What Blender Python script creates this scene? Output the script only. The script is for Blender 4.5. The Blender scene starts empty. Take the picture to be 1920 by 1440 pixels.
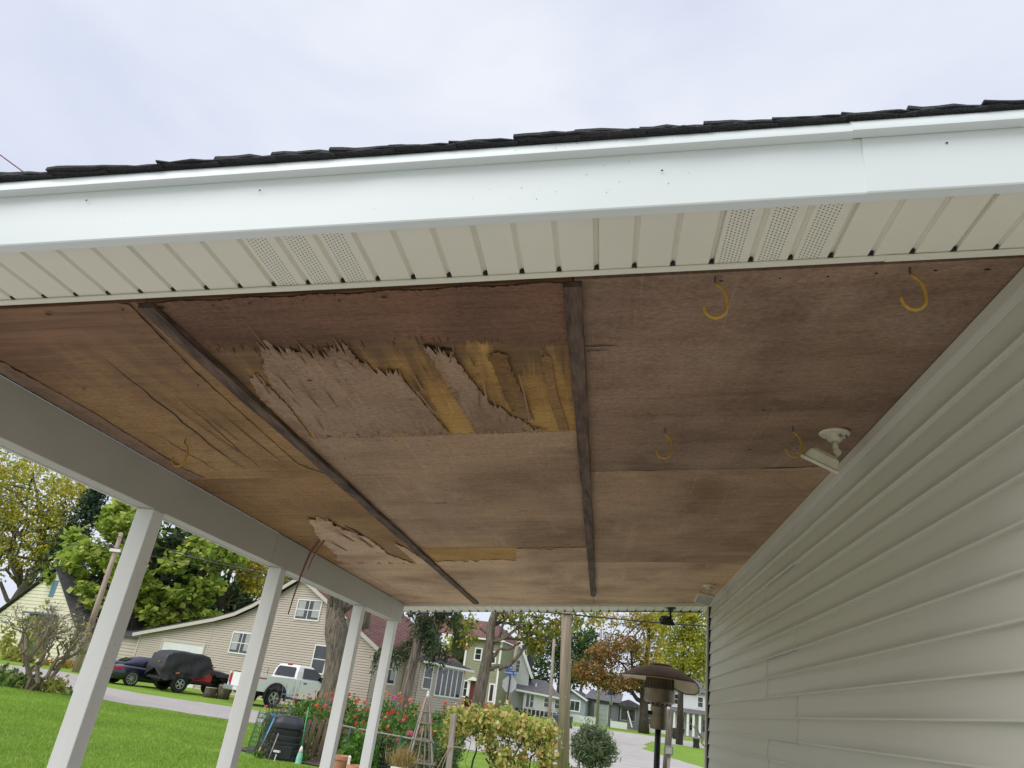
import bpy, bmesh, math, random
import numpy as np
from mathutils import Vector, Matrix
from mathutils.geometry import delaunay_2d_cdt
R = math.radians
sc = bpy.context.scene
col = sc.collection

# ------------------------------------------------------------------ camera
cam_d = bpy.data.cameras.new('camera')
cam = bpy.data.objects.new('camera', cam_d); col.objects.link(cam)
cam_d.sensor_width = 36.0
cam_d.lens = 36.0 * 1334 / 1920
cam_d.clip_start = 0.05
cam_d.clip_end = 3000
HC = 1.55
AX = np.array([0.985, -0.069, -0.156]); AY = np.array([0.113, -0.420, 0.900])
AX = AX / np.linalg.norm(AX); AY = AY - AX * (AX @ AY); AY = AY / np.linalg.norm(AY)
AZ = -np.cross(AX, AY)
m = Matrix.Identity(4)
for i, ax in enumerate((AX, AY, AZ)):
    m[i][0], m[i][1], m[i][2] = ax[0], ax[1], -ax[2]
m[2][3] = HC
cam.matrix_world = m
sc.camera = cam

# ------------------------------------------------------------------ sky, sun, exposure
SUN_EL, SUN_AZ = 48.0, 222.0          # soft overcast sun behind the camera, a little to the left
world = bpy.data.worlds.new('World'); sc.world = world
world.use_nodes = True
wn = world.node_tree; wn.nodes.clear()
w_out = wn.nodes.new('ShaderNodeOutputWorld')
w_bg = wn.nodes.new('ShaderNodeBackground'); w_bg.inputs['Strength'].default_value = 0.1
w_sky = wn.nodes.new('ShaderNodeTexSky'); w_sky.sky_type = 'NISHITA'; w_sky.sun_disc = False
w_sky.sun_elevation = R(SUN_EL); w_sky.sun_rotation = R(SUN_AZ)
w_tc = wn.nodes.new('ShaderNodeTexCoord')
w_map = wn.nodes.new('ShaderNodeMapping'); w_map.inputs['Scale'].default_value = (1.0, 1.0, 2.2)
w_no = wn.nodes.new('ShaderNodeTexNoise'); w_no.inputs['Scale'].default_value = 2.1
w_no.inputs['Detail'].default_value = 7; w_no.inputs['Roughness'].default_value = 0.5; w_no.inputs['Distortion'].default_value = 0.35
w_ra = wn.nodes.new('ShaderNodeValToRGB')
w_ra.color_ramp.elements[0].position = 0.36; w_ra.color_ramp.elements[0].color = (4.65, 5.0, 6.0, 1)
w_ra.color_ramp.elements[1].position = 0.64; w_ra.color_ramp.elements[1].color = (5.85, 6.05, 6.6, 1)
w_mx = wn.nodes.new('ShaderNodeMix'); w_mx.data_type = 'RGBA'; w_mx.inputs[0].default_value = 0.94
L = wn.links.new
L(w_tc.outputs['Generated'], w_map.inputs['Vector']); L(w_map.outputs[0], w_no.inputs['Vector'])
L(w_no.outputs['Fac'], w_ra.inputs[0]); L(w_sky.outputs[0], w_mx.inputs[6]); L(w_ra.outputs[0], w_mx.inputs[7])
L(w_mx.outputs[2], w_bg.inputs['Color']); L(w_bg.outputs[0], w_out.inputs['Surface'])

sun_d = bpy.data.lights.new('sun', 'SUN'); sun_d.energy = 1.5; sun_d.angle = R(50); sun_d.color = (1.0, 0.97, 0.92)
sun = bpy.data.objects.new('sun', sun_d); col.objects.link(sun)
az = R(SUN_AZ)                         # azimuth measured clockwise from +Y
sdir = Vector((math.sin(az) * math.cos(R(SUN_EL)), math.cos(az) * math.cos(R(SUN_EL)), math.sin(R(SUN_EL))))
sun.rotation_euler = (-sdir).to_track_quat('-Z', 'Y').to_euler(); sun.location = (-6, -12, 14)

sc.view_settings.view_transform = 'Standard'; sc.view_settings.look = 'None'
sc.view_settings.exposure = 0.62; sc.view_settings.gamma = 1.0; sc.view_settings.use_curve_mapping = False
sc.render.engine = 'CYCLES'
sc.cycles.use_denoising = True
sc.cycles.max_bounces = 10; sc.cycles.diffuse_bounces = 6; sc.cycles.glossy_bounces = 4
sc.cycles.transparent_max_bounces = 12; sc.cycles.transmission_bounces = 4
sc.cycles.use_adaptive_sampling = False

# ------------------------------------------------------------------ helpers
rnd = random.Random(7)
def tag(o, label=None, cat=None, group=None, kind=None):
    if label: o['label'] = label
    if cat: o['category'] = cat
    if group: o['group'] = group
    if kind: o['kind'] = kind
    return o
def empty(name, loc=(0, 0, 0), rz=0.0, label=None, cat=None, group=None):
    o = bpy.data.objects.new(name, None); col.objects.link(o)
    o.location = loc; o.rotation_euler = (0, 0, rz); o.empty_display_size = 0.2
    return tag(o, label, cat, group)
def link(name, me, mat=None, parent=None, local=True):
    o = bpy.data.objects.new(name, me); col.objects.link(o)
    if mat is not None and not me.materials:
        for k in (mat if isinstance(mat, (list, tuple)) else [mat]): me.materials.append(k)
    if parent is not None:
        o.parent = parent
        if not local: o.matrix_parent_inverse = parent_inv(parent)
    return o
def parent_inv(p):
    mm = Matrix.LocRotScale(p.location, p.rotation_euler, p.scale)
    if p.parent: mm = Matrix.LocRotScale(p.parent.location, p.parent.rotation_euler, p.parent.scale) @ mm
    return mm.inverted()
def copy_tree(o, parent=None):
    c = o.copy(); col.objects.link(c); c.parent = parent
    for ch in list(o.children): copy_tree(ch, c)
    return c
class MB:
    """collects polygons, builds one mesh object"""
    def __init__(s): s.v = []; s.f = []; s.mi = []; s.m = 0
    def add(s, vs, fs):
        n = len(s.v); s.v.extend([tuple(p) for p in vs])
        for f in fs: s.f.append(tuple(i + n for i in f)); s.mi.append(s.m)
        return s
    def hexa(s, p):            # 8 corners: bottom 4 ccw, top 4 ccw
        return s.add(p, [(3, 2, 1, 0), (4, 5, 6, 7), (0, 1, 5, 4), (1, 2, 6, 5), (2, 3, 7, 6), (3, 0, 4, 7)])
    def box(s, x0, x1, y0, y1, z0, z1):
        return s.hexa([(x0, y0, z0), (x1, y0, z0), (x1, y1, z0), (x0, y1, z0), (x0, y0, z1), (x1, y0, z1), (x1, y1, z1), (x0, y1, z1)])
    def obox(s, c, ax, ay, az, hx, hy, hz):
        c = Vector(c); ax = Vector(ax).normalized() * hx; ay = Vector(ay).normalized() * hy; az = Vector(az).normalized() * hz
        return s.hexa([c - ax - ay - az, c + ax - ay - az, c + ax + ay - az, c - ax + ay - az, c - ax - ay + az, c + ax - ay + az, c + ax + ay + az, c - ax + ay + az])
    def bar(s, a, b, w, t, up=(0, 0, 1)):
        a = Vector(a); b = Vector(b); d = (b - a); l = d.length; d.normalize(); u = Vector(up); sd = d.cross(u)
        if sd.length < 1e-4: sd = d.cross(Vector((1, 0, 0)))
        sd.normalize(); u = sd.cross(d)
        return s.obox((a + b) / 2, d, sd, u, l / 2, w / 2, t / 2)
    def prism(s, poly, d0, d1, fn):      # poly of (a,b); fn(a,b,d)->xyz
        n = len(poly)
        vs = [fn(a, b, d0) for a, b in poly] + [fn(a, b, d1) for a, b in poly]
        fs = [tuple(range(n - 1, -1, -1)), tuple(range(n, 2 * n))] + [(i, (i + 1) % n, (i + 1) % n + n, i + n) for i in range(n)]
        return s.add(vs, fs)
    def tube(s, pts, rad, n=8, cap=True):
        pts = [Vector(p) for p in pts]
        if not isinstance(rad, (list, tuple)): rad = [rad] * len(pts)
        base = len(s.v); prev = None
        for i, p in enumerate(pts):
            d = (pts[min(i + 1, len(pts) - 1)] - pts[max(i - 1, 0)]).normalized()
            if prev is None:
                a = Vector((0, 0, 1)) if abs(d.z) < 0.9 else Vector((1, 0, 0)); u = d.cross(a).normalized()
            else:
                u = (prev - d * prev.dot(d));
                u = u.normalized() if u.length > 1e-6 else d.orthogonal().normalized()
            prev = u; w = d.cross(u)
            for k in range(n):
                t = 2 * math.pi * k / n; s.v.append(tuple(p + (u * math.cos(t) + w * math.sin(t)) * rad[i]))
        for i in range(len(pts) - 1):
            for k in range(n):
                a = base + i * n + k; b = base + i * n + (k + 1) % n
                s.f.append((a, b, b + n, a + n)); s.mi.append(s.m)
        if cap:
            s.f.append(tuple(base + k for k in range(n - 1, -1, -1))); s.mi.append(s.m)
            e = base + (len(pts) - 1) * n; s.f.append(tuple(e + k for k in range(n))); s.mi.append(s.m)
        return s
    def lathe(s, prof, n=16, c=(0, 0, 0), a0=0, a1=2 * math.pi):
        base = len(s.v); full = abs(a1 - a0 - 2 * math.pi) < 1e-6; m = n if full else n + 1
        for r, z in prof:
            for k in range(m):
                t = a0 + (a1 - a0) * k / n; s.v.append((c[0] + r * math.cos(t), c[1] + r * math.sin(t), c[2] + z))
        for i in range(len(prof) - 1):
            for k in range(n):
                a = base + i * m + k; b = base + i * m + (k + 1) % m
                s.f.append((a, b, b + m, a + m)); s.mi.append(s.m)
        return s
    def grid(s, fn, nu, nv, flip=False):
        base = len(s.v)
        for j in range(nv + 1):
            for i in range(nu + 1): s.v.append(tuple(fn(i / nu, j / nv)))
        for j in range(nv):
            for i in range(nu):
                a = base + j * (nu + 1) + i; q = (a, a + 1, a + nu + 2, a + nu + 1)
                s.f.append(q[::-1] if flip else q); s.mi.append(s.m)
        return s
    def mesh(s, name, mats=None, smooth=False):
        me = bpy.data.meshes.new(name); me.from_pydata(s.v, [], s.f); 
        if mats is not None:
            for k in (mats if isinstance(mats, (list, tuple)) else [mats]): me.materials.append(k)
        if any(s.mi): me.polygons.foreach_set('material_index', s.mi)
        if smooth: me.polygons.foreach_set('use_smooth', [True] * len(me.polygons))
        me.update(); return me
    def build(s, name, mats, parent=None, smooth=False, bevel=0, local=True, auto=None, subd=0):
        me = s.mesh(name, mats, smooth or auto is not None)
        o = link(name, me, None, parent, local)
        if auto is not None:
            bm = bmesh.new(); bm.from_mesh(me); bm.normal_update()
            for e in bm.edges:
                if len(e.link_faces) == 2 and e.calc_face_angle(0) > R(auto): e.smooth = False
            bm.to_mesh(me); bm.free()
        if bevel:
            md = o.modifiers.new('bevel', 'BEVEL'); md.width = bevel; md.segments = 2; md.limit_method = 'ANGLE'; md.angle_limit = R(40)
        if subd:
            md = o.modifiers.new('subd', 'SUBSURF'); md.levels = subd; md.render_levels = subd
        return o

# ------------------------------------------------------------------ materials
def nt(name):
    mt = bpy.data.materials.new(name); mt.use_nodes = True
    t = mt.node_tree; b = t.nodes['Principled BSDF']; return mt, t, b
def N(t, typ, **kw):
    n = t.nodes.new(typ)
    for k, v in kw.items(): setattr(n, k, v)
    return n
def noise(t, scale, detail=5, rough=0.55, stretch=(1, 1, 1), coord='Object', dist=0.0, loc=(0, 0, 0)):
    tc = N(t, 'ShaderNodeTexCoord'); mp = N(t, 'ShaderNodeMapping'); mp.inputs['Scale'].default_value = stretch; mp.inputs['Location'].default_value = loc
    no = N(t, 'ShaderNodeTexNoise'); no.inputs['Scale'].default_value = scale; no.inputs['Detail'].default_value = detail
    no.inputs['Roughness'].default_value = rough; no.inputs['Distortion'].default_value = dist
    t.links.new(tc.outputs[coord], mp.inputs[0]); t.links.new(mp.outputs[0], no.inputs['Vector']); return no.outputs['Fac']
def ramp(t, fac, stops):
    r = N(t, 'ShaderNodeValToRGB'); e = r.color_ramp.elements
    while len(e) < len(stops): e.new(0.5)
    for k, (p, c) in enumerate(stops): e[k].position = p; e[k].color = (*c, 1) if len(c) == 3 else c
    t.links.new(fac, r.inputs[0]); return r.outputs[0]
def mix(t, fac, a, b, mode='MIX'):
    x = N(t, 'ShaderNodeMix', data_type='RGBA', blend_type=mode)
    for s, v in ((0, fac), (6, a), (7, b)):
        if hasattr(v, 'links'): t.links.new(v, x.inputs[s])
        else: x.inputs[s].default_value = v if s == 0 else ((*v, 1) if len(v) == 3 else v)
    return x.outputs[2]
def mth(t, op, a, b=None, c=None):
    x = N(t, 'ShaderNodeMath', operation=op)
    for s, v in enumerate((a, b, c)):
        if v is None: continue
        if hasattr(v, 'links'): t.links.new(v, x.inputs[s])
        else: x.inputs[s].default_value = v
    return x.outputs[0]
def bump(t, b, h, dist, strength=1.0):
    x = N(t, 'ShaderNodeBump'); x.inputs['Distance'].default_value = dist; x.inputs['Strength'].default_value = strength
    t.links.new(h, x.inputs['Height']); t.links.new(x.outputs[0], b.inputs['Normal'])
def mat(name, c1, c2=None, scale=6, rough=0.6, metal=0.0, bmp=0.0, bscale=None, stretch=(1, 1, 1), detail=5, lo=0.35, hi=0.65, spec=0.5, coat=0.0, coord='Object'):
    mt, t, b = nt(name)
    b.inputs['Roughness'].default_value = rough; b.inputs['Metallic'].default_value = metal
    b.inputs['Specular IOR Level'].default_value = spec
    if coat: b.inputs['Coat Weight'].default_value = coat; b.inputs['Coat Roughness'].default_value = 0.05
    if c2 is None: b.inputs['Base Color'].default_value = (*c1, 1)
    else:
        f = noise(t, scale, detail, 0.6, stretch, coord)
        t.links.new(ramp(t, f, [(lo, c1), (hi, c2)]), b.inputs['Base Color'])
    if bmp: bump(t, b, noise(t, bscale or scale * 3, 6, 0.6, stretch, coord), bmp)
    return mt
def leafmat(name, stops, trans=0.35, rough=0.55):
    mt, t, b = nt(name); t.nodes.remove(b)
    g = N(t, 'ShaderNodeNewGeometry'); c = ramp(t, g.outputs['Random Per Island'], stops)
    f = noise(t, 0.35, 2, coord='Object'); c2 = mix(t, 0.55, c, ramp(t, f, [(0.3, (0.72, 0.72, 0.72)), (0.7, (1.45, 1.42, 1.35))]), 'MULTIPLY')
    d = N(t, 'ShaderNodeBsdfPrincipled'); d.inputs['Roughness'].default_value = rough; d.inputs['Specular IOR Level'].default_value = 0.3
    tr = N(t, 'ShaderNodeBsdfTranslucent'); ms = N(t, 'ShaderNodeMixShader'); ms.inputs[0].default_value = trans
    t.links.new(c2, d.inputs['Base Color']); t.links.new(c2, tr.inputs['Color'])
    t.links.new(d.outputs[0], ms.inputs[1]); t.links.new(tr.outputs[0], ms.inputs[2])
    t.links.new(ms.outputs[0], t.nodes['Material Output'].inputs['Surface']); return mt

MT = {}
MT['white_alum'] = mat('white_aluminium', (0.735, 0.775, 0.78), (0.69, 0.735, 0.73), 1.2, 0.38, bmp=0.0006, bscale=2.5, lo=0.2, hi=0.8)
MT['soffit'] = mat('soffit_vinyl', (0.78, 0.76, 0.65), (0.72, 0.695, 0.585), 2.0, 0.45, lo=0.3, hi=0.75)
MT['post'] = mat('painted_post', (0.76, 0.77, 0.75), (0.68, 0.68, 0.65), 3.0, 0.5, stretch=(1, 1, 0.25), bmp=0.0008, bscale=8)
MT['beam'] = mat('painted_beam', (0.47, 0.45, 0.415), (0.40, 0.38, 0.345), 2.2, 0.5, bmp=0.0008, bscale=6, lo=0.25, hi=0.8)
MT['siding'] = mat('vinyl_siding', (0.68, 0.665, 0.60), (0.63, 0.615, 0.55), 1.6, 0.42, stretch=(1, 0.35, 1), bmp=0.0005, bscale=9, lo=0.2, hi=0.8)
MT['dark_gap'] = mat('dark_gap', (0.015, 0.013, 0.012), rough=0.9)
MT['hook'] = mat('yellow_vinyl', (0.50, 0.29, 0.03), (0.36, 0.19, 0.02), 30, 0.5)
MT['lamp_white'] = mat('lamp_white', (0.72, 0.68, 0.55), (0.62, 0.57, 0.44), 14, 0.45)
MT['lamp_black'] = mat('lamp_black', (0.012, 0.011, 0.011), rough=0.35)
MT['lens'] = mat('lamp_lens', (0.75, 0.73, 0.68), rough=0.2)
MT['screw'] = mat('screw_steel', (0.25, 0.24, 0.22), rough=0.4, metal=0.8)
def shingle_mat():
    mt, t, b = nt('asphalt_shingle'); b.inputs['Roughness'].default_value = 0.92
    f = noise(t, 300, 3); c = ramp(t, f, [(0.35, (0.012, 0.012, 0.016)), (0.65, (0.07, 0.068, 0.072))])
    f2 = noise(t, 6, 4); t.links.new(mix(t, 0.5, c, ramp(t, f2, [(0.3, (0.5, 0.5, 0.52)), (0.7, (1.2, 1.2, 1.2))]), 'MULTIPLY'), b.inputs['Base Color'])
    bump(t, b, f, 0.003); return mt
MT['shingle'] = shingle_mat()
def perforated():
    mt, t, b = nt('perforated_soffit'); b.inputs['Roughness'].default_value = 0.45
    tc = N(t, 'ShaderNodeTexCoord'); sp = N(t, 'ShaderNodeSeparateXYZ'); t.links.new(tc.outputs['UV'], sp.inputs[0])
    P = 0.0105   # hole pitch along the panel; rows staggered
    px = mth(t, 'DIVIDE', sp.outputs[0], P * 0.86); py0 = mth(t, 'DIVIDE', sp.outputs[1], P)
    row = mth(t, 'FLOOR', px); stag = mth(t, 'MULTIPLY', mth(t, 'MODULO', row, 2.0), 0.5); py = mth(t, 'ADD', py0, stag)
    fx = mth(t, 'SUBTRACT', mth(t, 'FRACT', px), 0.5); fy = mth(t, 'SUBTRACT', mth(t, 'FRACT', py), 0.5)
    d = mth(t, 'SQRT', mth(t, 'ADD', mth(t, 'MULTIPLY', fx, fx), mth(t, 'MULTIPLY', fy, fy)))
    hole = mth(t, 'LESS_THAN', d, 0.19)
    inx = mth(t, 'MULTIPLY', mth(t, 'GREATER_THAN', sp.outputs[0], 0.012), mth(t, 'LESS_THAN', sp.outputs[0], 0.064))
    hole = mth(t, 'MULTIPLY', hole, inx)
    f = noise(t, 2.0); c = ramp(t, f, [(0.3, (0.78, 0.76, 0.65)), (0.75, (0.72, 0.695, 0.585))])
    t.links.new(mix(t, hole, c, (0.03, 0.028, 0.025)), b.inputs['Base Color']); bump(t, b, mth(t, 'SUBTRACT', 1.0, hole), 0.002)
    return mt
MT['perf'] = perforated()
def plywood(name, light, dark, streak, gs=(3.0, 34.0, 1.0), stain=None, bm=0.0012, patch=None, seed=0.0):
    """gs: noise frequency along x / y; stain=(y0, y1, colour): water stain from the open front edge"""
    mt, t, b = nt(name); b.inputs['Roughness'].default_value = 0.78; b.inputs['Specular IOR Level'].default_value = 0.25
    g = noise(t, 1.0, 8, 0.65, gs, dist=0.6, loc=(seed, seed * 2, 0)); bl = noise(t, 1.6, 5, 0.55, (1, 1, 1), dist=0.5, loc=(seed + 3, 0, 0))
    fg = noise(t, 1.0, 6, 0.7, (gs[0] * 5, gs[1] * 5, 1), dist=0.3, loc=(seed + 7, 2, 0)); gm = mth(t, 'ADD', mth(t, 'MULTIPLY', g, 0.55), mth(t, 'MULTIPLY', fg, 0.45))
    c = ramp(t, gm, [(0.32, dark), (0.52, light), (0.72, tuple(min(1, k * 1.15) for k in light))])
    c = mix(t, 0.9, c, ramp(t, bl, [(0.3, (0.60, 0.53, 0.49)), (0.5, (0.95, 0.94, 0.93)), (0.7, (1.26, 1.23, 1.18))]), 'MULTIPLY')
    if patch:      # scuffed, bleached blotches
        pf = noise(t, 2.3, 6, 0.6, (1, 1, 1), loc=(seed + 9, 4, 0)); c = mix(t, ramp(t, pf, [(0.52, (0, 0, 0)), (0.68, (0.6, 0.6, 0.6))]), c, patch)
        sf = noise(t, 5.0, 4, 0.5, (1.0, 0.16, 1.0), dist=0.4, loc=(seed + 2, 9, 0)); c = mix(t, ramp(t, sf, [(0.60, (0, 0, 0)), (0.70, (0.35, 0.35, 0.35))]), c, tuple(k * 1.25 for k in patch))
    s2 = noise(t, 1.0, 6, 0.7, (gs[0] * 1.7, gs[1] * 2.2, 1), dist=0.8, loc=(seed + 5, 1, 0))
    c = mix(t, ramp(t, s2, [(0.60, (0, 0, 0)), (0.74, (0.42, 0.42, 0.42))]), c, streak)
    sp2 = noise(t, 9.0, 3, 0.5, (0.55, 1.3, 1), loc=(seed, 7, 0)); c = mix(t, ramp(t, sp2, [(0.70, (0, 0, 0)), (0.78, (0.55, 0.55, 0.55))]), c, tuple(k * 0.5 for k in streak))
    hf = noise(t, 55, 5, 0.7, (1, 1.6, 1), loc=(seed, 1, 0)); c = mix(t, 0.8, c, ramp(t, hf, [(0.32, (0.66, 0.64, 0.62)), (0.68, (1.30, 1.28, 1.25))]), 'MULTIPLY')
    sc1 = noise(t, 1.0, 3, 0.5, (70, 1.6, 1), dist=0.5, loc=(seed + 1, 0, 0)); c = mix(t, ramp(t, sc1, [(0.64, (0, 0, 0)), (0.74, (0.3, 0.3, 0.3))]), c, tuple(min(1, k * 1.5) for k in light))
    sc2 = noise(t, 16, 4, 0.6, (1, 1, 1), loc=(seed + 4, 5, 0)); c = mix(t, ramp(t, sc2, [(0.66, (0, 0, 0)), (0.76, (0.5, 0.5, 0.5))]), c, streak)
    if stain:
        tc = N(t, 'ShaderNodeTexCoord'); sp = N(t, 'ShaderNodeSeparateXYZ'); t.links.new(tc.outputs['Object'], sp.inputs[0])
        nn = noise(t, 1.0, 6, 0.7, (16.0, 1.1, 1), loc=(seed, 3, 0)); mr = N(t, 'ShaderNodeMapRange'); mr.interpolation_type = 'SMOOTHSTEP'
        yy = mth(t, 'ADD', sp.outputs[1], mth(t, 'MULTIPLY', mth(t, 'SUBTRACT', nn, 0.5), 1.1))
        t.links.new(yy, mr.inputs['Value']); mr.inputs['From Min'].default_value = stain[0]; mr.inputs['From Max'].default_value = stain[1]
        mr.inputs['To Min'].default_value = 0.9; mr.inputs['To Max'].default_value = 0.0
        c = mix(t, mr.outputs[0], c, mix(t, 1.0, stain[2], ramp(t, g, [(0.3, (0.6, 0.6, 0.6)), (0.7, (1.25, 1.2, 1.2))]), 'MULTIPLY'))
    t.links.new(c, b.inputs['Base Color']); bump(t, b, g, bm); return mt
FACE = (0.385, 0.265, 0.170); FACED = (0.275, 0.178, 0.110)
MT['ply_face'] = plywood('plywood_face', FACE, FACED, (0.16, 0.095, 0.06), (2.2, 20, 1), None, patch=(0.43, 0.31, 0.215))
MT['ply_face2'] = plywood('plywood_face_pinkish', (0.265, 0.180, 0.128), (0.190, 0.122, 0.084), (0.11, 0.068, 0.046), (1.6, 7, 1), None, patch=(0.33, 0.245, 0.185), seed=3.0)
MT['ply_far_lit'] = plywood('plywood_face_lit', (0.56, 0.40, 0.26), (0.43, 0.29, 0.185), (0.24, 0.15, 0.09), (2.2, 16, 1), None, patch=(0.60, 0.45, 0.31), seed=12.0)  # paler copy of the face: light at the open far end put into colour
MT['ply_ven'] = plywood('plywood_torn_face', (0.325, 0.222, 0.150), (0.23, 0.148, 0.098), (0.13, 0.08, 0.055), (7, 2.2, 1), None, patch=(0.37, 0.27, 0.19), seed=5.0)
MT['ply_front'] = plywood('plywood_waterstained', (0.185, 0.102, 0.066), (0.11, 0.060, 0.040), (0.06, 0.034, 0.024), (2.4, 30, 1), None, seed=6.0)
MT['ply_core'] = plywood('plywood_core', (0.50, 0.31, 0.10), (0.37, 0.21, 0.07), (0.17, 0.10, 0.045), (2.5, 42, 1), (1.94, 2.36, (0.15, 0.092, 0.05)), seed=1.0)
MT['ply_left'] = plywood('plywood_core_left', (0.37, 0.235, 0.105), (0.25, 0.15, 0.07), (0.12, 0.07, 0.035), (2.2, 30, 1), (1.75, 2.5, (0.22, 0.125, 0.075)), seed=4.0)
MT['ply_left2'] = plywood('plywood_core_dark', (0.32, 0.195, 0.085), (0.20, 0.115, 0.05), (0.09, 0.05, 0.025), (2.2, 40, 1), None, seed=8.0)
MT['batten'] = mat('weathered_batten', (0.045, 0.026, 0.019), (0.165, 0.108, 0.076), 3.2, 0.85, bmp=0.002, bscale=20, stretch=(10, 1.6, 10), lo=0.38, hi=0.68)
MT['veneer'] = mat('torn_veneer', (0.16, 0.045, 0.028), (0.24, 0.085, 0.05), 8, 0.7)
MT['grass'] = None
# ------------------------------------------------------------------ ground
def terr(x, y):
    t = min(1, max(0, (y - 42) / 50.0)); return 0.5 * t * t * (3 - 2 * t)
def sheet(name, poly, dz, mt, nx=None, label=None, kind='structure', rag=0.0, step=2.0):
    """flat piece of ground cut to an outline, draped on the terrain"""
    pts = []
    r = random.Random(len(name) + len(poly))
    for i, (a, b) in enumerate(poly):
        c, d = poly[(i + 1) % len(poly)]; n = max(1, int(math.hypot(c - a, d - b) / step))
        for k in range(n):
            t = k / n; j = rag if 0 < k else 0
            pts.append((a + (c - a) * t + r.uniform(-j, j), b + (d - b) * t + r.uniform(-j, j)))
    nb = len(pts); xs = [p[0] for p in pts]; ys = [p[1] for p in pts]
    inner = []
    yv = min(ys)
    while yv < max(ys):
        if 38 < yv < 96:
            xv = min(xs)
            while xv < max(xs): inner.append((xv, yv)); xv += 6
        yv += 4
    v, e, f, *_ = delaunay_2d_cdt([Vector(p) for p in pts + inner], [], [list(range(nb))], 1, 1e-4)
    mb = MB(); mb.add([(p.x, p.y, terr(p.x, p.y) + dz) for p in v], [tuple(q) if (v[q[1]] - v[q[0]]).cross(v[q[2]] - v[q[0]]) > 0 else tuple(q[::-1]) for q in f])
    o = mb.build(name, mt); tag(o, label, kind=kind); return o
def grass_mat():
    mt, t, b = nt('lawn_grass'); b.inputs['Roughness'].default_value = 0.85; b.inputs['Specular IOR Level'].default_value = 0.2
    f = noise(t, 0.55, 6, 0.65, (1, 2.2, 1)); fine = noise(t, 26, 5, 0.75, (1, 1.6, 1))
    c = ramp(t, f, [(0.3, (0.18, 0.30, 0.035)), (0.5, (0.245, 0.40, 0.050)), (0.72, (0.33, 0.47, 0.10))])
    c = mix(t, 0.8, c, ramp(t, fine, [(0.3, (0.45, 0.5, 0.4)), (0.7, (1.35, 1.3, 1.2))]), 'MULTIPLY')
    t.links.new(c, b.inputs['Base Color']); bump(t, b, fine, 0.04); return mt
MT['grass'] = grass_mat()
MT['gravel'] = mat('gravel_drive', (0.33, 0.30, 0.28), (0.50, 0.465, 0.44), 2.2, 0.95, bmp=0.01, bscale=30, stretch=(0.5, 2.0, 1), detail=8, lo=0.3, hi=0.7)
MT['road'] = mat('worn_asphalt', (0.40, 0.375, 0.35), (0.52, 0.49, 0.46), 0.8, 0.92, bmp=0.004, bscale=30, detail=8, lo=0.3, hi=0.7)
MT['concrete'] = mat('patio_concrete', (0.60, 0.585, 0.56), (0.52, 0.505, 0.48), 1.5, 0.85, bmp=0.002, bscale=40, detail=8)
MT['front_drive'] = mat('fill_ground_concrete', (0.45, 0.425, 0.395), (0.37, 0.35, 0.325), 1.2, 0.9, bmp=0.003, bscale=30, detail=8)
MT['soil'] = mat('garden_soil', (0.06, 0.042, 0.03), (0.12, 0.09, 0.065), 6, 0.95, bmp=0.02, bscale=14)
mb = MB()
xs = [-1500, -400, -120, -60, -30, -10, 0, 10, 30, 60, 120, 400, 1500]; ys = [-1500, -300, -60, -15, 0, 15, 30] + list(range(42, 94, 4)) + [94, 130, 220, 500, 1500]
mb.grid(lambda u, w: (xs[round(u * 12)], ys[round(w * (len(ys) - 1))], terr(0, ys[round(w * (len(ys) - 1))])), 12, len(ys) - 1)
tag(mb.build('lawn', MT['grass']), 'mown bright green lawn spreading out to the gravel drive', kind='structure')
sheet('patio_slab', [(-5.6, 1.9), (1.0, 1.9), (1.0, 7.8), (7.5, 7.8), (7.5, 13.0), (-1.6, 13.0), (-3.0, 11.0), (-5.6, 9.4)], 0.02, MT['concrete'])  # unseen patio, extended past the porch to bounce light onto its ceiling
sheet('front_drive', [(-9, -11), (9, -11), (9, 1.5), (1.0, 1.5), (1.0, 1.895), (-5.6, 1.895), (-9, 1.0)], 0.016, MT['front_drive'])  # unseen pale pad, added as a neutral bounce surface for the porch
sheet('gravel_drive', [(-60, 23.4), (-17.3, 22.7), (-10.5, 22.9), (-6.5, 24), (-6.0, 28.5), (-14.5, 29.6), (-18.0, 29.2), (-20.2, 29.9), (-24, 33.4), (-26, 37.5), (-30.5, 38.5), (-30.8, 32.6), (-60, 29.5)], 0.008, MT['gravel'], rag=0.16, step=0.9)
sheet('street', [(-7, 26), (-2.0, 25.0), (6.0, 26), (4.3, 40), (2.6, 50), (4.0, 64), (9, 66), (40, 66), (40, 78), (6, 79), (-1.5, 76), (-5.2, 66), (-6.2, 50)], 0.012, MT['road'], rag=0.2, step=1.5)

# ------------------------------------------------------------------ porch
XW, ZW, TS, XB = 1.004, 2.73, 0.114, -2.165
YF, YK = 1.622, 7.72                      # front and back edge of the plywood ceiling
def ZC(x, off=0.0): return ZW - TS * (XW - x) + off
def slab(mb, x0, x1, y0, y1, o0, o1):     # box that follows the roof slope
    return mb.hexa([(x0, y0, ZC(x0, o0)), (x1, y0, ZC(x1, o0)), (x1, y1, ZC(x1, o0)), (x0, y1, ZC(x0, o0)),
                    (x0, y0, ZC(x0, o1)), (x1, y0, ZC(x1, o1)), (x1, y1, ZC(x1, o1)), (x0, y1, ZC(x0, o1))])
porch = empty('porch', (0, 0, 0), 0, 'white porch roof with bare torn plywood ceiling, beam and four white posts', 'porch')
ceiling = empty('ceiling'); ceiling.parent = porch
tag(ceiling, 'bare brown plywood ceiling with peeling veneer')
B1, B2 = -1.372, -0.156
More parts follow.
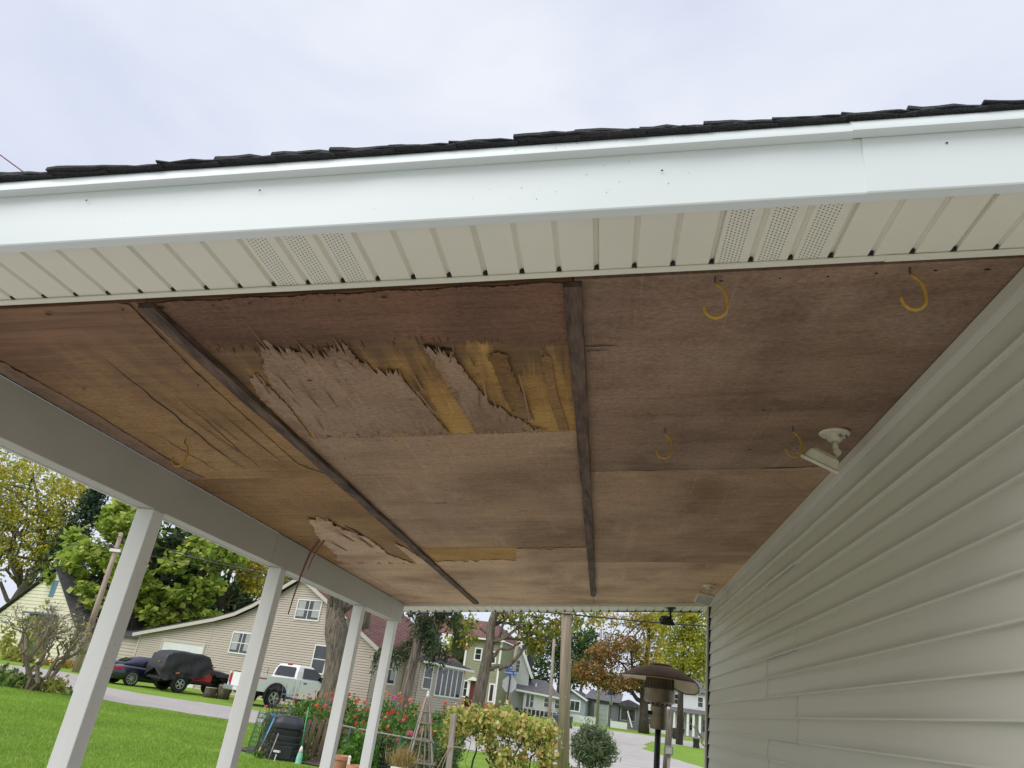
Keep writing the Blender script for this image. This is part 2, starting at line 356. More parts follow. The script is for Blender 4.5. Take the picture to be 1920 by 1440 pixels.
bays = [(XB + 0.0, B1 - 0.002, [YF, 3.282, 5.52, YK], ['ply_left', 'ply_left2', 'ply_far_lit']),
        (B1 + 0.002, B2 - 0.002, [YF, 2.742, 4.955, 7.02, YK], ['ply_core', 'ply_face', 'ply_core', 'ply_far_lit']),
        (B2 + 0.002, XW - 0.004, [YF, 3.285, 5.52, 6.94, YK], ['ply_face2', 'ply_face', 'ply_far_lit', 'ply_far_lit'])]
r = random.Random(3)
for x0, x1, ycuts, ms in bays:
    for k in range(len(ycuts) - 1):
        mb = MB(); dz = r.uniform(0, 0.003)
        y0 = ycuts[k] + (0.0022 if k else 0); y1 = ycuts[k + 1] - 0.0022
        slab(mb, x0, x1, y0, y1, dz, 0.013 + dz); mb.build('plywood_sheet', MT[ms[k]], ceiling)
def densify(poly, step, jx, jy, seed):
    r = random.Random(seed); out = []
    for i, (a, b) in enumerate(poly):
        c, d = poly[(i + 1) % len(poly)]; l = math.hypot(c - a, d - b); n = max(1, int(l / step)); across = abs(c - a) / (l + 1e-9)
        for k in range(n):
            t = k / n; s = r.random() ** 2 * r.choice((-1, 1))
            out.append((a + (c - a) * t + r.uniform(-jx, jx), b + (d - b) * t + s * jy * across + r.uniform(-jx, jx)))
    return out
def veneer(poly, mt, seed, lift=0.005, step=0.014, jx=0.0025, jy=0.05, base=-0.0012, ylim=None):
    pts = densify(poly, step, jx, jy, seed)
    if ylim: pts = [(a, (1.624 + 0.004 * math.sin(a * 31)) if b < 1.66 else min(max(b, ylim[0]), ylim[1])) for a, b in pts]
    nb = len(pts); r = random.Random(seed + 50); inner = []
    def inside(x, y):
        k = False
        for i in range(nb):
            (x0, y0), (x1, y1) = pts[i], pts[i - 1]
            if (y0 > y) != (y1 > y) and x < x0 + (x1 - x0) * (y - y0) / (y1 - y0): k = not k
        return k
    gx = min(p[0] for p in pts)
    while gx < max(p[0] for p in pts):
        gy = min(p[1] for p in pts)
        while gy < max(p[1] for p in pts):
            q = (gx + r.uniform(-0.008, 0.008), gy + r.uniform(-0.008, 0.008))
            if inside(*q): inner.append(q)
            gy += 0.04
        gx += 0.04
    v, e, f, *_ = delaunay_2d_cdt([Vector(p) for p in pts + inner], [], [list(range(nb))], 1, 1e-5)
    bset = {(round(p[0], 4), round(p[1], 4)) for p in pts}
    mb = MB(); zz = []
    ys = [p[1] for p in pts]; ym, yM = min(ys), max(ys)
    for p in v:
        edge = (p.y - ym) / (yM - ym + 1e-6); zz.append(base - 0.0015 - (lift * r.random() ** 2 * (1.4 - edge) if (round(p.x, 4), round(p.y, 4)) in bset else 0.0))
    n = len(v)
    vs = [(p.x, p.y, ZC(p.x, zz[i])) for i, p in enumerate(v)] + [(p.x, p.y, ZC(p.x, zz[i] + 0.0016)) for i, p in enumerate(v)]
    fs = []; cnt = {}
    for q in f:
        q = tuple(q)
        if (v[q[1]] - v[q[0]]).cross(v[q[2]] - v[q[0]]) > 0: q = q[::-1]
        fs.append(q); fs.append(tuple(i + n for i in q[::-1]))
        for i in range(len(q)): cnt[(q[i], q[(i + 1) % len(q)])] = 1
    for (a, b) in list(cnt):
        if (b, a) not in cnt: fs.append((b, a, a + n, b + n))
    mb.add(vs, fs); return mb.build('veneer_layer', MT[mt], ceiling)
veneer([(-1.345, 1.600), (-1.342, 1.80), (-1.33, 1.90), (-1.276, 1.912), (-1.158, 1.913), (-1.088, 1.922), (-1.017, 1.945), (-0.949, 1.920), (-0.867, 1.910), (-0.72, 1.902), (-0.624, 1.911), (-0.533, 1.929), (-0.416, 1.948), (-0.318, 1.97), (-0.182, 1.965), (-0.182, 1.600)], 'ply_front', 11, 0.003, 0.006, 0.001, 0.05, ylim=(1.600, 3))
VA = [(-1.163, 1.918), (-1.09, 1.927), (-1.025, 1.965), (-0.951, 1.925), (-0.926, 1.932), (-0.873, 1.919), (-0.877, 1.97), (-0.865, 2.073), (-0.829, 2.092), (-0.757, 2.105), (-0.758, 2.193), (-0.741, 2.332), (-0.72, 2.547), (-0.699, 2.73), (-0.997, 2.735), (-1.275, 2.735), (-1.25, 2.386), (-1.236, 2.137)]
veneer(VA, 'ply_ven', 12, 0.010, 0.006, 0.002, 0.085, base=-0.004, ylim=(1.86, 2.736))
VB = [(-0.638, 1.96), (-0.607, 1.952), (-0.556, 1.984), (-0.546, 2.07), (-0.526, 2.195), (-0.484, 2.445), (-0.449, 2.467), (-0.433, 2.528), (-0.352, 2.66), (-0.308, 2.719), (-0.594, 2.726), (-0.593, 2.599), (-0.614, 2.324), (-0.625, 2.064)]
veneer(VB, 'ply_ven', 13, 0.012, 0.006, 0.002, 0.07, base=-0.004, ylim=(1.88, 2.736))
veneer([(-0.445, 2.021), (-0.41, 2.0), (-0.383, 2.04), (-0.365, 2.309), (-0.341, 2.618), (-0.382, 2.636), (-0.424, 2.45), (-0.435, 2.187)], 'ply_left2', 14, 0.012, 0.012, 0.002, 0.05)
veneer([(-0.276, 2.078), (-0.26, 2.03), (-0.243, 2.066), (-0.239, 2.354), (-0.211, 2.727), (-0.248, 2.726), (-0.268, 2.462)], 'ply_left2', 15, 0.005, 0.012, 0.002, 0.04, ylim=(1.9, 2.736))
veneer([(-1.30, 2.14), (-1.255, 2.10), (-1.262, 2.4), (-1.295, 2.735), (-1.335, 2.735), (-1.335, 2.3)], 'ply_ven', 16, 0.007, 0.012, 0.002, 0.06, ylim=(1.9, 2.736))
veneer([(-1.82, 4.031), (-1.785, 4.105), (-1.711, 4.037), (-1.706, 4.312), (-1.623, 4.595), (-1.612, 4.842), (-1.63, 5.113), (-1.521, 5.495), (-2.014, 5.512), (-2.10, 5.3), (-2.014, 5.134), (-1.982, 4.731)], 'ply_far_lit', 17, 0.016, 0.02, 0.004, 0.15, ylim=(3.8, 5.514))
veneer([(-1.48, 4.722), (-1.446, 4.915), (-1.40, 5.483), (-1.498, 5.496), (-1.491, 4.98)], 'ply_far_lit', 18, 0.008, 0.02, 0.003, 0.1, ylim=(4.2, 5.514))
veneer([(-1.347, 5.41), (-1.229, 5.41), (-0.714, 5.381), (-0.671, 4.979), (-0.182, 4.967), (-0.182, 7.012), (-1.347, 7.012)], 'ply_far_lit', 19, 0.004, 0.02, 0.002, 0.05, ylim=(4.962, 7.014))
veneer([(-1.42, 1.602), (-1.463, 2.044), (-1.48, 2.532), (-1.493, 3.071), (-1.40, 3.272), (-1.60, 3.272), (-1.568, 2.775), (-1.55, 2.362), (-1.518, 2.04), (-1.482, 1.65)], 'ply_left', 20, 0.004, 0.03, 0.002, 0.03, ylim=(1.602, 3.275))
veneer([(-1.395, 1.602), (-1.42, 1.75), (-1.465, 2.3), (-1.475, 3.0), (-1.395, 3.0), (-1.395, 2.2)], 'ply_left2', 21, 0.001, 0.03, 0.001, 0.02, ylim=(1.602, 3.275))
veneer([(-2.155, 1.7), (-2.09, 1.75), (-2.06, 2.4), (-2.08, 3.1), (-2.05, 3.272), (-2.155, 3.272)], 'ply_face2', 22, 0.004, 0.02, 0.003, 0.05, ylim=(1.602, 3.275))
# thin splinters still hanging from the torn layer
r = random.Random(5)
def splinter(x, y, ln, w, drop, mt='ply_ven'):
    mb = MB(); n = 6; sk = r.uniform(-0.02, 0.03)
    def fn(u, v_):
        t = v_; wd = w * (1 - 0.85 * t) * (u - 0.5); return (x + wd + sk * t, y - ln * t, ZC(x, -0.006 - drop * t * t))
    mb.grid(fn, 1, n, True)
    def fn2(u, v_):
        p = fn(u, v_); return (p[0], p[1], p[2] + 0.0012)
    mb.grid(fn2, 1, n); mb.build('splinter', MT[mt], ceiling)
for x, y, ln, w, d in [(-1.12, 2.02, 0.13, 0.006, 0.012), (-1.06, 2.05, 0.16, 0.008, 0.02), (-0.99, 2.0, 0.1, 0.006, 0.014), (-1.2, 2.3, 0.3, 0.012, 0.02), (-1.15, 2.45, 0.32, 0.01, 0.025),
                       (-1.08, 2.42, 0.28, 0.009, 0.02), (-0.72, 2.5, 0.34, 0.014, 0.02), (-0.6, 2.03, 0.1, 0.01, 0.02), (-0.93, 1.97, 0.09, 0.008, 0.014), (-0.36, 2.6, 0.5, 0.012, 0.03), (-0.5, 2.4, 0.3, 0.01, 0.02),
                       (-1.7, 2.9, 0.8, 0.006, 0.006), (-1.63, 2.75, 0.7, 0.005, 0.008), (-1.78, 3.1, 0.6, 0.004, 0.006), (-1.56, 3.0, 0.8, 0.008, 0.01), (-1.68, 4.9, 0.5, 0.03, 0.02), (-1.75, 4.7, 0.4, 0.02, 0.02), (-1.9, 5.0, 0.4, 0.02, 0.015)]:
    splinter(x, y, ln, w, d)
for k in range(34):
    x, y = r.choice(((r.uniform(-1.2, -0.86), r.uniform(1.96, 2.1)), (r.uniform(-0.76, -0.70), r.uniform(2.2, 2.7)), (r.uniform(-0.55, -0.3), r.uniform(2.1, 2.7)), (r.uniform(-1.33, -1.2), r.uniform(2.1, 2.7)), (r.uniform(-0.9, -0.2), r.uniform(2.0, 2.15))))
    splinter(x, y, r.uniform(0.06, 0.22), r.uniform(0.003, 0.008), r.uniform(0.002, 0.010), r.choice(('ply_ven', 'ply_left2')))
# open cracks along the grain (thin gaps between the plies) and nail heads
mb = MB(); r = random.Random(9)
def crack(pts, w):
    vs = []; fs = []
    for i, (x, y) in enumerate(pts):
        ww = w * math.sin(math.pi * (i + 0.35) / (len(pts) - 0.3)); vs += [(x - ww / 2, y, ZC(x, -0.0013)), (x + ww / 2, y, ZC(x, -0.0013))]
    for i in range(len(pts) - 1): fs.append((2 * i, 2 * i + 2, 2 * i + 3, 2 * i + 1))
    mb.add(vs, fs)
def crackline(x0, y0, x1, y1, w, n=14, j=0.006):
    crack([(x0 + (x1 - x0) * k / n + r.uniform(-j, j), y0 + (y1 - y0) * k / n) for k in range(n + 1)], w)
crackline(-1.72, 1.95, -1.80, 3.1, 0.007); crackline(-1.64, 2.25, -1.71, 3.2, 0.004); crackline(-2.09, 2.0, -2.06, 3.25, 0.004)
crackline(-1.53, 2.3, -1.60, 3.2, 0.003); crackline(-1.95, 2.6, -1.93, 3.2, 0.004); crackline(-1.665, 4.25, -1.625, 4.62, 0.016, 8)
crackline(-0.63, 1.945, -0.60, 1.99, 0.05, 5, 0.004); crackline(-0.58, 1.965, -0.555, 2.0, 0.03, 5, 0.004); crackline(-2.04, 5.6, -2.0, 7.2, 0.004)
for x0, x1, y, w in ((0.63, 0.86, 3.283, 0.009), (0.1, 0.2, 3.284, 0.005), (-0.70, -0.19, 4.957, 0.006), (-1.15, -0.9, 1.70, 0.005), (-0.15, -0.02, 2.0, 0.006), (-0.15, -0.05, 2.03, 0.004), (-0.14, 0.16, 6.94, 0.004), (0.25, 0.9, 5.52, 0.004)):
    n = 10; vs = []; fs = []
    for k in range(n + 1):
        xx = x0 + (x1 - x0) * k / n; ww = w * math.sin(math.pi * (k + 0.3) / (n + 0.6)); yy = y + r.uniform(-0.001, 0.001)
        vs += [(xx, yy - ww / 2, ZC(xx, -0.0016)), (xx, yy + ww / 2, ZC(xx, -0.0016))]
    for k in range(n): fs.append((2 * k, 2 * k + 1, 2 * k + 3, 2 * k + 2))
    mb.add(vs, fs)
for yrow, xa, xb, st in ((1.65, -2.1, 0.9, 0.13), (2.165, -2.1, -0.2, 0.145), (2.70, -1.33, -0.2, 0.12), (2.78, -1.3, -0.2, 0.17), (2.55, -0.1, 0.95, 0.21), (3.0, -2.1, 0.9, 0.22), (3.45, -1.3, -0.2, 0.24), (4.1, -2.1, 0.9, 0.25), (4.9, -1.3, 0.9, 0.22), (5.45, -2.1, 0.9, 0.24), (6.3, -2.1, 0.9, 0.27), (7.1, -2.1, 0.9, 0.26)):
    x = xa
    while x < xb:
        if r.random() < 0.72:
            xx = x + r.uniform(-0.02, 0.02); yy = yrow + r.uniform(-0.006, 0.006); rr = r.uniform(0.0022, 0.0055); el = r.uniform(1, 2.2); n = 7
            vs = [(xx + rr * math.cos(6.283 * k / n) * el, yy + rr * math.sin(6.283 * k / n), ZC(xx, -0.0075)) for k in range(n)]
            mb.add(vs, [tuple(range(n - 1, -1, -1))])
        x += st
o = mb.build('nail_and_crack', MT['dark_gap'], ceiling); tag(o, kind='stuff')
# battens over the sheet joints
for xb, y1 in ((B1, 7.63), (B2, 7.10)):
    mb = MB(); n = 26; r = random.Random(int(y1 * 10)); y0 = YF + 0.004
    for k in range(n):
        a = y0 + (y1 - y0) * k / n; b = y0 + (y1 - y0) * (k + 1) / n
    w = 0.024
    def fn(u, v_):
        a = 2 * math.pi * u; y = y0 + (y1 - y0) * v_
        px = (-w, -w, w, w)[int(u * 4 + 0.01) % 4]; pz = (-0.0005, -0.019, -0.019, -0.0005)[int(u * 4 + 0.01) % 4]
        q = math.sin(v_ * 37 + u * 5) * 0.0012 + math.sin(v_ * 91 + u * 3) * 0.0009
        return (xb + px + q, y, ZC(xb + px, pz + (q if pz < -0.01 else 0)))
    mb.grid(fn, 4, n, True); mb.add([fn(k / 4, 0) for k in range(4)] + [fn(k / 4, 1) for k in range(4)], [(0, 1, 2, 3), (7, 6, 5, 4)])
    mb.build('batten', MT['batten'], ceiling)
# two torn veneer ribbons hanging over the beam
for pts, w in (([(-1.957, 4.669, 2.392), (-1.985, 4.668, 2.375), (-2.02, 4.667, 2.306), (-2.035, 4.664, 2.225), (-2.046, 4.66, 2.142), (-2.058, 4.655, 2.002), (-2.063, 4.65, 1.889)], 0.022),
               ([(-1.944, 4.669, 2.39), (-1.958, 4.669, 2.362), (-1.979, 4.669, 2.328), (-1.999, 4.667, 2.254), (-2.009, 4.664, 2.185)], 0.016)):
    mb = MB()
    for i in range(len(pts) - 1):
        a = pts[i]; b = pts[i + 1]; n = len(pts) - 1
        wa = w * (1 - 0.7 * (i / n)); wb = w * (1 - 0.7 * ((i + 1) / n))
        mb.hexa([(a[0], a[1] - wa, a[2]), (a[0] + 0.002, a[1] - wa, a[2]), (a[0] + 0.002, a[1] + wa, a[2]), (a[0], a[1] + wa, a[2]), (b[0], b[1] - wb, b[2]), (b[0] + 0.002, b[1] - wb, b[2]), (b[0] + 0.002, b[1] + wb, b[2]), (b[0], b[1] + wb, b[2])])
    tag(mb.build('veneer_ribbon', MT['veneer'], ceiling), 'dark red-brown torn veneer ribbon hanging down')

# roof deck and shingles (roof carries on over the house)
XE, XR = -2.47, 5.0
roof = empty('roof'); roof.parent = porch
mb = MB(); slab(mb, XE + 0.02, XR, 1.325, 8.18, 0.136, 0.158); mb.build('roof_deck', MT['dark_gap'], roof)
YFAS = 1.285
EXPO = 0.1466
ncourse = int((XR - XE) / EXPO)
stuff = MB()
for k in range(ncourse):
    xa = -2.50 + k * EXPO; r = random.Random(k)
    off = -0.0 + r.uniform(-0.004, 0.004); y = YFAS - 0.028 + r.uniform(-0.006, 0.005)
    first = True
    while y < 8.19:
        ln = r.uniform(0.22, 0.40); y1 = min(y + ln, 8.2); mb = MB() if (first and -2.6 < xa < 2.2) else stuff
        th = 0.010 if r.random() < 0.5 else 0.006
        x0 = xa + off; x1 = xa + EXPO * 2.1
        d = 0.0085
        p = [(x0, y, ZC(x0, 0.160 + d)), (x1, y, ZC(x1, 0.1585)), (x1, y1 - 0.003, ZC(x1, 0.1585)), (x0, y1 - 0.003, ZC(x0, 0.160 + d)),
             (x0, y, ZC(x0, 0.160 + d + th)), (x1, y, ZC(x1, 0.1625)), (x1, y1 - 0.003, ZC(x1, 0.1625)), (x0, y1 - 0.003, ZC(x0, 0.160 + d + th))]
        if mb is stuff: mb.hexa(p)
        else:
            # ragged granule edge at the rake end
            n = 10; vs = []; fs = []
            for q in range(n + 1):
                t = q / n; xx = x0 + (x1 - x0) * t; jj = r.uniform(-0.004, 0.004); zb = 0.160 + d * (1 - t) - 0.0015 * t; tt = th * (1 - t) + 0.004 * t + r.uniform(-0.0012, 0.0012)
                vs += [(xx, y + jj, ZC(xx, zb)), (xx, y1 - 0.003, ZC(xx, zb)), (xx, y1 - 0.003, ZC(xx, zb + tt)), (xx, y + jj + 0.002, ZC(xx, zb + tt))]
            for q in range(n):
                a = q * 4
                for e in range(4): fs.append((a + e, a + (e + 1) % 4, a + 4 + (e + 1) % 4, a + 4 + e))
            fs += [(3, 2, 1, 0), (n * 4, n * 4 + 1, n * 4 + 2, n * 4 + 3)]
            mb.add(vs, fs); mb.build('shingle', MT['shingle'], roof)
        y = y1; first = False
tag(stuff.build('shingle_courses', MT['shingle'], roof), kind='stuff')
# starter strip seen below the shingle ends
mb = MB(); slab(mb, XE, XR, YFAS - 0.014, 1.42, 0.1585, 0.1705); mb.build('starter_strip', MT['shingle'], roof)
# rake fascia: two lengths with a lap joint, curved drip edge above
seam = 0.512
def fas(x0, x1, y, o0, o1, t): return [(x0, y, ZC(x0, o0)), (x1, y, ZC(x1, o0)), (x1, y + t, ZC(x1, o0)), (x0, y + t, ZC(x0, o0)), (x0, y, ZC(x0, o1)), (x1, y, ZC(x1, o1)), (x1, y + t, ZC(x1, o1)), (x0, y + t, ZC(x0, o1))]
def fascia(x0, x1, dy):
    mb = MB()
    prof = [(YFAS + dy + 0.03, -0.036), (YFAS + dy + 0.002, -0.0365), (YFAS + dy, -0.033), (YFAS + dy, 0.03), (YFAS + dy + 0.0015, 0.075), (YFAS + dy, 0.118), (YFAS + dy + 0.006, 0.118), (YFAS + dy + 0.006, -0.030), (YFAS + dy + 0.03, -0.030)]
    n = 24; r = random.Random(int(x0 * 10)); wob = [r.uniform(-0.0016, 0.0016) for _ in range(n + 1)]
    rows = []
    vs = []; fs = []; m = len(prof)
    for k in range(n + 1):
        x = x0 + (x1 - x0) * k / n
        for y, o in prof: vs.append((x, y + (wob[k] if 0 < o < 0.11 else 0), ZC(x, o)))
    for k in range(n):
        for j in range(m): fs.append((k * m + j, k * m + (j + 1) % m, (k + 1) * m + (j + 1) % m, (k + 1) * m + j))
    fs += [tuple(range(m)), tuple(range(n * m + m - 1, n * m - 1, -1))]
    mb.add(vs, fs); return mb.build('fascia', MT['white_alum'], roof, auto=12)
fascia(-2.45, seam, 0.0); fascia(seam - 0.03, XR, -0.0025)
def drip(x0, x1, dy):
    mb = MB(); prof = []
    for k in range(9):
        t = k / 8; prof.append((YFAS - 0.010 + dy - 0.016 * math.sin(t * math.pi * 0.5), 0.1565 - 0.040 * t))
    prof += [(YFAS - 0.024 + dy, 0.1165), (YFAS - 0.001 + dy, 0.1155), (YFAS - 0.001 + dy, 0.1565)]
    m = len(prof); vs = []; fs = []
    for x in (x0, x1):
        for y, o in prof: vs.append((x, y, ZC(x, o)))
    for j in range(m): fs.append((j, j + m, (j + 1) % m + m, (j + 1) % m))
    fs += [tuple(range(m)), tuple(range(2 * m - 1, m - 1, -1))]
    mb.add(vs, fs); mb.build('drip_edge', MT['white_alum'], roof, auto=35)
drip(-2.46, 0.462, 0.0); drip(0.455, XR, -0.003)
mb = MB(); r = random.Random(21)
for k in range(46):       # small dirt specks and nail heads on the fascia metal
    x = r.choice((r.uniform(-1.6, 0.9), r.gauss(-0.12, 0.14))); o = r.choice((r.uniform(0.0, 0.10), r.gauss(0.133, 0.006))); s = r.uniform(0.0005, 0.0013)
    y = YFAS - 0.0006 if o < 0.117 else YFAS - 0.0266
    n = 6; mb.add([(x + s * math.cos(6.283 * q / n), y - 0.0012, ZC(x, o) + s * math.sin(6.283 * q / n)) for q in range(n)], [tuple(range(n))])
for x, o in ((0.655, 0.085), (-0.9, 0.08), (-1.35, 0.085), (0.05, 0.06)):
    n = 8; mb.add([(x + 0.0026 * math.cos(6.283 * q / n), YFAS - 0.0042, ZC(x, o) + 0.0026 * math.sin(6.283 * q / n)) for q in range(n)], [tuple(range(n))])
tag(mb.build('dirt_speck', MT['dark_gap'], roof), kind='stuff')

# soffit: 3-groove panels hung across the slope, front and back
soffit = empty('soffit'); soffit.parent = porch
PW = 0.2853
def soffit_panel(x0, ya, yb, perf, off=-0.022):
    W = PW / 3; mb = MB(); prof = [(0.0, 0.0112)]
    for k in range(3):
        b = k * W
        prof += [(b + 0.0015, 0.0), (b + W - 0.0135, 0.0), (b + W - 0.0105, 0.005), (b + W - 0.0075, 0.009), (b + W - 0.0040, 0.009), (b + W, 0.006 if k < 2 else 0.0112)]
    m = len(prof); vs = []; fs = []
    for y in (ya, yb):
        for s, o in prof: vs.append((x0 + s, y, ZC(x0 + s, off + o)))
    for j in range(m - 1): fs.append((j + m, j + m + 1, j + 1, j)[::-1])
    mb.add(vs, fs)
    me = mb.mesh('soffit_panel', MT['perf'] if perf else MT['soffit'])
    uv = me.uv_layers.new(name='uv')
    for pl in me.polygons:
        for li in pl.loop_indices:
            vi = me.loops[li].vertex_index; s = prof[vi % m][0]; b = int(min(2, s // W)); uv.data[li].uv = ((s - b * W) if pl.index % 6 == 1 else 0.0, ya if vi < m else yb)
    return link('soffit_panel', me, None, soffit)
k = -6
xs0 = -0.371
for k in range(-7, 19):
    x0 = xs0 + k * PW
    soffit_panel(x0, YFAS + 0.004, 1.543, k in (-2, 2))
for k in range(-7, 6): soffit_panel(xs0 + k * PW, 7.735, 8.13, False)
# dark pockets where the grooves run into the channel, J-channel lip, bottom trim of the fascia
mb = MB()
for k in range(-21, 57):
    x = xs0 + k * PW / 3 - 0.0065
    mb.obox((x, 1.5365, ZC(x, -0.0160)), (1, 0, TS), (0, 1, 0), (0, 0, 1), 0.0045, 0.004, 0.005)
tag(mb.build('groove_pocket', MT['dark_gap'], soffit), kind='stuff')
mb = MB()
for k in range(-21, 19):
    x = xs0 + k * PW / 3 - 0.0085
    mb.obox((x, 8.12, ZC(x, -0.024)), (1, 0, TS), (0, 1, 0), (0, 0, 1), 0.009, 0.014, 0.007)
tag(mb.build('groove_pocket', MT['dark_gap'], soffit), kind='stuff')
def channel(x0, x1, ya, yb, o0, o1, nm='j_channel', mt='soffit', n=10, wav=0.0008, bev=0.0):
    mb = MB(); r = random.Random(int(x0 * 100)); prev = None
    vs = []; fs = []
    for k in range(n + 1):
        x = x0 + (x1 - x0) * k / n; w = r.uniform(-wav, wav)
        vs += [(x, ya, ZC(x, o0) + w), (x, yb, ZC(x, o0) + w), (x, yb, ZC(x, o1)), (x, ya, ZC(x, o1))]
    for k in range(n):
        a = 4 * k
        for e in range(4): fs.append((a + e, a + (e + 1) % 4, a + 4 + (e + 1) % 4, a + 4 + e)[::-1])
    fs += [(0, 1, 2, 3), (4 * n + 3, 4 * n + 2, 4 * n + 1, 4 * n)]
    mb.add(vs, fs); return mb.build(nm, MT[mt], soffit, bevel=bev)
channel(-2.44, 0.618, 1.5415, 1.562, -0.0275, -0.0235); channel(0.612, XR, 1.5405, 1.562, -0.0295, -0.0245)
channel(-2.44, 0.618, 1.5585, 1.562, -0.0233, 0.016, 'channel_back'); channel(0.619, XR, 1.5588, 1.562, -0.0243, 0.016, 'channel_back')
channel(-2.44, XW, 7.722, 7.74, -0.0275, -0.0235); channel(-2.44, XW, 7.722, 7.7255, -0.0233, 0.02, 'channel_back')
mb = MB(); slab(mb, -2.45, XW, 8.135, 8.16, -0.03, 0.136); mb.build('back_fascia', MT['white_alum'], soffit, bevel=0.002)
# black cable stapled under the back soffit edge
mb = MB(); mb.tube([(x, 8.10 + 0.004 * math.sin(x * 9), ZC(x, -0.033 + 0.004 * math.sin(x * 5))) for x in np.linspace(0.05, 0.98, 16)], 0.0045, 6); mb.build('cable', MT['lamp_black'], soffit)
# eave soffit and fascia outside the beam
mb = MB(); slab(mb, -2.47, -2.455, 1.31, 8.16, -0.03, 0.136); mb.build('eave_fascia', MT['white_alum'], soffit)
# beam wrapped in painted metal, three lengths
BZ0 = 2.170
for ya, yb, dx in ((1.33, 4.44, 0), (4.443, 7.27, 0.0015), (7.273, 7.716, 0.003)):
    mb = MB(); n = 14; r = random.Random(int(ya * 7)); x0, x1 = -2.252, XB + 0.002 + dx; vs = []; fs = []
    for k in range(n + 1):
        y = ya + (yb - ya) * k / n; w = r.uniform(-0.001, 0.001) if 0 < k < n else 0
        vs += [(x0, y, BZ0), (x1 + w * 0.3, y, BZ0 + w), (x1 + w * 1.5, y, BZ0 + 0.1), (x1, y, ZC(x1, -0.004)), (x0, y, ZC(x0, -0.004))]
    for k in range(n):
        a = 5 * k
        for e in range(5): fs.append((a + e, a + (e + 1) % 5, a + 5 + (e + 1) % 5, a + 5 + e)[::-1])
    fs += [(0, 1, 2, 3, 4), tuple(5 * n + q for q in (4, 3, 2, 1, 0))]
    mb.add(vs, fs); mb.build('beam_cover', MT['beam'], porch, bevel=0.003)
mb = MB(); mb.box(-2.262, -2.2525, 1.33, 7.716, BZ0 - 0.006, 2.345); mb.build('beam_lip', MT['post'], porch, bevel=0.002)
# posts: wrapped 4x4s set under the beam
for k, y in enumerate((3.106, 4.60, 6.40, 7.515)):
    mb = MB(); r = random.Random(k); x1 = XB + 0.001; x0 = x1 - 0.090
    mb.box(x0, x1, y, y + 0.092, 0.022, BZ0 - 0.001)
    mb.build('post', MT['post'], porch, bevel=0.004)
    mb = MB()
    for q in range(5):
        z = r.uniform(1.0, 2.1); yy = y + r.uniform(0.02, 0.075); s = 0.0025
        mb.add([(x1 + 0.0006, yy + s * math.cos(6.283 * w / 6), z + s * math.sin(6.283 * w / 6)) for w in range(6)], [tuple(range(6))])
    tag(mb.build('nail_mark', MT['dark_gap'], porch), kind='stuff')
# ------------------------------------------------------------------ own house (wall on the right)
house = empty('sided_house', (0, 0, 0), 0, 'house wall clad in grey-beige lap siding closing the right side of the porch', 'house')
mb = MB(); mb.box(XW + 0.028, 7.5, 1.62, 7.74, 0.0, 2.72); mb.build('wall_core', MT['dark_gap'], house)
EX = 0.1143
ncr = 12
pairs = []
ztop = ZC(XW, -0.034)
k = 0; z = ztop
while z > 0.05:
    z1 = z; z0 = max(0.03, z - 2 * EX); pairs.append((z0, z1, k)); z = z0; k += 1
def siding_panel(ya, yb, z0, z1, proud):
    n = 2; h = (z1 - z0) / n; mb = MB(); prof = []
    for c in range(n):            # from the top down: recessed top, bowed face, return at the butt
        zt = z1 - c * h
        prof += [(0.0200, zt + (0.007 if c == 0 else -0.0005)), (0.0185, zt - 0.004), (0.0145, zt - 0.009), (0.0115, zt - h * 0.3), (0.0075, zt - h * 0.62), (0.0045, zt - h + 0.0115), (0.0008, zt - h + 0.0085), (0.0000, zt - h + 0.004), (0.0010, zt - h + 0.0006), (0.0200, zt - h + 0.0010)]
    m = len(prof); ny = 10; vs = []; fs = []
    r = random.Random(int(ya * 13 + z0 * 97))
    for q in range(ny + 1):
        y = ya + (yb - ya) * q / ny; w = r.uniform(-0.0006, 0.0006)
        for d, zz in prof: vs.append((XW + 0.004 + d - proud + w * (1 if 0 < q < ny else 0.2), y, zz + w * 0.4))
    for q in range(ny):
        for j in range(m - 1): fs.append((q * m + j, q * m + j + 1, (q + 1) * m + j + 1, (q + 1) * m + j)[::-1])
    for q, rev in ((0, False), (ny, True)):
        n0 = len(vs); vs += [(XW + 0.0255, vs[q * m][1], zz) for d, zz in prof]
        for j in range(m - 1):
            f = (q * m + j, q * m + j + 1, n0 + j + 1, n0 + j); fs.append(f if rev else f[::-1])
    mb.add(vs, fs); return mb.build('siding_panel', MT['siding'], house, auto=50)
jo = [4.26, 5.01, 4.26, 5.01, 4.26, 4.26, 5.01, 5.01, 4.26, 5.01, 4.26, 5.01, 4.26]
JN = [4.24, 5.0, 4.25, 5.02, 4.27, 5.03, 4.27, 5.02, 4.28, 5.03, 4.28, 5.03, 4.28]
for z0, z1, k in pairs:
    y = JN[k % 13]; siding_panel(1.62, y + 0.02, z0, z1, 0.0); siding_panel(y, 7.655, z0, z1, 0.0050)
mb = MB(); mb.box(XW - 0.018, XW + 0.03, 1.62, 7.70, ZC(XW, -0.036), ZC(XW, -0.0305)); mb.box(XW - 0.012, XW - 0.008, 1.62, 7.70, ZC(XW, -0.030), ZC(XW, -0.018)); mb.box(XW - 0.020, XW - 0.0175, 1.62, 7.70, ZC(XW, -0.0462), ZC(XW, -0.004)); mb.build('top_trim', MT['siding'], house)
mb = MB(); mb.box(XW - 0.020, XW + 0.075, 7.685, 7.735, 0.0, 2.69); mb.build('corner_post', MT['siding'], house, bevel=0.003)
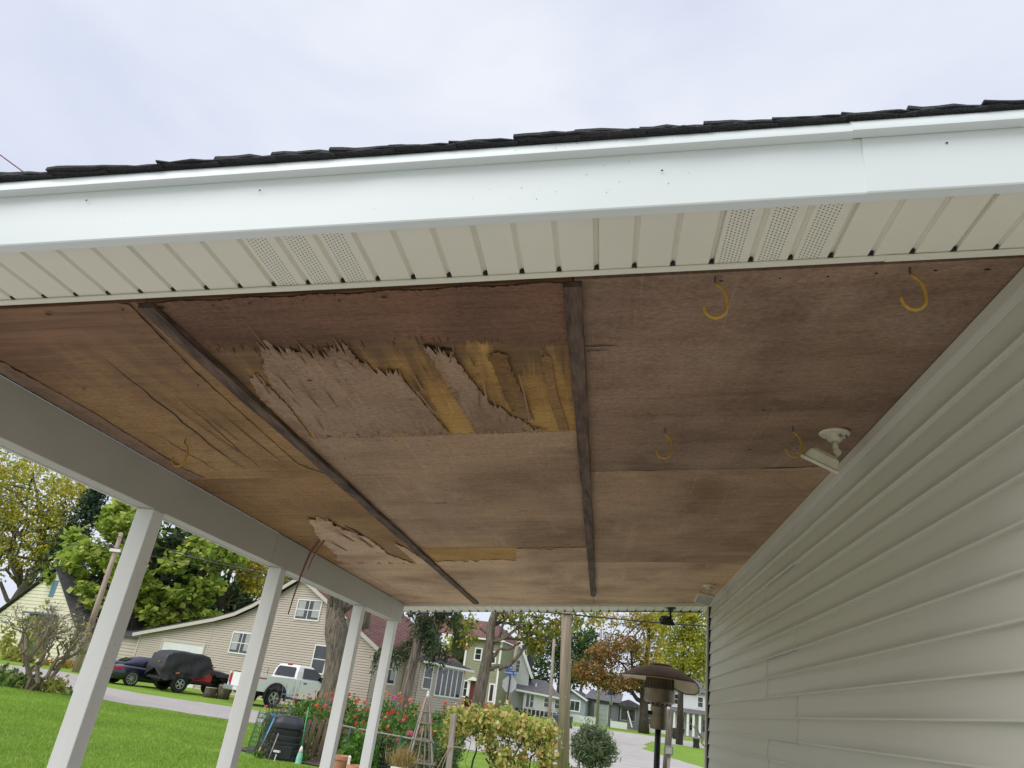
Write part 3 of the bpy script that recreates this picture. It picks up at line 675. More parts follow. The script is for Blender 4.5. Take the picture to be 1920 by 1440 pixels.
mb = MB(); mb.box(XW - 0.004, XW + 0.02, 7.655, 7.684, 0.0, 2.69); mb.build('corner_channel', MT['dark_gap'], house)
mb = MB(); mb.box(XW - 0.02, XW + 0.07, 1.545, 1.618, 0.0, 2.69); mb.build('corner_post', MT['siding'], house, bevel=0.003)
mb = MB()
for k in range(23): mb.box(XW + 0.075, 7.5, 1.585 + 0.008 * 0, 1.6195, 0.02 + k * EX, 0.018 + (k + 1) * EX)
mb.build('gable_siding', MT['siding'], house)
# ------------------------------------------------------------------ things fixed under the porch roof
def hook(x, y, label):
    t = empty('storage_hook', (x, y, ZC(x)), 0, label, 'hook', 'yellow hooks screwed into the plywood ceiling')
    pts = [(0, -0.002), (0, -0.017), (0.006, -0.024), (0.019, -0.034), (0.027, -0.050), (0.030, -0.068), (0.0305, -0.090), (0.028, -0.106), (0.018, -0.119), (0.003, -0.125), (-0.013, -0.121), (-0.024, -0.109), (-0.028, -0.095), (-0.029, -0.088)]
    mb = MB(); mb.tube([(a, 0, b) for a, b in pts[1:]], [0.0036] * 2 + [0.0041] * (len(pts) - 3), 8); mb.build('hook_arm', MT['hook'], t, smooth=True)
    mb = MB(); mb.tube([(0, 0, 0.004), (0, 0, -0.018)], 0.0032, 6); mb.build('screw_shank', MT['screw'], t)
hook(0.217, 1.640, 'yellow storage hook hanging below the vented soffit panel, by the roof edge')
hook(0.703, 1.642, 'pale yellow storage hook at the roof edge next to the siding')
hook(0.173, 2.744, 'yellow storage hook in the open middle of the plywood, beside the straight batten')
hook(0.675, 2.764, 'yellow storage hook right beside the white floodlight')
hook(-1.852, 2.708, 'yellow storage hook screwed in close to the white beam')
def flood(name, x, y, z, u, n, s, label, mt, group):
    t = empty(name, (x, y, z), 0, label, 'floodlight', group)
    mb = MB(); mb.lathe([(0.0, 0.002), (0.057 * s, 0.002), (0.06 * s, -0.004), (0.055 * s, -0.010), (0.034 * s, -0.013), (0.030 * s, -0.030), (0.019 * s, -0.040), (0.0, -0.040)], 24); mb.build('base_plate', mt, t, auto=40)
    mb = MB()
    for ax, ay in ((0.012, -0.029), (0.040, -0.018)):
        mb.obox((ax * s, ay * s, -0.021), (1, 0.3, 0), (0, 0, 1), (0, 1, 0), 0.008, 0.0015, 0.003); mb.obox((ax * s, ay * s, -0.021), (1, 0.3, 0), (0, 0, 1), (0, 1, 0), 0.0015, 0.008, 0.003)
    mb.build('screw', MT['screw'], t)
    mb = MB(); mb.tube([(0, 0, -0.038), (0, 0, -0.058), (0.002, 0, -0.075)], [0.012 * s, 0.013 * s, 0.010 * s], 10); mb.build('stem', mt, t, smooth=True)
    kx = Vector((0.004, 0, -0.086)); mb = MB(); mb.tube([kx + Vector((0, -0.012, 0)), kx + Vector((0, 0.012, 0))], 0.015 * s, 12)
    u = Vector(u).normalized(); n = Vector(n).normalized(); w = n.cross(u).normalized(); c = kx + n * 0.048 * s - u * 0.040 * s
    mb.bar(kx, kx + n * 0.03 * s + u * 0.005, 0.014 * s, 0.008 * s, w); mb.build('knuckle', mt, t, auto=40)
    mb = MB()
    def sec(k, hu, hw): return [c + n * k - u * hu - w * hw, c + n * k + u * hu - w * hw, c + n * k + u * hu + w * hw, c + n * k - u * hu + w * hw]
    rings = [sec(-0.034 * s, 0.040 * s, 0.030 * s), sec(-0.022 * s, 0.058 * s, 0.044 * s), sec(0.016 * s, 0.070 * s, 0.052 * s)]
    vs = sum(rings, []); fs = [(3, 2, 1, 0)] if True else []
    for q in range(2):
        for e in range(4): fs.append((4 * q + e, 4 * q + (e + 1) % 4, 4 * q + 4 + (e + 1) % 4, 4 * q + 4 + e))
    fs.append((8, 9, 10, 11)); mb.add(vs, fs); hd = mb.build('lamp_head', mt, t, bevel=0.004)
    mb = MB()
    for a, b in ((0, 1), (1, 2), (2, 3), (3, 0)):
        q = sec(0.022 * s, 0.073 * s, 0.055 * s); mb.bar(q[a], q[b], 0.010 * s, 0.012 * s, n)
    mb.build('lens_frame', mt, hd)
    mb = MB(); mb.add(sec(0.0225 * s, 0.068 * s, 0.050 * s), [(0, 1, 2, 3), (3, 2, 1, 0)]); mb.build('lens', MT['lens'], hd)
    return t
FG = 'floodlights under the porch roof'
flood('floodlight', 0.854, 2.837, ZC(0.854), (0.92, 0.05, -0.39), (-0.42, 0.42, -0.80), 1.0, 'cream floodlight on a round base, its head turned toward the open ceiling', MT['lamp_white'], FG)
flood('floodlight', 0.856, 6.588, ZC(0.856), (0.93, 0.22, -0.1), (-0.15, -0.62, -0.75), 0.98, 'cream floodlight at the far corner of the siding, lens facing down', MT['lamp_white'], FG)
flood('floodlight', 0.634, 7.86, ZC(0.634, -0.022), (0.97, 0.2, 0.05), (0.05, 0.55, -0.83), 0.95, 'black floodlight hanging under the back soffit', MT['lamp_black'], FG)

# ------------------------------------------------------------------ patio heater
MT['bronze'] = mat('bronze_paint', (0.17, 0.135, 0.09), (0.24, 0.195, 0.13), 9, 0.4, metal=0.5)
MT['bronze_d'] = mat('dark_bronze', (0.10, 0.062, 0.038), (0.14, 0.09, 0.055), 7, 0.75, metal=0.0, spec=0.15)
MT['alum_in'] = mat('reflector_metal', (0.82, 0.70, 0.52), (0.72, 0.60, 0.43), 6, 0.35, metal=0.0)
MT['black_metal'] = mat('black_metal', (0.015, 0.015, 0.015), rough=0.45)
heater = empty('patio_heater', (0.605, 8.55, 0.02), 0, 'bronze mushroom patio heater with a drooping reflector flap', 'patio heater')
mb = MB(); mb.lathe([(0, 0), (0.24, 0), (0.24, 0.03), (0.20, 0.05), (0.20, 0.62), (0.16, 0.70), (0.05, 0.74), (0, 0.74)], 24); mb.build('tank_housing', MT['bronze'], heater, auto=40)
mb = MB(); mb.tube([(0, 0, 0.7), (0, 0, 1.50)], 0.032, 14); mb.build('pole', MT['black_metal'], heater, smooth=True)
mb = MB(); mb.lathe([(0.032, 1.475), (0.085, 1.48), (0.088, 1.50), (0.088, 1.70), (0.07, 1.705)], 20); nk = mb.build('valve_housing', MT['bronze'], heater, auto=40)
mb = MB(); mb.tube([(-0.085, -0.03, 1.63), (-0.125, -0.045, 1.63)], 0.02, 10); mb.build('knob', MT['black_metal'], nk)
mb = MB(); mb.lathe([(0.075, 1.70), (0.15, 1.742), (0.163, 1.75), (0.163, 1.872), (0.155, 1.876)], 28); bn = mb.build('burner_drum', MT['bronze'], heater, auto=30)
mb = MB()
for k in range(14):
    t = 2 * math.pi * k / 14; mb.obox((0.122 * math.cos(t), 0.122 * math.sin(t), 1.7215), (-math.sin(t), math.cos(t), 0), (math.cos(t), math.sin(t), 0.55), (-0.5 * math.cos(t), -0.5 * math.sin(t), 1), 0.009, 0.010, 0.004)
mb.build('vent_hole', MT['dark_gap'], bn)
mb = MB(); mb.lathe([(0.148, 1.872), (0.148, 2.00)], 28); mb.lathe([(0.12, 1.99), (0.0, 1.995)], 20); em = mb.build('emitter_screen', MT['bronze_d'], heater, auto=30)
mb = MB()
for k in range(22):
    t = 2 * math.pi * k / 22; mb.bar((0.151 * math.cos(t), 0.151 * math.sin(t), 1.872), (0.151 * math.cos(t), 0.151 * math.sin(t), 2.0), 0.006, 0.004, (math.cos(t), math.sin(t), 0))
for z in (1.90, 1.93, 1.96): mb.lathe([(0.151, z), (0.153, z + 0.003), (0.151, z + 0.006)], 28)
mb.build('screen_wire', MT['black_metal'], em)
MT['dish'] = None
def dish_sec(a0, a1, mt, nm, tilt=None):
    mb = MB(); prof = [(0.05, 2.118), (0.12, 2.112), (0.22, 2.088), (0.32, 2.045), (0.40, 1.995), (0.415, 1.98), (0.418, 1.972), (0.41, 1.976)]
    mb.m = 0; mb.lathe(prof[:7], 20, (0, 0, 0), a0, a1)
    mb.m = 1; mb.lathe([(r_, z - 0.004) for r_, z in prof[:7]][::-1], 20, (0, 0, 0), a0, a1)
    return mb
mb = dish_sec(R(55), R(325), None, 'x'); mb.build('reflector', [MT['bronze_d'], MT['alum_in']], heater, auto=40)
mb = MB(); mb.lathe([(0.0, 2.14), (0.10, 2.136), (0.125, 2.122), (0.12, 2.112)], 24); mb.build('reflector_cap', MT['bronze_d'], heater, auto=40)
# the loose third of the reflector droops on its hinge, underside toward the house front
fl = [(0.14, 2.05), (0.25, 2.048), (0.335, 2.02), (0.40, 1.965), (0.415, 1.905), (0.37, 1.865), (0.27, 1.862), (0.14, 1.905)]
def flp(a, b, o): return (a, -0.02 - 0.12 * (b - 1.95) - 0.6 * (a - 0.27) ** 2 - o, b - 0.5 * o)
n = len(fl); mb = MB(); cen = (0.25, 1.955)
for mi_, o_ in ((0, 0.0), (1, 0.004)):
    mb.m = mi_; ring2 = [((a + cen[0]) / 2, (b + cen[1]) / 2) for a, b in fl]; vs = [flp(a, b, o_) for a, b in fl] + [flp(a, b, o_) for a, b in ring2] + [flp(*cen, o_)]; fs = []
    for q in range(n): fs += [(q, (q + 1) % n, (q + 1) % n + n, q + n), (q + n, (q + 1) % n + n, 2 * n)]
    mb.add(vs, fs if mi_ == 0 else [f[::-1] for f in fs])
o = mb.build('reflector_flap', [MT['bronze_d'], MT['alum_in']], heater, smooth=True); o['label'] = 'bent reflector section hanging down, pale inside showing'
mb = MB(); mb.tube([flp(a, b, 0.004) for a, b in fl + fl[:1]], 0.006, 5); mb.build('flap_rim', MT['bronze_d'], o)

# ------------------------------------------------------------------ leaf tools
def quads(name, P, A, B, mt, parent, local=True):
    """P centre, A half-length vector, B half-width vector arrays (n,3); kite-shaped leaves"""
    n = len(P); V = np.empty((n, 4, 3), np.float32)
    V[:, 0] = P - A; V[:, 1] = P + B - A * 0.1; V[:, 2] = P + A; V[:, 3] = P - B - A * 0.1
    me = bpy.data.meshes.new(name); me.vertices.add(4 * n); me.vertices.foreach_set('co', V.ravel())
    me.loops.add(4 * n); me.loops.foreach_set('vertex_index', np.arange(4 * n, dtype=np.int32))
    me.polygons.add(n); me.polygons.foreach_set('loop_start', np.arange(0, 4 * n, 4, dtype=np.int32)); me.polygons.foreach_set('loop_total', np.full(n, 4, np.int32))
    me.materials.append(mt); me.update(); me.validate(); return link(name, me, None, parent, local)
def rdir(g, n):
    v = g.normal(size=(n, 3)); return v / np.linalg.norm(v, axis=1)[:, None]
def leaves(name, P, size, mt, parent, g, up=0.0, droop=0.0, aspect=0.5, var=0.4, fold=False):
    n = len(P); nn = rdir(g, n); nn[:, 2] = nn[:, 2] * (1 - up) + up * 1.6; nn /= np.linalg.norm(nn, axis=1)[:, None]
    a = np.cross(nn, rdir(g, n)); a /= np.linalg.norm(a, axis=1)[:, None] + 1e-9
    a[:, 2] -= droop; a /= np.linalg.norm(a, axis=1)[:, None]; b = np.cross(nn, a); b /= np.linalg.norm(b, axis=1)[:, None] + 1e-9
    s = size * (1 + g.uniform(-var, var, n))[:, None] * 0.5
    return quads(name, P, a * s, b * s * aspect, mt, parent)
def cloud(g, ells, n, clumps, sig, shell=0.5):
    """leaf positions: clumps spread through ellipsoids (cx,cy,cz,rx,ry,rz,weight)"""
    w = np.array([e[6] for e in ells], float); w /= w.sum(); out = []
    for e, ww in zip(ells, w):
        k = max(1, int(clumps * ww)); d = rdir(g, k); r_ = (shell + (1 - shell) * g.random(k)) ** 0.6
        c = np.array(e[:3]) + d * r_[:, None] * np.array(e[3:6]); m = max(1, int(n * ww)); i = g.integers(0, k, m)
        out.append(c[i] + g.normal(size=(m, 3)) * sig * (0.6 + 0.8 * g.random((k, 1))[i]))
    return np.concatenate(out)
def limb(mb, a, b, r0, r1, g, n=6, wob=0.08, k=7, sag=0.0):
    a = np.array(a, float); b = np.array(b, float); l = np.linalg.norm(b - a); pts = []
    for i in range(n + 1):
        t = i / n; p = a + (b - a) * t + g.normal(size=3) * wob * l * 0.12 * math.sin(math.pi * t); p[2] += sag * l * math.sin(math.pi * t); pts.append(tuple(p))
    mb.tube(pts, [r0 + (r1 - r0) * i / n for i in range(n + 1)], k, True)
    return pts
MT['bark'] = mat('bark', (0.075, 0.058, 0.044), (0.20, 0.165, 0.13), 5, 0.95, bmp=0.10, bscale=3.5, stretch=(4, 4, 0.5), lo=0.34, hi=0.66)
MT['bark_l'] = mat('bark_pale', (0.10, 0.08, 0.062), (0.30, 0.25, 0.20), 3.2, 0.95, bmp=0.16, bscale=3.0, stretch=(5, 5, 0.5), detail=8, lo=0.36, hi=0.64)
MT['bark_d'] = mat('bark_dark', (0.03, 0.024, 0.02), (0.09, 0.07, 0.055), 4, 0.95, bmp=0.03, bscale=8, stretch=(2, 2, 0.6))
MT['stem'] = mat('green_stem', (0.08, 0.14, 0.03), (0.12, 0.17, 0.05), 8, 0.7)
MT['twig'] = mat('bare_twig', (0.16, 0.12, 0.09), (0.26, 0.21, 0.16), 6, 0.9)
MT['wood_grey'] = mat('weathered_wood', (0.24, 0.20, 0.165), (0.42, 0.375, 0.33), 4, 0.9, bmp=0.004, bscale=20, stretch=(8, 8, 0.7))
MT['wood_brown'] = mat('brown_fence_wood', (0.10, 0.065, 0.045), (0.22, 0.15, 0.105), 5, 0.9, bmp=0.004, bscale=20, stretch=(8, 8, 0.7))
MT['wire'] = mat('wire', (0.10, 0.105, 0.10), rough=0.5, metal=0.3)
MT['green_wire'] = mat('green_wire', (0.05, 0.16, 0.12), rough=0.5)
# ------------------------------------------------------------------ garden: compost bin and tools
MT['bin_black'] = mat('black_plastic', (0.022, 0.024, 0.030), (0.034, 0.036, 0.044), 5, 0.42)
cb = empty('compost_bin', (-6.07, 15.0, 0), R(22), 'black ribbed plastic compost bin with a lid, standing at the garden edge', 'compost bin')
def rsq(w, z, n=32, p=5.0):
    out = []
    for k in range(n):
        t = 2 * math.pi * k / n; c, s_ = math.cos(t), math.sin(t); r_ = w / (abs(c) ** p + abs(s_) ** p) ** (1 / p); out.append((r_ * c, r_ * s_, z))
    return out
def loft(rings, mb=None, capb=True, capt=True):
    mb = mb or MB(); n = len(rings[0]); base = len(mb.v); vs = sum(rings, []); fs = []
    for i in range(len(rings) - 1):
        for k in range(n): fs.append((i * n + k, i * n + (k + 1) % n, (i + 1) * n + (k + 1) % n, (i + 1) * n + k))
    if capb: fs.append(tuple(range(n - 1, -1, -1)))
    if capt: fs.append(tuple((len(rings) - 1) * n + k for k in range(n)))
    mb.add(vs, fs); return mb
rg = []
for k in range(5):
    z = 0.0 + k * 0.112; w = 0.315 - 0.012 * k
    rg += [rsq(w, z), rsq(w - 0.002, z + 0.075), rsq(w - 0.018, z + 0.085), rsq(w - 0.018, z + 0.103)]
loft(rg + [rsq(0.26, 0.56)]).build('bin_body', MT['bin_black'], cb, auto=40)
ld = loft([rsq(0.285, 0.553, p=6), rsq(0.287, 0.63, p=6), rsq(0.275, 0.66, p=6), rsq(0.225, 0.735, p=6), rsq(0.215, 0.745, p=6)]).build('lid', MT['bin_black'], cb, auto=35)
loft([rsq(0.175, 0.74, p=7), rsq(0.170, 0.762, p=7), rsq(0.16, 0.766, p=7)]).build('lid_panel', MT['bin_black'], ld, auto=35)
mb = MB(); mb.box(-0.16, 0.16, -0.33, -0.30, 0.03, 0.25); mb.build('hatch', MT['bin_black'], cb, bevel=0.01)
MT['blue_pl'] = mat('blue_handle', (0.10, 0.24, 0.52), (0.14, 0.30, 0.58), 8, 0.45)
MT['green_pl'] = mat('green_handle', (0.03, 0.38, 0.18), rough=0.4)
MT['mint'] = mat('mint_bristle', (0.22, 0.62, 0.46), (0.35, 0.72, 0.56), 20, 0.8)
MT['tan'] = mat('tan_wood', (0.45, 0.30, 0.13), (0.55, 0.40, 0.20), 8, 0.7)
t = empty('garden_fork', (-6.36, 14.52, 0), 0, 'blue-handled garden fork with a wooden tip leaning on the compost bin', 'garden fork')
mb = MB(); mb.tube([(0.03, 0.0, 0.18), (0.08, 0.19, 0.70)], 0.017, 8); mb.build('handle', MT['blue_pl'], t, smooth=True)
mb = MB(); mb.tube([(0.0, -0.04, 0.0), (0.03, 0.0, 0.19)], [0.012, 0.017], 8); mb.build('handle_tip', MT['tan'], t, smooth=True)
mb = MB()
for d in (-0.07, -0.02, 0.05): mb.tube([(0.08, 0.19, 0.70), (0.085 + d * 0.8, 0.19, 0.75), (0.09 + d * 1.6, 0.185, 0.765 + 0.02 * (d > 0))], 0.009, 6)
mb.build('fork_head', MT['blue_pl'], t, smooth=True)
t = empty('broom', (-5.6, 14.7, 0), 0, 'green-handled broom with mint bristles standing head down', 'broom')
mb = MB(); mb.tube([(0, 0, 0.28), (-0.05, 0.06, 0.62), (-0.09, 0.12, 0.98)], 0.011, 8); mb.build('handle', MT['green_pl'], t, smooth=True)
mb = MB(); mb.tube([(0, 0, 0.17), (0, 0, 0.24), (0, 0, 0.30)], [0.045, 0.035, 0.014], 10); mb.build('broom_cap', MT['lens'], t, smooth=True)
mb = MB(); mb.tube([(0, 0, 0.0), (0, 0, 0.10), (0, 0, 0.18)], [0.060, 0.056, 0.046], 10); mb.build('bristles', MT['mint'], t)
t = empty('hand_cultivator', (-6.10, 14.45, 0), 0, 'pale wooden tool handle propped against the front of the compost bin', 'tool handle')
mb = MB(); mb.tube([(0, 0, 0), (0.03, 0.12, 0.46)], 0.012, 8); mb.build('handle', MT['wood_grey'], t, smooth=True)
mb = MB(); mb.tube([(0.11, 0.03, 0.0), (0.12, 0.04, 0.12)], [0.01, 0.014], 8); mb.box(0.06, 0.18, 0.0, 0.06, 0.15, 0.185); mb.build('tool_head', MT['lens'], t)
def cage(name, x, y, rb, rt, h, nv, nh, mt, label, lean=(0, 0), rr=0.0045):
    t = empty(name, (x, y, 0), 0, label, 'wire cage'); mb = MB()
    for k in range(nv):
        a = 2 * math.pi * k / nv; mb.tube([(rb * math.cos(a), rb * math.sin(a), 0), (rt * math.cos(a) + lean[0], rt * math.sin(a) + lean[1], h)], rr, 4)
    mb.build('upright_wire', mt, t); mb = MB()
    for k in range(nh):
        f = (k + 0.5) / nh; r_ = rb + (rt - rb) * f; pts = [(r_ * math.cos(6.2832 * q / 14) + lean[0] * f, r_ * math.sin(6.2832 * q / 14) + lean[1] * f, h * f) for q in range(15)]; mb.tube(pts, rr, 4, False)
    mb.build('ring_wire', mt, t); return t
cage('fence_roll', -6.68, 15.0, 0.13, 0.14, 0.78, 12, 9, MT['green_wire'], 'loose roll of green garden wire beside the compost bin', (0.08, 0))
cage('tomato_cage', -6.56, 15.25, 0.06, 0.17, 1.05, 5, 4, MT['wire'], 'rusty tomato cage standing narrow end down behind the wire roll', (0.06, 0))
cage('tomato_cage', -6.40, 15.5, 0.05, 0.16, 1.28, 4, 4, mat('blue_wire', (0.16, 0.26, 0.38), rough=0.5), 'tall bluish tomato cage standing behind the compost bin', (-0.04, 0))
t = empty('brush_pile', (-6.5, 15.15, 0), 0, 'bundle of dry brown stalks propped between the wire cages', 'dry stalks'); g = np.random.default_rng(4); mb = MB()
for k in range(26):
    a = g.normal(size=2) * 0.10; limb(mb, (a[0] - 0.1, a[1], 0), (a[0] * 1.6 + 0.08, a[1] * 1.5, g.uniform(0.5, 1.35)), 0.008, 0.003, g, 4, 0.5, 4)
mb.build('stalk', MT['wood_brown'], t)
# brown picket panel
t = empty('picket_panel', (-5.75, 15.55, 0), 0, 'short panel of rough brown pickets in front of the zinnias', 'fence')
for k, (dx, h, ln) in enumerate(((-0.16, 0.72, 0.05), (-0.03, 0.78, 0.04), (0.12, 0.74, 0.05), (0.25, 0.79, 0.03), (0.40, 0.76, 0.04), (0.54, 0.75, 0.04))):
    mb = MB(); mb.bar((dx - ln, 0, 0), (dx + ln * 0.6, 0.0, h), 0.085, 0.02, (0, 1, 0)); mb.build('picket', MT['wood_brown'], t)
for z in (0.2, 0.58):
    mb = MB(); mb.box(-0.25, 0.75, 0.014, 0.05, z, z + 0.06); mb.build('rail', MT['wood_brown'], t)
# low wire fence along the bed
t = empty('wire_garden_fence', (-5.05, 15.2, 0), 0, 'low wire garden fence with dark green posts and a grey top rail', 'fence')
mb = MB(); mb.tube([(0.0, 0, 0.72), (0.6, -0.05, 0.70), (1.2, -0.12, 0.69), (1.95, -0.2, 0.67), (2.5, -0.25, 0.66)], 0.018, 6); mb.build('rail', MT['wood_grey'], t)
for x in (0.18, 0.65, 1.25, 1.95):
    mb = MB(); mb.box(x - 0.018, x + 0.018, -0.13 * x / 1.2 - 0.03, -0.13 * x / 1.2 - 0.005, 0, 0.70); mb.build('fence_post', MT['green_wire'], t)
mb = MB()
for k in range(42): x = k * 0.06; mb.tube([(x, -0.1 * x - 0.01, 0.02), (x, -0.1 * x - 0.01, 0.68)], 0.003, 3)
for z in np.arange(0.06, 0.7, 0.08): mb.tube([(0, -0.01, z), (2.5, -0.26, z)], 0.003, 3)
mb.build('wire_mesh', MT['wire'], t)
sheet('garden_bed', [(-7.3, 15.3), (-5.2, 14.7), (-3.0, 13.6), (-2.3, 13.4), (-2.2, 15.0), (-3.0, 18.8), (-7.2, 18.6)], 0.02, MT['soil'], rag=0.08, step=0.5)
# obelisk trellis
t = empty('obelisk_trellis', (-3.22, 14.5, 0), R(20), 'grey wooden garden obelisk with slats and a white finial', 'trellis')
for sx, sy in ((-1, -1), (1, -1), (1, 1), (-1, 1)):
    mb = MB(); mb.bar((0.28 * sx, 0.28 * sy, 0), (-0.06 + 0.03 * sx, 0.03 * sy, 1.44), 0.03, 0.03); mb.build('leg', MT['wood_grey'], t)
for sx in (-0.33, 0.33):
    mb = MB(); mb.bar((0.28 * sx, -0.285, 0), (-0.06, -0.03, 1.3), 0.022, 0.015); mb.build('slat', MT['wood_grey'], t)
for z in (0.35, 0.72, 1.0, 1.2):
    w = 0.28 * (1 - z / 1.44) + 0.035; cx = -0.06 * z / 1.44
    for s_ in (-1, 1):
        mb = MB(); mb.box(cx - w, cx + w, s_ * w - 0.008, s_ * w + 0.008, z, z + 0.03); mb.box(cx + s_ * w - 0.008, cx + s_ * w + 0.008, -w + 0.009, w - 0.009, z, z + 0.03); mb.build('cross_slat', MT['wood_grey'], t)
mb = MB(); mb.lathe([(0, 1.44), (0.035, 1.45), (0.03, 1.50), (0.018, 1.52), (0.028, 1.55), (0, 1.57)], 12, (-0.06, 0, 0)); mb.build('finial', MT['lens'], t, smooth=True)
mb = MB(); mb.tube([(-0.06, 0, 1.5), (-0.06, 0, 1.95)], 0.006, 5); mb.build('rod', MT['wire'], t)
# pots, planter with dry grass, leafy pepper plant
MT['terra'] = mat('terracotta', (0.50, 0.22, 0.13), (0.58, 0.29, 0.18), 8, 0.85)
MT['pepper'] = leafmat('pepper_leaf', [(0.0, (0.05, 0.14, 0.015)), (0.6, (0.10, 0.25, 0.03)), (1.0, (0.20, 0.34, 0.06))])
MT['drygrass'] = leafmat('dry_grass', [(0.0, (0.30, 0.20, 0.08)), (0.5, (0.44, 0.33, 0.14)), (1.0, (0.56, 0.46, 0.22))])
def pot(x, y, r0, r1, h, label):
    t = empty('flower_pot', (x, y, 0.02), 0, label, 'flower pot', 'terracotta pots by the garden')
    mb = MB(); mb.lathe([(0, 0), (r0, 0), (r1, h - 0.06)], 20); mb.build('pot_body', MT['terra'], t, auto=40)
    mb = MB(); mb.lathe([(r1, h - 0.06), (r1 + 0.02, h - 0.058), (r1 + 0.022, h), (r1 - 0.01, h), (r1 - 0.02, h - 0.05), (0, h - 0.05)], 20); mb.build('pot_rim', MT['terra'], t, auto=40)
pot(-4.30, 13.2, 0.10, 0.15, 0.36, 'terracotta pot standing below the pepper plant')
pot(-3.95, 13.0, 0.09, 0.13, 0.27, 'smaller terracotta pot beside the white stake')
o = empty('marker_stake', (-4.09, 13.0, 0), 0, 'white marker stake standing in the garden bed', 'stake'); mb = MB(); mb.box(-0.022, 0.022, -0.012, 0.012, 0, 0.40); mb.add([(-0.022, -0.012, 0.4), (0.022, -0.012, 0.4), (0.022, 0.012, 0.4), (-0.022, 0.012, 0.4), (0, 0, 0.425)], [(0, 1, 4), (1, 2, 4), (2, 3, 4), (3, 0, 4)]); mb.build('stake', MT['lens'], o)
g = np.random.default_rng(12)
t = empty('pepper_plant', (-4.35, 14.0, 0), 0, 'bushy bright green vegetable plant beside the wire fence', 'plant')
P = cloud(g, [(0, 0, 0.42, 0.24, 0.24, 0.28, 1), (0.22, 0.1, 0.28, 0.2, 0.2, 0.22, 0.6)], 900, 60, 0.05, 0.4); leaves('foliage', P, 0.10, MT['pepper'], t, g, 0.2, 0.5, 0.45)
mb = MB()
for k in range(6): limb(mb, (0, 0, 0), (g.uniform(-0.15, 0.25), g.uniform(-0.15, 0.15), g.uniform(0.35, 0.6)), 0.008, 0.004, g, 4, 0.3, 5)
mb.build('stem', MT['stem'], t)
t = empty('grass_planter', (-3.2, 13.05, 0), 0, 'white trough planter with a tuft of dry straw-coloured grass', 'planter')
mb = MB(); mb.box(-0.16, 0.16, -0.10, 0.10, 0.02, 0.36); mb.build('trough', MT['lens'], t, bevel=0.01)
n = 420; b = np.c_[g.normal(0, 0.09, n), g.normal(0, 0.05, n), np.full(n, 0.36)]; d = np.c_[g.normal(0, 0.4, n), g.normal(0, 0.3, n), np.ones(n)]; d /= np.linalg.norm(d, axis=1)[:, None]; ln = g.uniform(0.08, 0.20, n)[:, None]
sd = np.cross(d, rdir(g, n)); sd /= np.linalg.norm(sd, axis=1)[:, None]; quads('grass_blades', b + d * ln, d * ln, sd * 0.005, MT['drygrass'], t)
# ------------------------------------------------------------------ zinnia bed
MT['zin_leaf'] = leafmat('zinnia_leaf', [(0.0, (0.07, 0.15, 0.03)), (0.5, (0.13, 0.26, 0.05)), (0.88, (0.24, 0.36, 0.09)), (1.0, (0.42, 0.44, 0.18))])
ZC_ = {'crimson': (0.62, 0.02, 0.06), 'scarlet': (0.72, 0.06, 0.03), 'orange': (0.78, 0.17, 0.03), 'pink': (0.78, 0.12, 0.28), 'rose': (0.66, 0.06, 0.16), 'coral': (0.76, 0.18, 0.12), 'yellow': (0.80, 0.45, 0.04), 'salmon': (0.70, 0.30, 0.20)}
for k, v in ZC_.items(): MT['z_' + k] = mat('zinnia_' + k, v, tuple(min(1, q * 0.7) for q in v), 40, 0.7)
MT['z_eye'] = mat('zinnia_eye', (0.35, 0.16, 0.03), rough=0.8)
fl_mesh = {}
for kname in ZC_:
    mb = MB(); mb.m = 0
    for ring, (n, r0, r1, z0, z1) in enumerate(((11, 0.006, 0.043, 0.0, 0.004), (9, 0.005, 0.033, 0.006, 0.014), (6, 0.003, 0.02, 0.012, 0.022))):
        for q in range(n):
            a = 2 * math.pi * (q + 0.5 * ring) / n; w = math.pi / n * 0.95
            mb.add([(r0 * math.cos(a), r0 * math.sin(a), z0), (r1 * 0.75 * math.cos(a - w), r1 * 0.75 * math.sin(a - w), z1), (r1 * math.cos(a), r1 * math.sin(a), z1 - 0.003), (r1 * 0.75 * math.cos(a + w), r1 * 0.75 * math.sin(a + w), z1)], [(0, 1, 2, 3)])
    mb.m = 1; mb.lathe([(0.012, 0.018), (0.008, 0.026), (0, 0.028)], 6)
    fl_mesh[kname] = mb.mesh('flower', [MT['z_' + kname], MT['z_eye']])
g = np.random.default_rng(77); cl = list(ZC_)
zspots = [(-7.0, 16.6, 0.75, 5), (-6.75, 17.2, 1.05, 9), (-6.35, 16.9, 1.15, 11), (-5.95, 17.3, 1.22, 11), (-5.85, 16.3, 1.0, 8), (-5.5, 16.8, 1.25, 11), (-5.1, 17.4, 1.32, 12), (-5.05, 16.2, 1.05, 8), (-4.7, 16.8, 1.28, 12), (-4.35, 16.1, 1.05, 10), (-4.3, 17.3, 1.30, 11), (-3.95, 16.6, 1.15, 11), (-3.9, 15.8, 0.85, 8), (-3.5, 17.0, 1.25, 11), (-3.45, 16.1, 1.0, 9), (-3.1, 16.6, 1.15, 9), (-3.0, 15.7, 0.85, 7), (-4.6, 15.6, 0.8, 6)]
znames = ['crimson and scarlet', 'pink and coral', 'orange', 'rose pink']
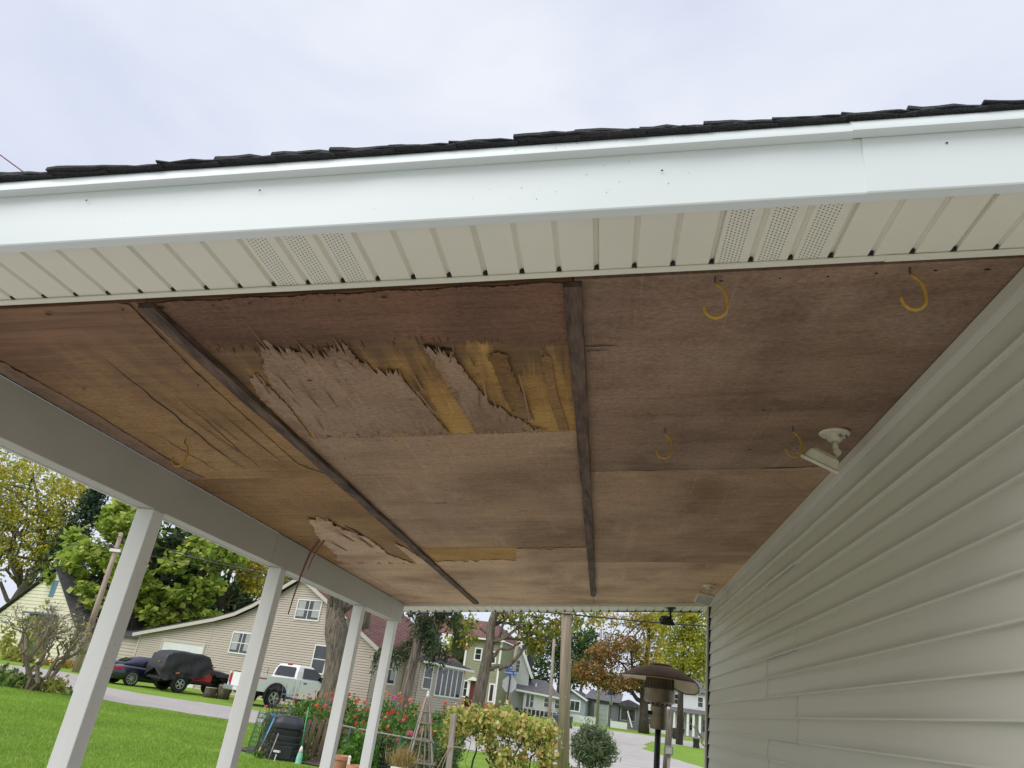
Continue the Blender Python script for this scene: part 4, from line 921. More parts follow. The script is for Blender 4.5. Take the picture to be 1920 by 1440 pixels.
for i, (x, y, h, nf) in enumerate(zspots):
    pal = [['crimson', 'scarlet', 'scarlet', 'coral'], ['pink', 'pink', 'rose', 'rose'], ['orange', 'orange', 'yellow', 'salmon']][(1, 0, 2, 0)[i % 4]]
    t = empty('zinnia_plant', (x, y, 0.02), 0, ('zinnia plant with pink and rose blooms in the garden bed', 'zinnia plant with scarlet and crimson blooms in the garden bed', 'zinnia plant with orange and yellow blooms in the garden bed')[(0, 1, 2, 1)[i % 4]], 'zinnia', 'zinnias in the flower bed')
    P = cloud(g, [(0, 0, h * 0.62, 0.30, 0.34, h * 0.34, 1), (0, 0, h * 0.3, 0.26, 0.3, h * 0.3, 0.7)], 1500, 110, 0.045, 0.25); leaves('foliage', P, 0.085, MT['zin_leaf'], t, g, 0.15, 0.3, 0.42)
    mb = MB(); heads = []
    for k in range(nf):
        top = (g.uniform(-0.32, 0.32), g.uniform(-0.38, 0.2), h * g.uniform(0.62, 1.06) if k > 1 else h * g.uniform(1.0, 1.12)); heads.append(top); limb(mb, (top[0] * 0.3, top[1] * 0.3, 0), top, 0.006, 0.0035, g, 4, 0.25, 4)
    mb.build('stem', MT['stem'], t)
    for top in heads:
        f = link('flower', fl_mesh[pal[int(g.integers(0, 4))]], None, t)
        f.location = top; s_ = g.uniform(0.8, 1.25); f.scale = (s_, s_, s_); f.rotation_euler = (R(g.uniform(15, 70)), R(g.uniform(-30, 30)), R(g.uniform(-40, 40)))
# ------------------------------------------------------------------ grape vine on its posts
MT['vine'] = leafmat('vine_leaf', [(0.0, (0.16, 0.26, 0.04)), (0.3, (0.34, 0.42, 0.09)), (0.55, (0.62, 0.58, 0.18)), (0.80, (0.74, 0.64, 0.26)), (0.92, (0.66, 0.36, 0.13)), (1.0, (0.80, 0.74, 0.44))], 0.4)
vine = empty('grape_vine', (-1.75, 14.1, 0), 0, 'sprawling grape vine turning yellow and orange over its wires', 'grape vine')
g = np.random.default_rng(31)
ells = [(-0.5, 0, 1.18, 0.5, 0.35, 0.24, 1.1), (0.05, 0, 1.22, 0.45, 0.35, 0.22, 1.1), (0.5, 0, 1.12, 0.4, 0.35, 0.24, 1.0), (0.80, 0, 1.22, 0.16, 0.3, 0.10, 0.25), (0.85, 0, 0.85, 0.16, 0.25, 0.34, 0.6), (-0.85, 0.1, 1.08, 0.2, 0.3, 0.2, 0.4), (-0.98, 0.3, 0.82, 0.14, 0.25, 0.12, 0.15), (0.12, -0.15, 0.62, 0.14, 0.2, 0.30, 0.4), (0.45, -0.1, 0.52, 0.16, 0.2, 0.30, 0.35), (0.86, 0, 0.48, 0.10, 0.2, 0.26, 0.28), (-0.2, -0.1, 0.85, 0.16, 0.2, 0.14, 0.2)]
P = cloud(g, ells, 6400, 520, 0.055, 0.25); leaves('foliage', P, 0.070, MT['vine'], vine, g, 0.15, 0.45, 0.85)
mb = MB()
for k in range(6): x = -0.6 + 0.26 * k; limb(mb, (0.15 * (k - 2.5), 0, 0), (x, g.uniform(-0.1, 0.1), 1.1), 0.022, 0.012, g, 6, 0.9, 5)
for k in range(34): x = g.uniform(-0.9, 0.8); limb(mb, (x, g.uniform(-0.1, 0.1), g.uniform(0.7, 1.1)), (x + g.uniform(-0.4, 0.4), g.uniform(-0.3, 0.3), g.uniform(0.25, 1.3)), 0.008, 0.003, g, 5, 0.8, 4)
mb.build('vine_stem', MT['bark_d'], vine)
t = empty('vine_post', (-2.47, 13.5, 0), 0, 'grey weathered post with twine tied round it at the end of the grape vine', 'post')
mb = MB(); mb.hexa([(-0.05, -0.045, 0), (0.05, -0.045, 0), (0.05, 0.045, 0), (-0.05, 0.045, 0), (-0.115, -0.045, 1.24), (-0.025, -0.045, 1.27), (-0.025, 0.045, 1.27), (-0.115, 0.045, 1.24)]); mb.build('post', MT['wood_grey'], t, bevel=0.006)
MT['twine'] = mat('twine', (0.50, 0.36, 0.30), rough=0.9)
mb = MB()
for z in (0.72, 0.735, 0.75): mb.tube([(-0.04 + 0.062 * math.cos(6.283 * q / 8 + 0.785), 0.062 * math.sin(6.283 * q / 8 + 0.785), z) for q in range(9)], 0.005, 4)
mb.tube([(-0.06, -0.05, 0.73), (-0.2, -0.1, 0.40), (-0.42, -0.2, 0.0)], 0.005, 4); mb.tube([(-0.06, -0.05, 0.73), (-0.12, -0.1, 0.4), (-0.2, -0.2, 0.0)], 0.005, 4)
mb.build('twine', MT['twine'], t)
mb = MB(); mb.bar((0.07, 0.0, 0.30), (0.20, -0.02, 0.0), 0.09, 0.03, (0, 1, 0)); mb.build('brace', MT['wood_grey'], t)
t = empty('trellis_post', (-0.98, 14.3, 0), 0, 'slim grey post hidden inside the grape vine leaves', 'post'); mb = MB(); mb.box(-0.035, 0.035, -0.035, 0.035, 0, 1.1); mb.build('post', MT['wood_grey'], t)
mb = MB()
for z in (0.7, 1.05): mb.tube([(-1.5, -0.7, z), (-0.7, -0.35, z - 0.02), (0, 0, z)], 0.003, 3)
mb.build('wire', MT['wire'], t)
# ------------------------------------------------------------------ round shrub, low plants
MT['shrub'] = leafmat('shrub_leaf', [(0.0, (0.08, 0.12, 0.06)), (0.6, (0.16, 0.205, 0.115)), (1.0, (0.30, 0.34, 0.20))])
t = empty('round_shrub', (-0.14, 19.0, 0), 0, 'round clipped shrub with narrow grey-green leaves beside the utility pole', 'shrub'); g = np.random.default_rng(8)
P = cloud(g, [(0, 0, 0.86, 0.56, 0.56, 0.44, 1)], 5200, 300, 0.06, 0.25); leaves('crown', P, 0.13, MT['shrub'], t, g, 0.1, 0.35, 0.22)
mb = MB()
for k in range(9): a = 6.283 * k / 9; limb(mb, (0.05 * math.cos(a), 0.05 * math.sin(a), 0), (0.4 * math.cos(a), 0.4 * math.sin(a), 0.85), 0.014, 0.006, g, 5, 0.4, 5)
mb.build('trunk', MT['bark_d'], t)
MT['hosta'] = leafmat('hosta_leaf', [(0.0, (0.06, 0.13, 0.03)), (0.6, (0.16, 0.25, 0.06)), (1.0, (0.45, 0.45, 0.16))])
MT['hosta_y'] = leafmat('hosta_yellowing', [(0.0, (0.22, 0.27, 0.05)), (0.6, (0.42, 0.42, 0.10)), (1.0, (0.55, 0.50, 0.20))])
def mound(name, x, y, w, h, n, ls, mt, label, seed, cat='plant', group=None, asp=0.5, dr=0.6):
    g = np.random.default_rng(seed); t = empty(name, (x, y, terr(x, y)), 0, label, cat, group)
    P = cloud(g, [(0, 0, h * 0.35, w * 0.42, w * 0.42, h * 0.45, 1)], n, max(10, n // 14), ls * 0.5, 0.3); P[:, 2] = np.abs(P[:, 2]); leaves('foliage', P, ls, mt, t, g, 0.3, dr, asp)
    mb = MB()
    for k in range(5): limb(mb, (0, 0, 0), (g.uniform(-0.3, 0.3) * w, g.uniform(-0.3, 0.3) * w, h * 0.6), 0.012, 0.005, g, 3, 0.2, 4)
    mb.build('stem', MT['stem'], t); return t
mound('hosta', -17.95, 22.3, 1.2, 0.5, 500, 0.20, MT['hosta'], 'leafy green hosta mound beside the bare shrub', 1, 'hosta')
mound('hosta', -18.9, 22.5, 1.1, 0.5, 420, 0.20, MT['hosta'], 'pale green hosta mound at the drive edge, beyond the bare shrub', 2, 'hosta')
mound('hosta', -16.9, 22.4, 0.85, 0.45, 340, 0.18, MT['hosta_y'], 'yellowing hosta mound on the lawn edge next to the bare shrub', 3, 'hosta')
mound('ground_cover', -16.2, 22.4, 0.9, 0.22, 350, 0.09, MT['zin_leaf'], 'low dark ground cover creeping along the lawn edge', 4)
mound('dry_seedheads', -15.75, 22.5, 0.7, 0.55, 320, 0.07, MT['drygrass'], 'brownish spent perennial behind the nearest white post', 5)
mound('dead_zinnia', -8.4, 22.0, 0.5, 0.9, 10, 0.05, MT['drygrass'], 'dry brown seed stalk beside the pickup wheel', 19)
mound('leafy_weed', -0.45, 18.6, 0.7, 0.55, 350, 0.10, MT['pepper'], 'bright green leafy weed at the foot of the utility pole', 6)
mound('leafy_weed', -5.7, 15.2, 0.5, 0.25, 220, 0.07, MT['pepper'], 'low green weeds at the foot of the brown pickets', 7)
mound('leafy_weed', -6.35, 14.55, 0.35, 0.14, 160, 0.05, MT['pepper'], 'low green weeds round the base of the compost bin', 9)
mound('yellow_bush', -35.8, 43.2, 3.4, 3.2, 700, 0.32, MT['hosta_y'], 'green and yellow bush against the cream house', 10, 'bush')
mound('flower_border', -33.2, 43.6, 3.0, 0.6, 500, 0.16, leafmat('orange_border', [(0.0, (0.30, 0.20, 0.04)), (0.6, (0.5, 0.28, 0.05)), (1.0, (0.55, 0.45, 0.1))]), 'low orange and yellow border under the cream house window', 11, 'flower border')
# ------------------------------------------------------------------ lawn blades (too many to count)
g = np.random.default_rng(2)
n = 150000; q = g.random(n) ** 0.75
y = 8.0 + 15.0 * q; u = g.random(n); x = (-1.02 * y + 1.5) + u * (0.78 * y)
x = -1.2 * y + 2.0 + u * (0.9 * y - 1.0)
keep = (y < 22.3) & ~((x > -5.7) & (y < 11.2)) & ~((x > -7.4) & (y > 14.3) & (x < -2.2)); x, y = x[keep], y[keep]; n = len(x)
P = np.c_[x, y, np.zeros(n)]; d = np.c_[g.normal(0, 0.45, n), g.normal(0, 0.45, n), np.ones(n)]; d /= np.linalg.norm(d, axis=1)[:, None]; ln = g.uniform(0.018, 0.036, n)[:, None]
sd = np.cross(d, rdir(g, n)); sd /= np.linalg.norm(sd, axis=1)[:, None]
MT['blade'] = leafmat('grass_blade', [(0.0, (0.19, 0.32, 0.035)), (0.6, (0.27, 0.43, 0.055)), (1.0, (0.38, 0.50, 0.13))], 0.35)
tag(quads('grass_blades', P + d * ln, d * ln, sd * 0.006, MT['blade'], None), 'short green grass blades of the lawn', 'grass', kind='stuff')
# ------------------------------------------------------------------ vehicles (local x forward, y left)
MT['rubber'] = mat('tyre_rubber', (0.018, 0.018, 0.019), rough=0.85)
MT['alloy'] = mat('wheel_alloy', (0.62, 0.62, 0.63), rough=0.3, metal=0.7)
MT['truck_white'] = mat('white_car_paint', (0.86, 0.86, 0.87), rough=0.35, coat=0.4)
MT['navy'] = mat('navy_car_paint', (0.008, 0.010, 0.030), rough=0.25, coat=1.0)
MT['softtop'] = mat('soft_top_fabric', (0.050, 0.052, 0.095), (0.062, 0.064, 0.112), 30, 0.9)
MT['car_glass'] = mat('dark_car_glass', (0.012, 0.015, 0.016), rough=0.06, spec=0.8)
MT['red_paint'] = mat('red_car_paint', (0.42, 0.006, 0.008), rough=0.3, coat=0.8)
MT['tail'] = mat('tail_light', (0.45, 0.01, 0.015), rough=0.2)
MT['amber'] = mat('orange_strap', (0.75, 0.20, 0.06), rough=0.6)
MT['trim_black'] = mat('black_trim', (0.02, 0.02, 0.022), rough=0.6)
MT['chrome'] = mat('dull_chrome', (0.48, 0.48, 0.50), rough=0.25, metal=0.9)
def cover_mat():
    mt, t, b = nt('black_car_cover'); b.inputs['Base Color'].default_value = (0.024, 0.025, 0.028, 1); b.inputs['Roughness'].default_value = 0.5
    bump(t, b, noise(t, 3.5, 4, 0.55, (1.6, 1.6, 0.7), dist=0.8), 0.035); return mt
MT['cover'] = cover_mat()
def wheel(parent, x, y, r, w, rim, spokes, side):
    t = bpy.data.objects.new('wheel', None); col.objects.link(t); t.parent = parent; t.location = (x, y, r); t.empty_display_size = 0.1
    def ly(prof, n, name, mt, auto=35):
        mb = MB(); mb.lathe(prof, n); mb.v = [(a, c * side, b) for a, b, c in mb.v]; return mb.build(name, mt, t, auto=auto)
    h = w / 2
    ly([(rim, -h * 0.7), (r * 0.9, -h), (r * 0.97, -h * 0.8), (r, -h * 0.4), (r, h * 0.4), (r * 0.97, h * 0.8), (r * 0.9, h), (rim, h * 0.75), (rim * 0.97, h * 0.3), (0, h * 0.2)], 28, 'tyre', MT['rubber'])
    ly([(rim * 1.0, h * 0.3), (rim * 1.02, h * 0.82), (rim * 0.9, h * 0.80), (rim * 0.87, h * 0.35)], 28, 'rim', MT['alloy'])
    mb = MB()
    for k in range(spokes):
        a = 2 * math.pi * k / spokes; mb.bar((0.03 * math.cos(a), side * h * 0.78, 0.03 * math.sin(a)), (rim * 0.95 * math.cos(a), side * h * 0.70, rim * 0.95 * math.sin(a)), rim * (1.5 / spokes), 0.03, (0, side, 0))
    mb.tube([(0, side * h * 0.5, 0), (0, side * h * 0.85, 0)], rim * 0.24, 10); mb.build('spokes', MT['alloy'], t)
    return t
def patch(parent, name, mt, quad, off=0.004, inset=None):
    q = [Vector(p) for p in quad]; n = (q[1] - q[0]).cross(q[2] - q[0]).normalized() * off; mb = MB(); mb.add([tuple(p + n) for p in q], [tuple(range(len(q)))]); return mb.build(name, mt, parent)
def mirror(pts): return [(x, -y, z) for x, y, z in pts][::-1]
# ---- white pickup
H = R(60)
tr = empty('pickup_truck', (-15.35, 33.85, 0), H, 'white pickup truck with black fender flares parked by the big tree trunk', 'pickup truck')
arch = [(0.56 * math.cos(a), 0.42 + 0.56 * math.sin(a)) for a in np.linspace(math.pi * 1.02, -0.02 * math.pi, 14)]
side_poly = [(-1.22, 0.62), (-0.57, 0.60)] + arch + [(0.57, 0.52), (0.95, 0.52), (0.95, 1.30), (-1.22, 1.27)]
for s_ in (-1, 1):
    mb = MB(); mb.prism(side_poly if s_ > 0 else side_poly[::-1], 0.90 * s_, 0.99 * s_, lambda a, b, d: (a, d, b)); mb.build('bed_side', MT['truck_white'], tr, bevel=0.012)
    mb = MB()
    o2 = [(0.62 * math.cos(a), 0.42 + 0.62 * math.sin(a)) for a in np.linspace(math.pi * 1.05, -0.05 * math.pi, 14)]; i2 = [(0.52 * math.cos(a), 0.42 + 0.52 * math.sin(a)) for a in np.linspace(-0.05 * math.pi, math.pi * 1.05, 14)]
    for k in range(13): mb.prism([o2[k], o2[k + 1], i2[12 - k], i2[13 - k]], 0.96 * s_, 1.045 * s_, lambda a, b, d: (a, d, b))
    mb.build('fender_flare', MT['trim_black'], tr)
    mb = MB(); mb.box(-1.245, -1.222, 0.82 * s_ - 0.09, 0.82 * s_ + 0.09, 0.80, 1.18); mb.build('tail_light', MT['tail'], tr)
mb = MB(); mb.box(-1.23, -1.15, -0.72, 0.72, 0.66, 1.27); tg = mb.build('tailgate', MT['truck_white'], tr, bevel=0.015)
mb = MB(); mb.box(-1.238, -1.228, -0.12, 0.12, 1.12, 1.20); mb.build('handle', MT['trim_black'], tg)
mb = MB(); mb.box(-1.24, -1.14, -0.72, 0.72, 1.272, 1.30); mb.build('tailgate_cap', MT['trim_black'], tr)
mb = MB(); mb.box(-1.14, 0.93, -0.895, 0.895, 0.70, 0.74); mb.box(0.87, 0.93, -0.895, 0.895, 0.745, 1.26); mb.build('bed_floor', MT['trim_black'], tr)
mb = MB(); mb.box(-1.44, -1.25, -0.95, 0.95, 0.50, 0.70); bp = mb.build('rear_bumper', MT['chrome'], tr, bevel=0.03)
mb = MB(); mb.box(-1.446, -1.441, -0.16, 0.16, 0.53, 0.67); mb.build('number_plate', MT['lens'], bp)
cab = [(0.98, 0.46), (2.30, 0.46), (2.36, 0.62), (2.40, 0.85), (2.62, 1.06), (2.98, 1.10), (3.33, 0.98), (3.52, 0.70), (3.56, 0.5), (3.95, 0.5), (3.98, 0.95), (3.80, 1.20), (2.80, 1.30), (0.98, 1.30)]
mb = MB(); mb.prism(cab, -0.97, 0.97, lambda a, b, d: (a, d, b)); bd = mb.build('cab_body', MT['truck_white'], tr, bevel=0.03)
lo = [(1.0, -0.94, 1.28), (2.78, -0.90, 1.28), (2.78, 0.90, 1.28), (1.0, 0.94, 1.28)]; mi = [(1.06, -0.88, 1.62), (2.42, -0.84, 1.62), (2.42, 0.84, 1.62), (1.06, 0.88, 1.62)]; hi = [(1.18, -0.78, 1.86), (2.02, -0.76, 1.86), (2.02, 0.76, 1.86), (1.18, 0.78, 1.86)]; tp = [(1.3, -0.6, 1.90), (1.9, -0.6, 1.90), (1.9, 0.6, 1.90), (1.3, 0.6, 1.90)]
loft([lo, mi, hi, tp]).build('cab_roof', MT['truck_white'], tr, bevel=0.04)
def lerp(a, b, t): return tuple(a[i] + (b[i] - a[i]) * t for i in range(3))
patch(tr, 'rear_window', MT['car_glass'], [(1.022, 0.76, 1.35), (1.022, -0.76, 1.35), (1.10, -0.70, 1.70), (1.14, -0.62, 1.78), (1.14, 0.62, 1.78), (1.10, 0.70, 1.70)], 0.035)
for s_ in (-1, 1):
    q = [(1.36, 0.925 * s_, 1.34), (2.60, 0.912 * s_, 1.34), (2.36, 0.853 * s_, 1.62), (2.08, 0.80 * s_, 1.79), (1.42, 0.80 * s_, 1.79)]
    patch(tr, 'door_window', MT['car_glass'], q if s_ < 0 else q[::-1], 0.03)
    mb = MB(); mb.box(1.45, 1.63, 0.968 * s_ - 0.01, 0.968 * s_ + 0.02 * s_, 1.12, 1.17); mb.build('door_handle', MT['trim_black'], tr)
    mb = MB(); mb.box(1.255, 1.267, 0.965 * s_ - 0.006, 0.965 * s_ + 0.008, 0.5, 1.29); mb.build('door_seam', MT['trim_black'], tr)
    mb = MB(); mb.box(2.40, 2.58, 1.0 * s_ - 0.10, 1.0 * s_ + 0.10, 1.27, 1.50); mb.build('mirror', MT['trim_black'], tr, bevel=0.02)
    mb = MB(); mb.box(-1.0, -0.62, 0.992 * s_ - 0.002, 0.992 * s_ + 0.003, 1.12, 1.17); mb.build('badge', MT['tail'], tr)
    mb = MB(); mb.box(1.0, 2.3, 0.93 * s_ - 0.05, 0.93 * s_ + 0.08, 0.40, 0.45); mb.build('side_step', MT['trim_black'], tr)
    wheel(tr, 0, 0.86 * s_, 0.40, 0.27, 0.245, 5, s_); wheel(tr, 3.06, 0.86 * s_, 0.40, 0.27, 0.245, 5, s_)
patch(tr, 'windscreen', MT['car_glass'], [(2.72, -0.82, 1.34), (2.72, 0.82, 1.34), (2.06, 0.70, 1.84), (2.06, -0.70, 1.84)], 0.02)
mb = MB(); mb.box(1.16, 1.24, -0.16, 0.16, 1.86, 1.915); mb.build('brake_light', MT['tail'], tr, bevel=0.01)
mb = MB(); mb.tube([(0.7, 0.9, 1.3), (0.69, 0.9, 1.62)], 0.012, 5); mb.build('antenna', MT['trim_black'], tr)
mb = MB(); mb.box(-1.1, 3.7, -0.55, 0.55, 0.42, 0.62); mb.build('chassis', MT['trim_black'], tr)
# ---- jeep under a cover
jp = empty('covered_jeep', (-20.15, 34.4, 0), R(58), 'off-road jeep half hidden under a black cover, red door panel showing', 'jeep')
mb = MB(); mb.box(-0.72, 0.55, -0.76, 0.76, 0.58, 1.02); mb.build('tub', MT['trim_black'], jp, bevel=0.03)
mb = MB(); mb.box(0.553, 1.55, -0.765, 0.765, 0.58, 1.02); mb.build('door_panel', MT['red_paint'], jp, bevel=0.02)
mb = MB(); mb.box(1.55, 2.75, -0.52, 0.52, 0.62, 1.06); mb.build('hood', MT['trim_black'], jp, bevel=0.05)
mb = MB(); mb.box(-0.80, 2.9, -0.42, 0.42, 0.42, 0.60); mb.build('chassis', MT['trim_black'], jp)
for s_ in (-1, 1):
    mb = MB(); mb.box(1.72, 2.72, 0.80 * s_ - 0.14, 0.80 * s_ + 0.12, 0.86, 0.92); mb.box(-0.45, 0.45, 0.80 * s_ - 0.1, 0.80 * s_ + 0.12, 0.84, 0.90); mb.build('fender', MT['trim_black'], jp, bevel=0.02)
    mb = MB(); mb.box(0.45, 1.6, 0.78 * s_ - 0.03, 0.78 * s_ + 0.05, 0.50, 0.575); mb.build('rocker_guard', MT['trim_black'], jp)
    wheel(jp, 0, 0.74 * s_, 0.39, 0.25, 0.21, 5, s_); wheel(jp, 2.37, 0.74 * s_, 0.39, 0.25, 0.21, 5, s_)
mb = MB(); mb.box(-0.92, -0.78, -0.7, 0.7, 0.50, 0.62); mb.build('rear_bumper', MT['trim_black'], jp)
def coverfn(u, v_):
    # u around from right lower edge over the roof to the left lower edge, v_ along the length
    x = -1.02 + 3.95 * v_
    def prof(x):
        k = [(-1.02, 0.80, 1.30, 0.52), (-0.90, 0.82, 1.62, 0.46), (-0.62, 0.84, 1.76, 0.50), (-0.2, 0.84, 1.80, 0.66), (0.4, 0.84, 1.80, 0.64), (0.8, 0.83, 1.79, 0.72), (1.22, 0.81, 1.74, 0.90), (1.42, 0.80, 1.45, 0.98), (1.60, 0.76, 1.18, 0.86), (2.1, 0.76, 1.13, 0.80), (2.6, 0.74, 1.08, 0.80), (2.93, 0.66, 0.80, 0.62)]
        for i in range(len(k) - 1):
            if x <= k[i + 1][0] + 1e-6:
                t = (x - k[i][0]) / (k[i + 1][0] - k[i][0]); t = t * t * (3 - 2 * t); return [k[i][j] + (k[i + 1][j] - k[i][j]) * t for j in (1, 2, 3)]
        return k[-1][1:]
    hw, zt, zb = prof(x); zb = zb + 0.05 * math.sin(x * 5.1) + 0.03 * math.sin(x * 11 + 1)
    a = u * 2 - 1; s_ = 1 if a > 0 else -1; a = abs(a)
    if a < 0.38: y = hw * 0.90 * (a / 0.38); z = zt - 0.06 * (a / 0.38) ** 4 + 0.012 * math.sin(x * 6 + y * 4)
    else:
        t = (a - 0.38) / 0.62; y = hw * (0.90 + 0.12 * t); z = zt - 0.06 + (zb - zt + 0.06) * t
        wr = 0.035 * math.sin(x * 9 + 3 * t + s_) * t + 0.025 * math.sin(x * 17 - 5 * t) * t + 0.03 * math.sin((x * 4 - z * 7)) * math.sin(math.pi * t); y += wr
    return (x + 0.02 * math.sin(z * 9 + y * 3), s_ * y, z)
mb = MB(); mb.grid(coverfn, 44, 70, True)
e0 = [coverfn(u / 44, 0) for u in range(45)]; n0 = len(mb.v); mb.v += [(-1.03, 0, 0.95)]; 
for k in range(44): mb.f.append((k, k + 1, n0)); mb.mi.append(0)
mb.build('car_cover', MT['cover'], jp, smooth=True)
for x, y, z in ((-0.30, -0.885, 0.84), (-1.0, -0.35, 1.25), (1.46, -0.84, 1.28), (-0.85, -0.7, 1.0)):
    mb = MB(); mb.obox((x, y, z), (1, 0, 0.15), (0, 1, 0), (0, 0, 1), 0.09, 0.02, 0.03); mb.build('strap_tag', MT['amber'], jp)
# ---- dark blue sports car
sp = empty('convertible_car', (-22.65, 34.35, 0), R(60), 'dark blue convertible sports car with closed fabric roof and silver spoked wheels', 'car')
st = [(-1.02, 0.58, 0.36, 0.50, 0.62, 0.66), (-0.93, 0.76, 0.28, 0.50, 0.73, 0.78), (-0.6, 0.87, 0.22, 0.55, 0.83, 0.90), (-0.35, 0.90, 0.20, 0.58, 0.86, 0.94), (0, 0.915, 0.20, 0.58, 0.87, 0.95), (0.4, 0.90, 0.19, 0.57, 0.86, 0.94), (1.4, 0.87, 0.19, 0.55, 0.85, 0.90), (2.35, 0.88, 0.19, 0.55, 0.82, 0.85), (2.9, 0.84, 0.2, 0.5, 0.70, 0.74), (3.3, 0.62, 0.28, 0.45, 0.56, 0.59)]
rings = []
for x, hw, zb, zm, zs, zt in st:
    rings.append([(x, -hw * 0.82, zb), (x, -hw * 0.97, zb + 0.08), (x, -hw, zm), (x, -hw * 0.95, zs - 0.06), (x, -hw * 0.84, zs), (x, -hw * 0.45, zt), (x, 0, zt + 0.01), (x, hw * 0.45, zt), (x, hw * 0.84, zs), (x, hw * 0.95, zs - 0.06), (x, hw, zm), (x, hw * 0.97, zb + 0.08), (x, hw * 0.82, zb)])
o = loft(rings).build('car_body', MT['navy'], sp, smooth=True, subd=1)
rings = []
for x, w0, w1, z0, z1 in [(-0.42, 0.60, 0.40, 0.90, 0.945), (-0.1, 0.70, 0.54, 0.90, 1.09), (0.3, 0.74, 0.56, 0.88, 1.23), (0.8, 0.76, 0.56, 0.87, 1.295), (1.25, 0.76, 0.55, 0.86, 1.27), (1.55, 0.75, 0.52, 0.86, 1.20)]:
    zc = z0 + (z1 - z0) * 0.72; rings.append([(x, -w0, z0), (x, -(w0 + w1) / 2 - 0.02, zc), (x, -w1 * 0.6, z1), (x, 0, z1 + 0.015), (x, w1 * 0.6, z1), (x, (w0 + w1) / 2 + 0.02, zc), (x, w0, z0)])
loft(rings).build('soft_top', MT['softtop'], sp, smooth=True)
patch(sp, 'rear_window', MT['car_glass'], [(-0.33, 0.36, 1.0), (-0.33, -0.36, 1.0), (0.02, -0.32, 1.17), (0.02, 0.32, 1.17)], 0.03)
patch(sp, 'windscreen', MT['car_glass'], [(2.2, -0.66, 0.90), (2.2, 0.66, 0.90), (1.56, 0.50, 1.21), (1.56, -0.50, 1.21)], 0.0)
for s_ in (-1, 1):
    q = [(0.42, 0.775 * s_, 0.90), (1.95, 0.775 * s_, 0.89), (1.45, 0.70 * s_, 1.15), (0.7, 0.69 * s_, 1.17), (0.5, 0.72 * s_, 1.08)]
    patch(sp, 'side_window', MT['car_glass'], q if s_ < 0 else q[::-1], 0.02)
    mb = MB(); mb.grid(lambda u, v_: (-1.0 + 0.42 * u, s_ * (0.60 + 0.285 * u ** 0.7), 0.645 + 0.10 * v_ + 0.04 * u), 6, 2, s_ > 0); tl = mb.build('tail_light', MT['tail'], sp, smooth=True)
    wheel(sp, 0, 0.80 * s_, 0.325, 0.27, 0.245, 10, s_); wheel(sp, 2.35, 0.79 * s_, 0.32, 0.22, 0.24, 10, s_)
    mb = MB(); mb.lathe([(0.36, 0), (0.35, 0.01), (0.0, 0.012)], 24); mb.v = [(a, s_ * (0.885 + c), 0.33 + b) for a, b, c in mb.v]; mb.build('wheel_arch', MT['dark_gap'], sp)
    mb = MB(); mb.box(0.62, 0.78, 0.895 * s_ - 0.01, 0.895 * s_ + 0.012, 0.70, 0.73); mb.build('door_handle', MT['navy'], sp)
mb = MB(); mb.box(-0.98, -0.80, -0.55, 0.55, 0.88, 0.90); mb.box(-0.93, -0.85, -0.4, -0.36, 0.76, 0.879); mb.box(-0.93, -0.85, 0.36, 0.4, 0.76, 0.879); mb.build('spoiler', MT['navy'], sp, bevel=0.008)
mb = MB(); mb.box(-1.045, -1.0, -0.25, 0.25, 0.45, 0.56); mb.build('number_plate', MT['lens'], sp)
# ---- two cut log stumps by the drive
MT['cutwood'] = mat('cut_wood', (0.50, 0.36, 0.20), (0.60, 0.46, 0.28), 9, 0.85)
for x, y, r_, h, lb in ((-18.0, 34.2, 0.27, 0.42, 'short sawn log round standing on the grass behind the pickup'), (-17.55, 34.6, 0.29, 0.58, 'taller sawn log round beside the pickup bumper')):
    t = empty('log_stump', (x, y, 0), 0, lb, 'log', 'sawn logs by the drive'); g = np.random.default_rng(int(-x * 10))
    ring = lambda rr, z: [(rr * (1 + 0.07 * math.sin(3 * a) + 0.04 * math.sin(7 * a + 1)) * math.cos(a), rr * (1 + 0.07 * math.sin(3 * a)) * math.sin(a), z) for a in np.linspace(0, 2 * math.pi, 19)[:-1]]
    loft([ring(r_ * 1.05, 0), ring(r_, h * 0.5), ring(r_ * 0.97, h)], capt=False).build('bark', MT['bark'], t, smooth=True)
    loft([ring(r_ * 0.96, h - 0.01), ring(r_ * 0.95, h + 0.012)]).build('cut_face', MT['cutwood'], t)
# ------------------------------------------------------------------ houses
MT['glass'] = mat('window_glass', (0.02, 0.024, 0.028), (0.05, 0.055, 0.06), 1.2, 0.06, spec=0.9)
MT['win_white'] = mat('window_frame_white', (0.80, 0.80, 0.79), rough=0.5)
MT['curtain'] = mat('lace_curtain', (0.34, 0.35, 0.36), (0.46, 0.46, 0.46), 14, 0.9)
def wallmat(name, c, v=0.9): return mat(name, c, tuple(k * v for k in c), 0.7, 0.6, lo=0.3, hi=0.7)
MT['w_beige'] = wallmat('beige_siding', (0.56, 0.485, 0.415)); MT['w_cream'] = wallmat('cream_shingle_siding', (0.78, 0.73, 0.56)); MT['w_olive'] = wallmat('olive_siding', (0.31, 0.30, 0.20)); MT['w_olive_d'] = wallmat('dark_green_siding', (0.16, 0.17, 0.11))
MT['w_white'] = wallmat('white_siding', (0.76, 0.765, 0.77), 0.94); MT['w_blue'] = wallmat('blue_grey_siding', (0.36, 0.42, 0.46)); MT['w_slate'] = wallmat('slate_siding', (0.17, 0.19, 0.20)); MT['w_grey'] = wallmat('grey_board', (0.16, 0.16, 0.165))
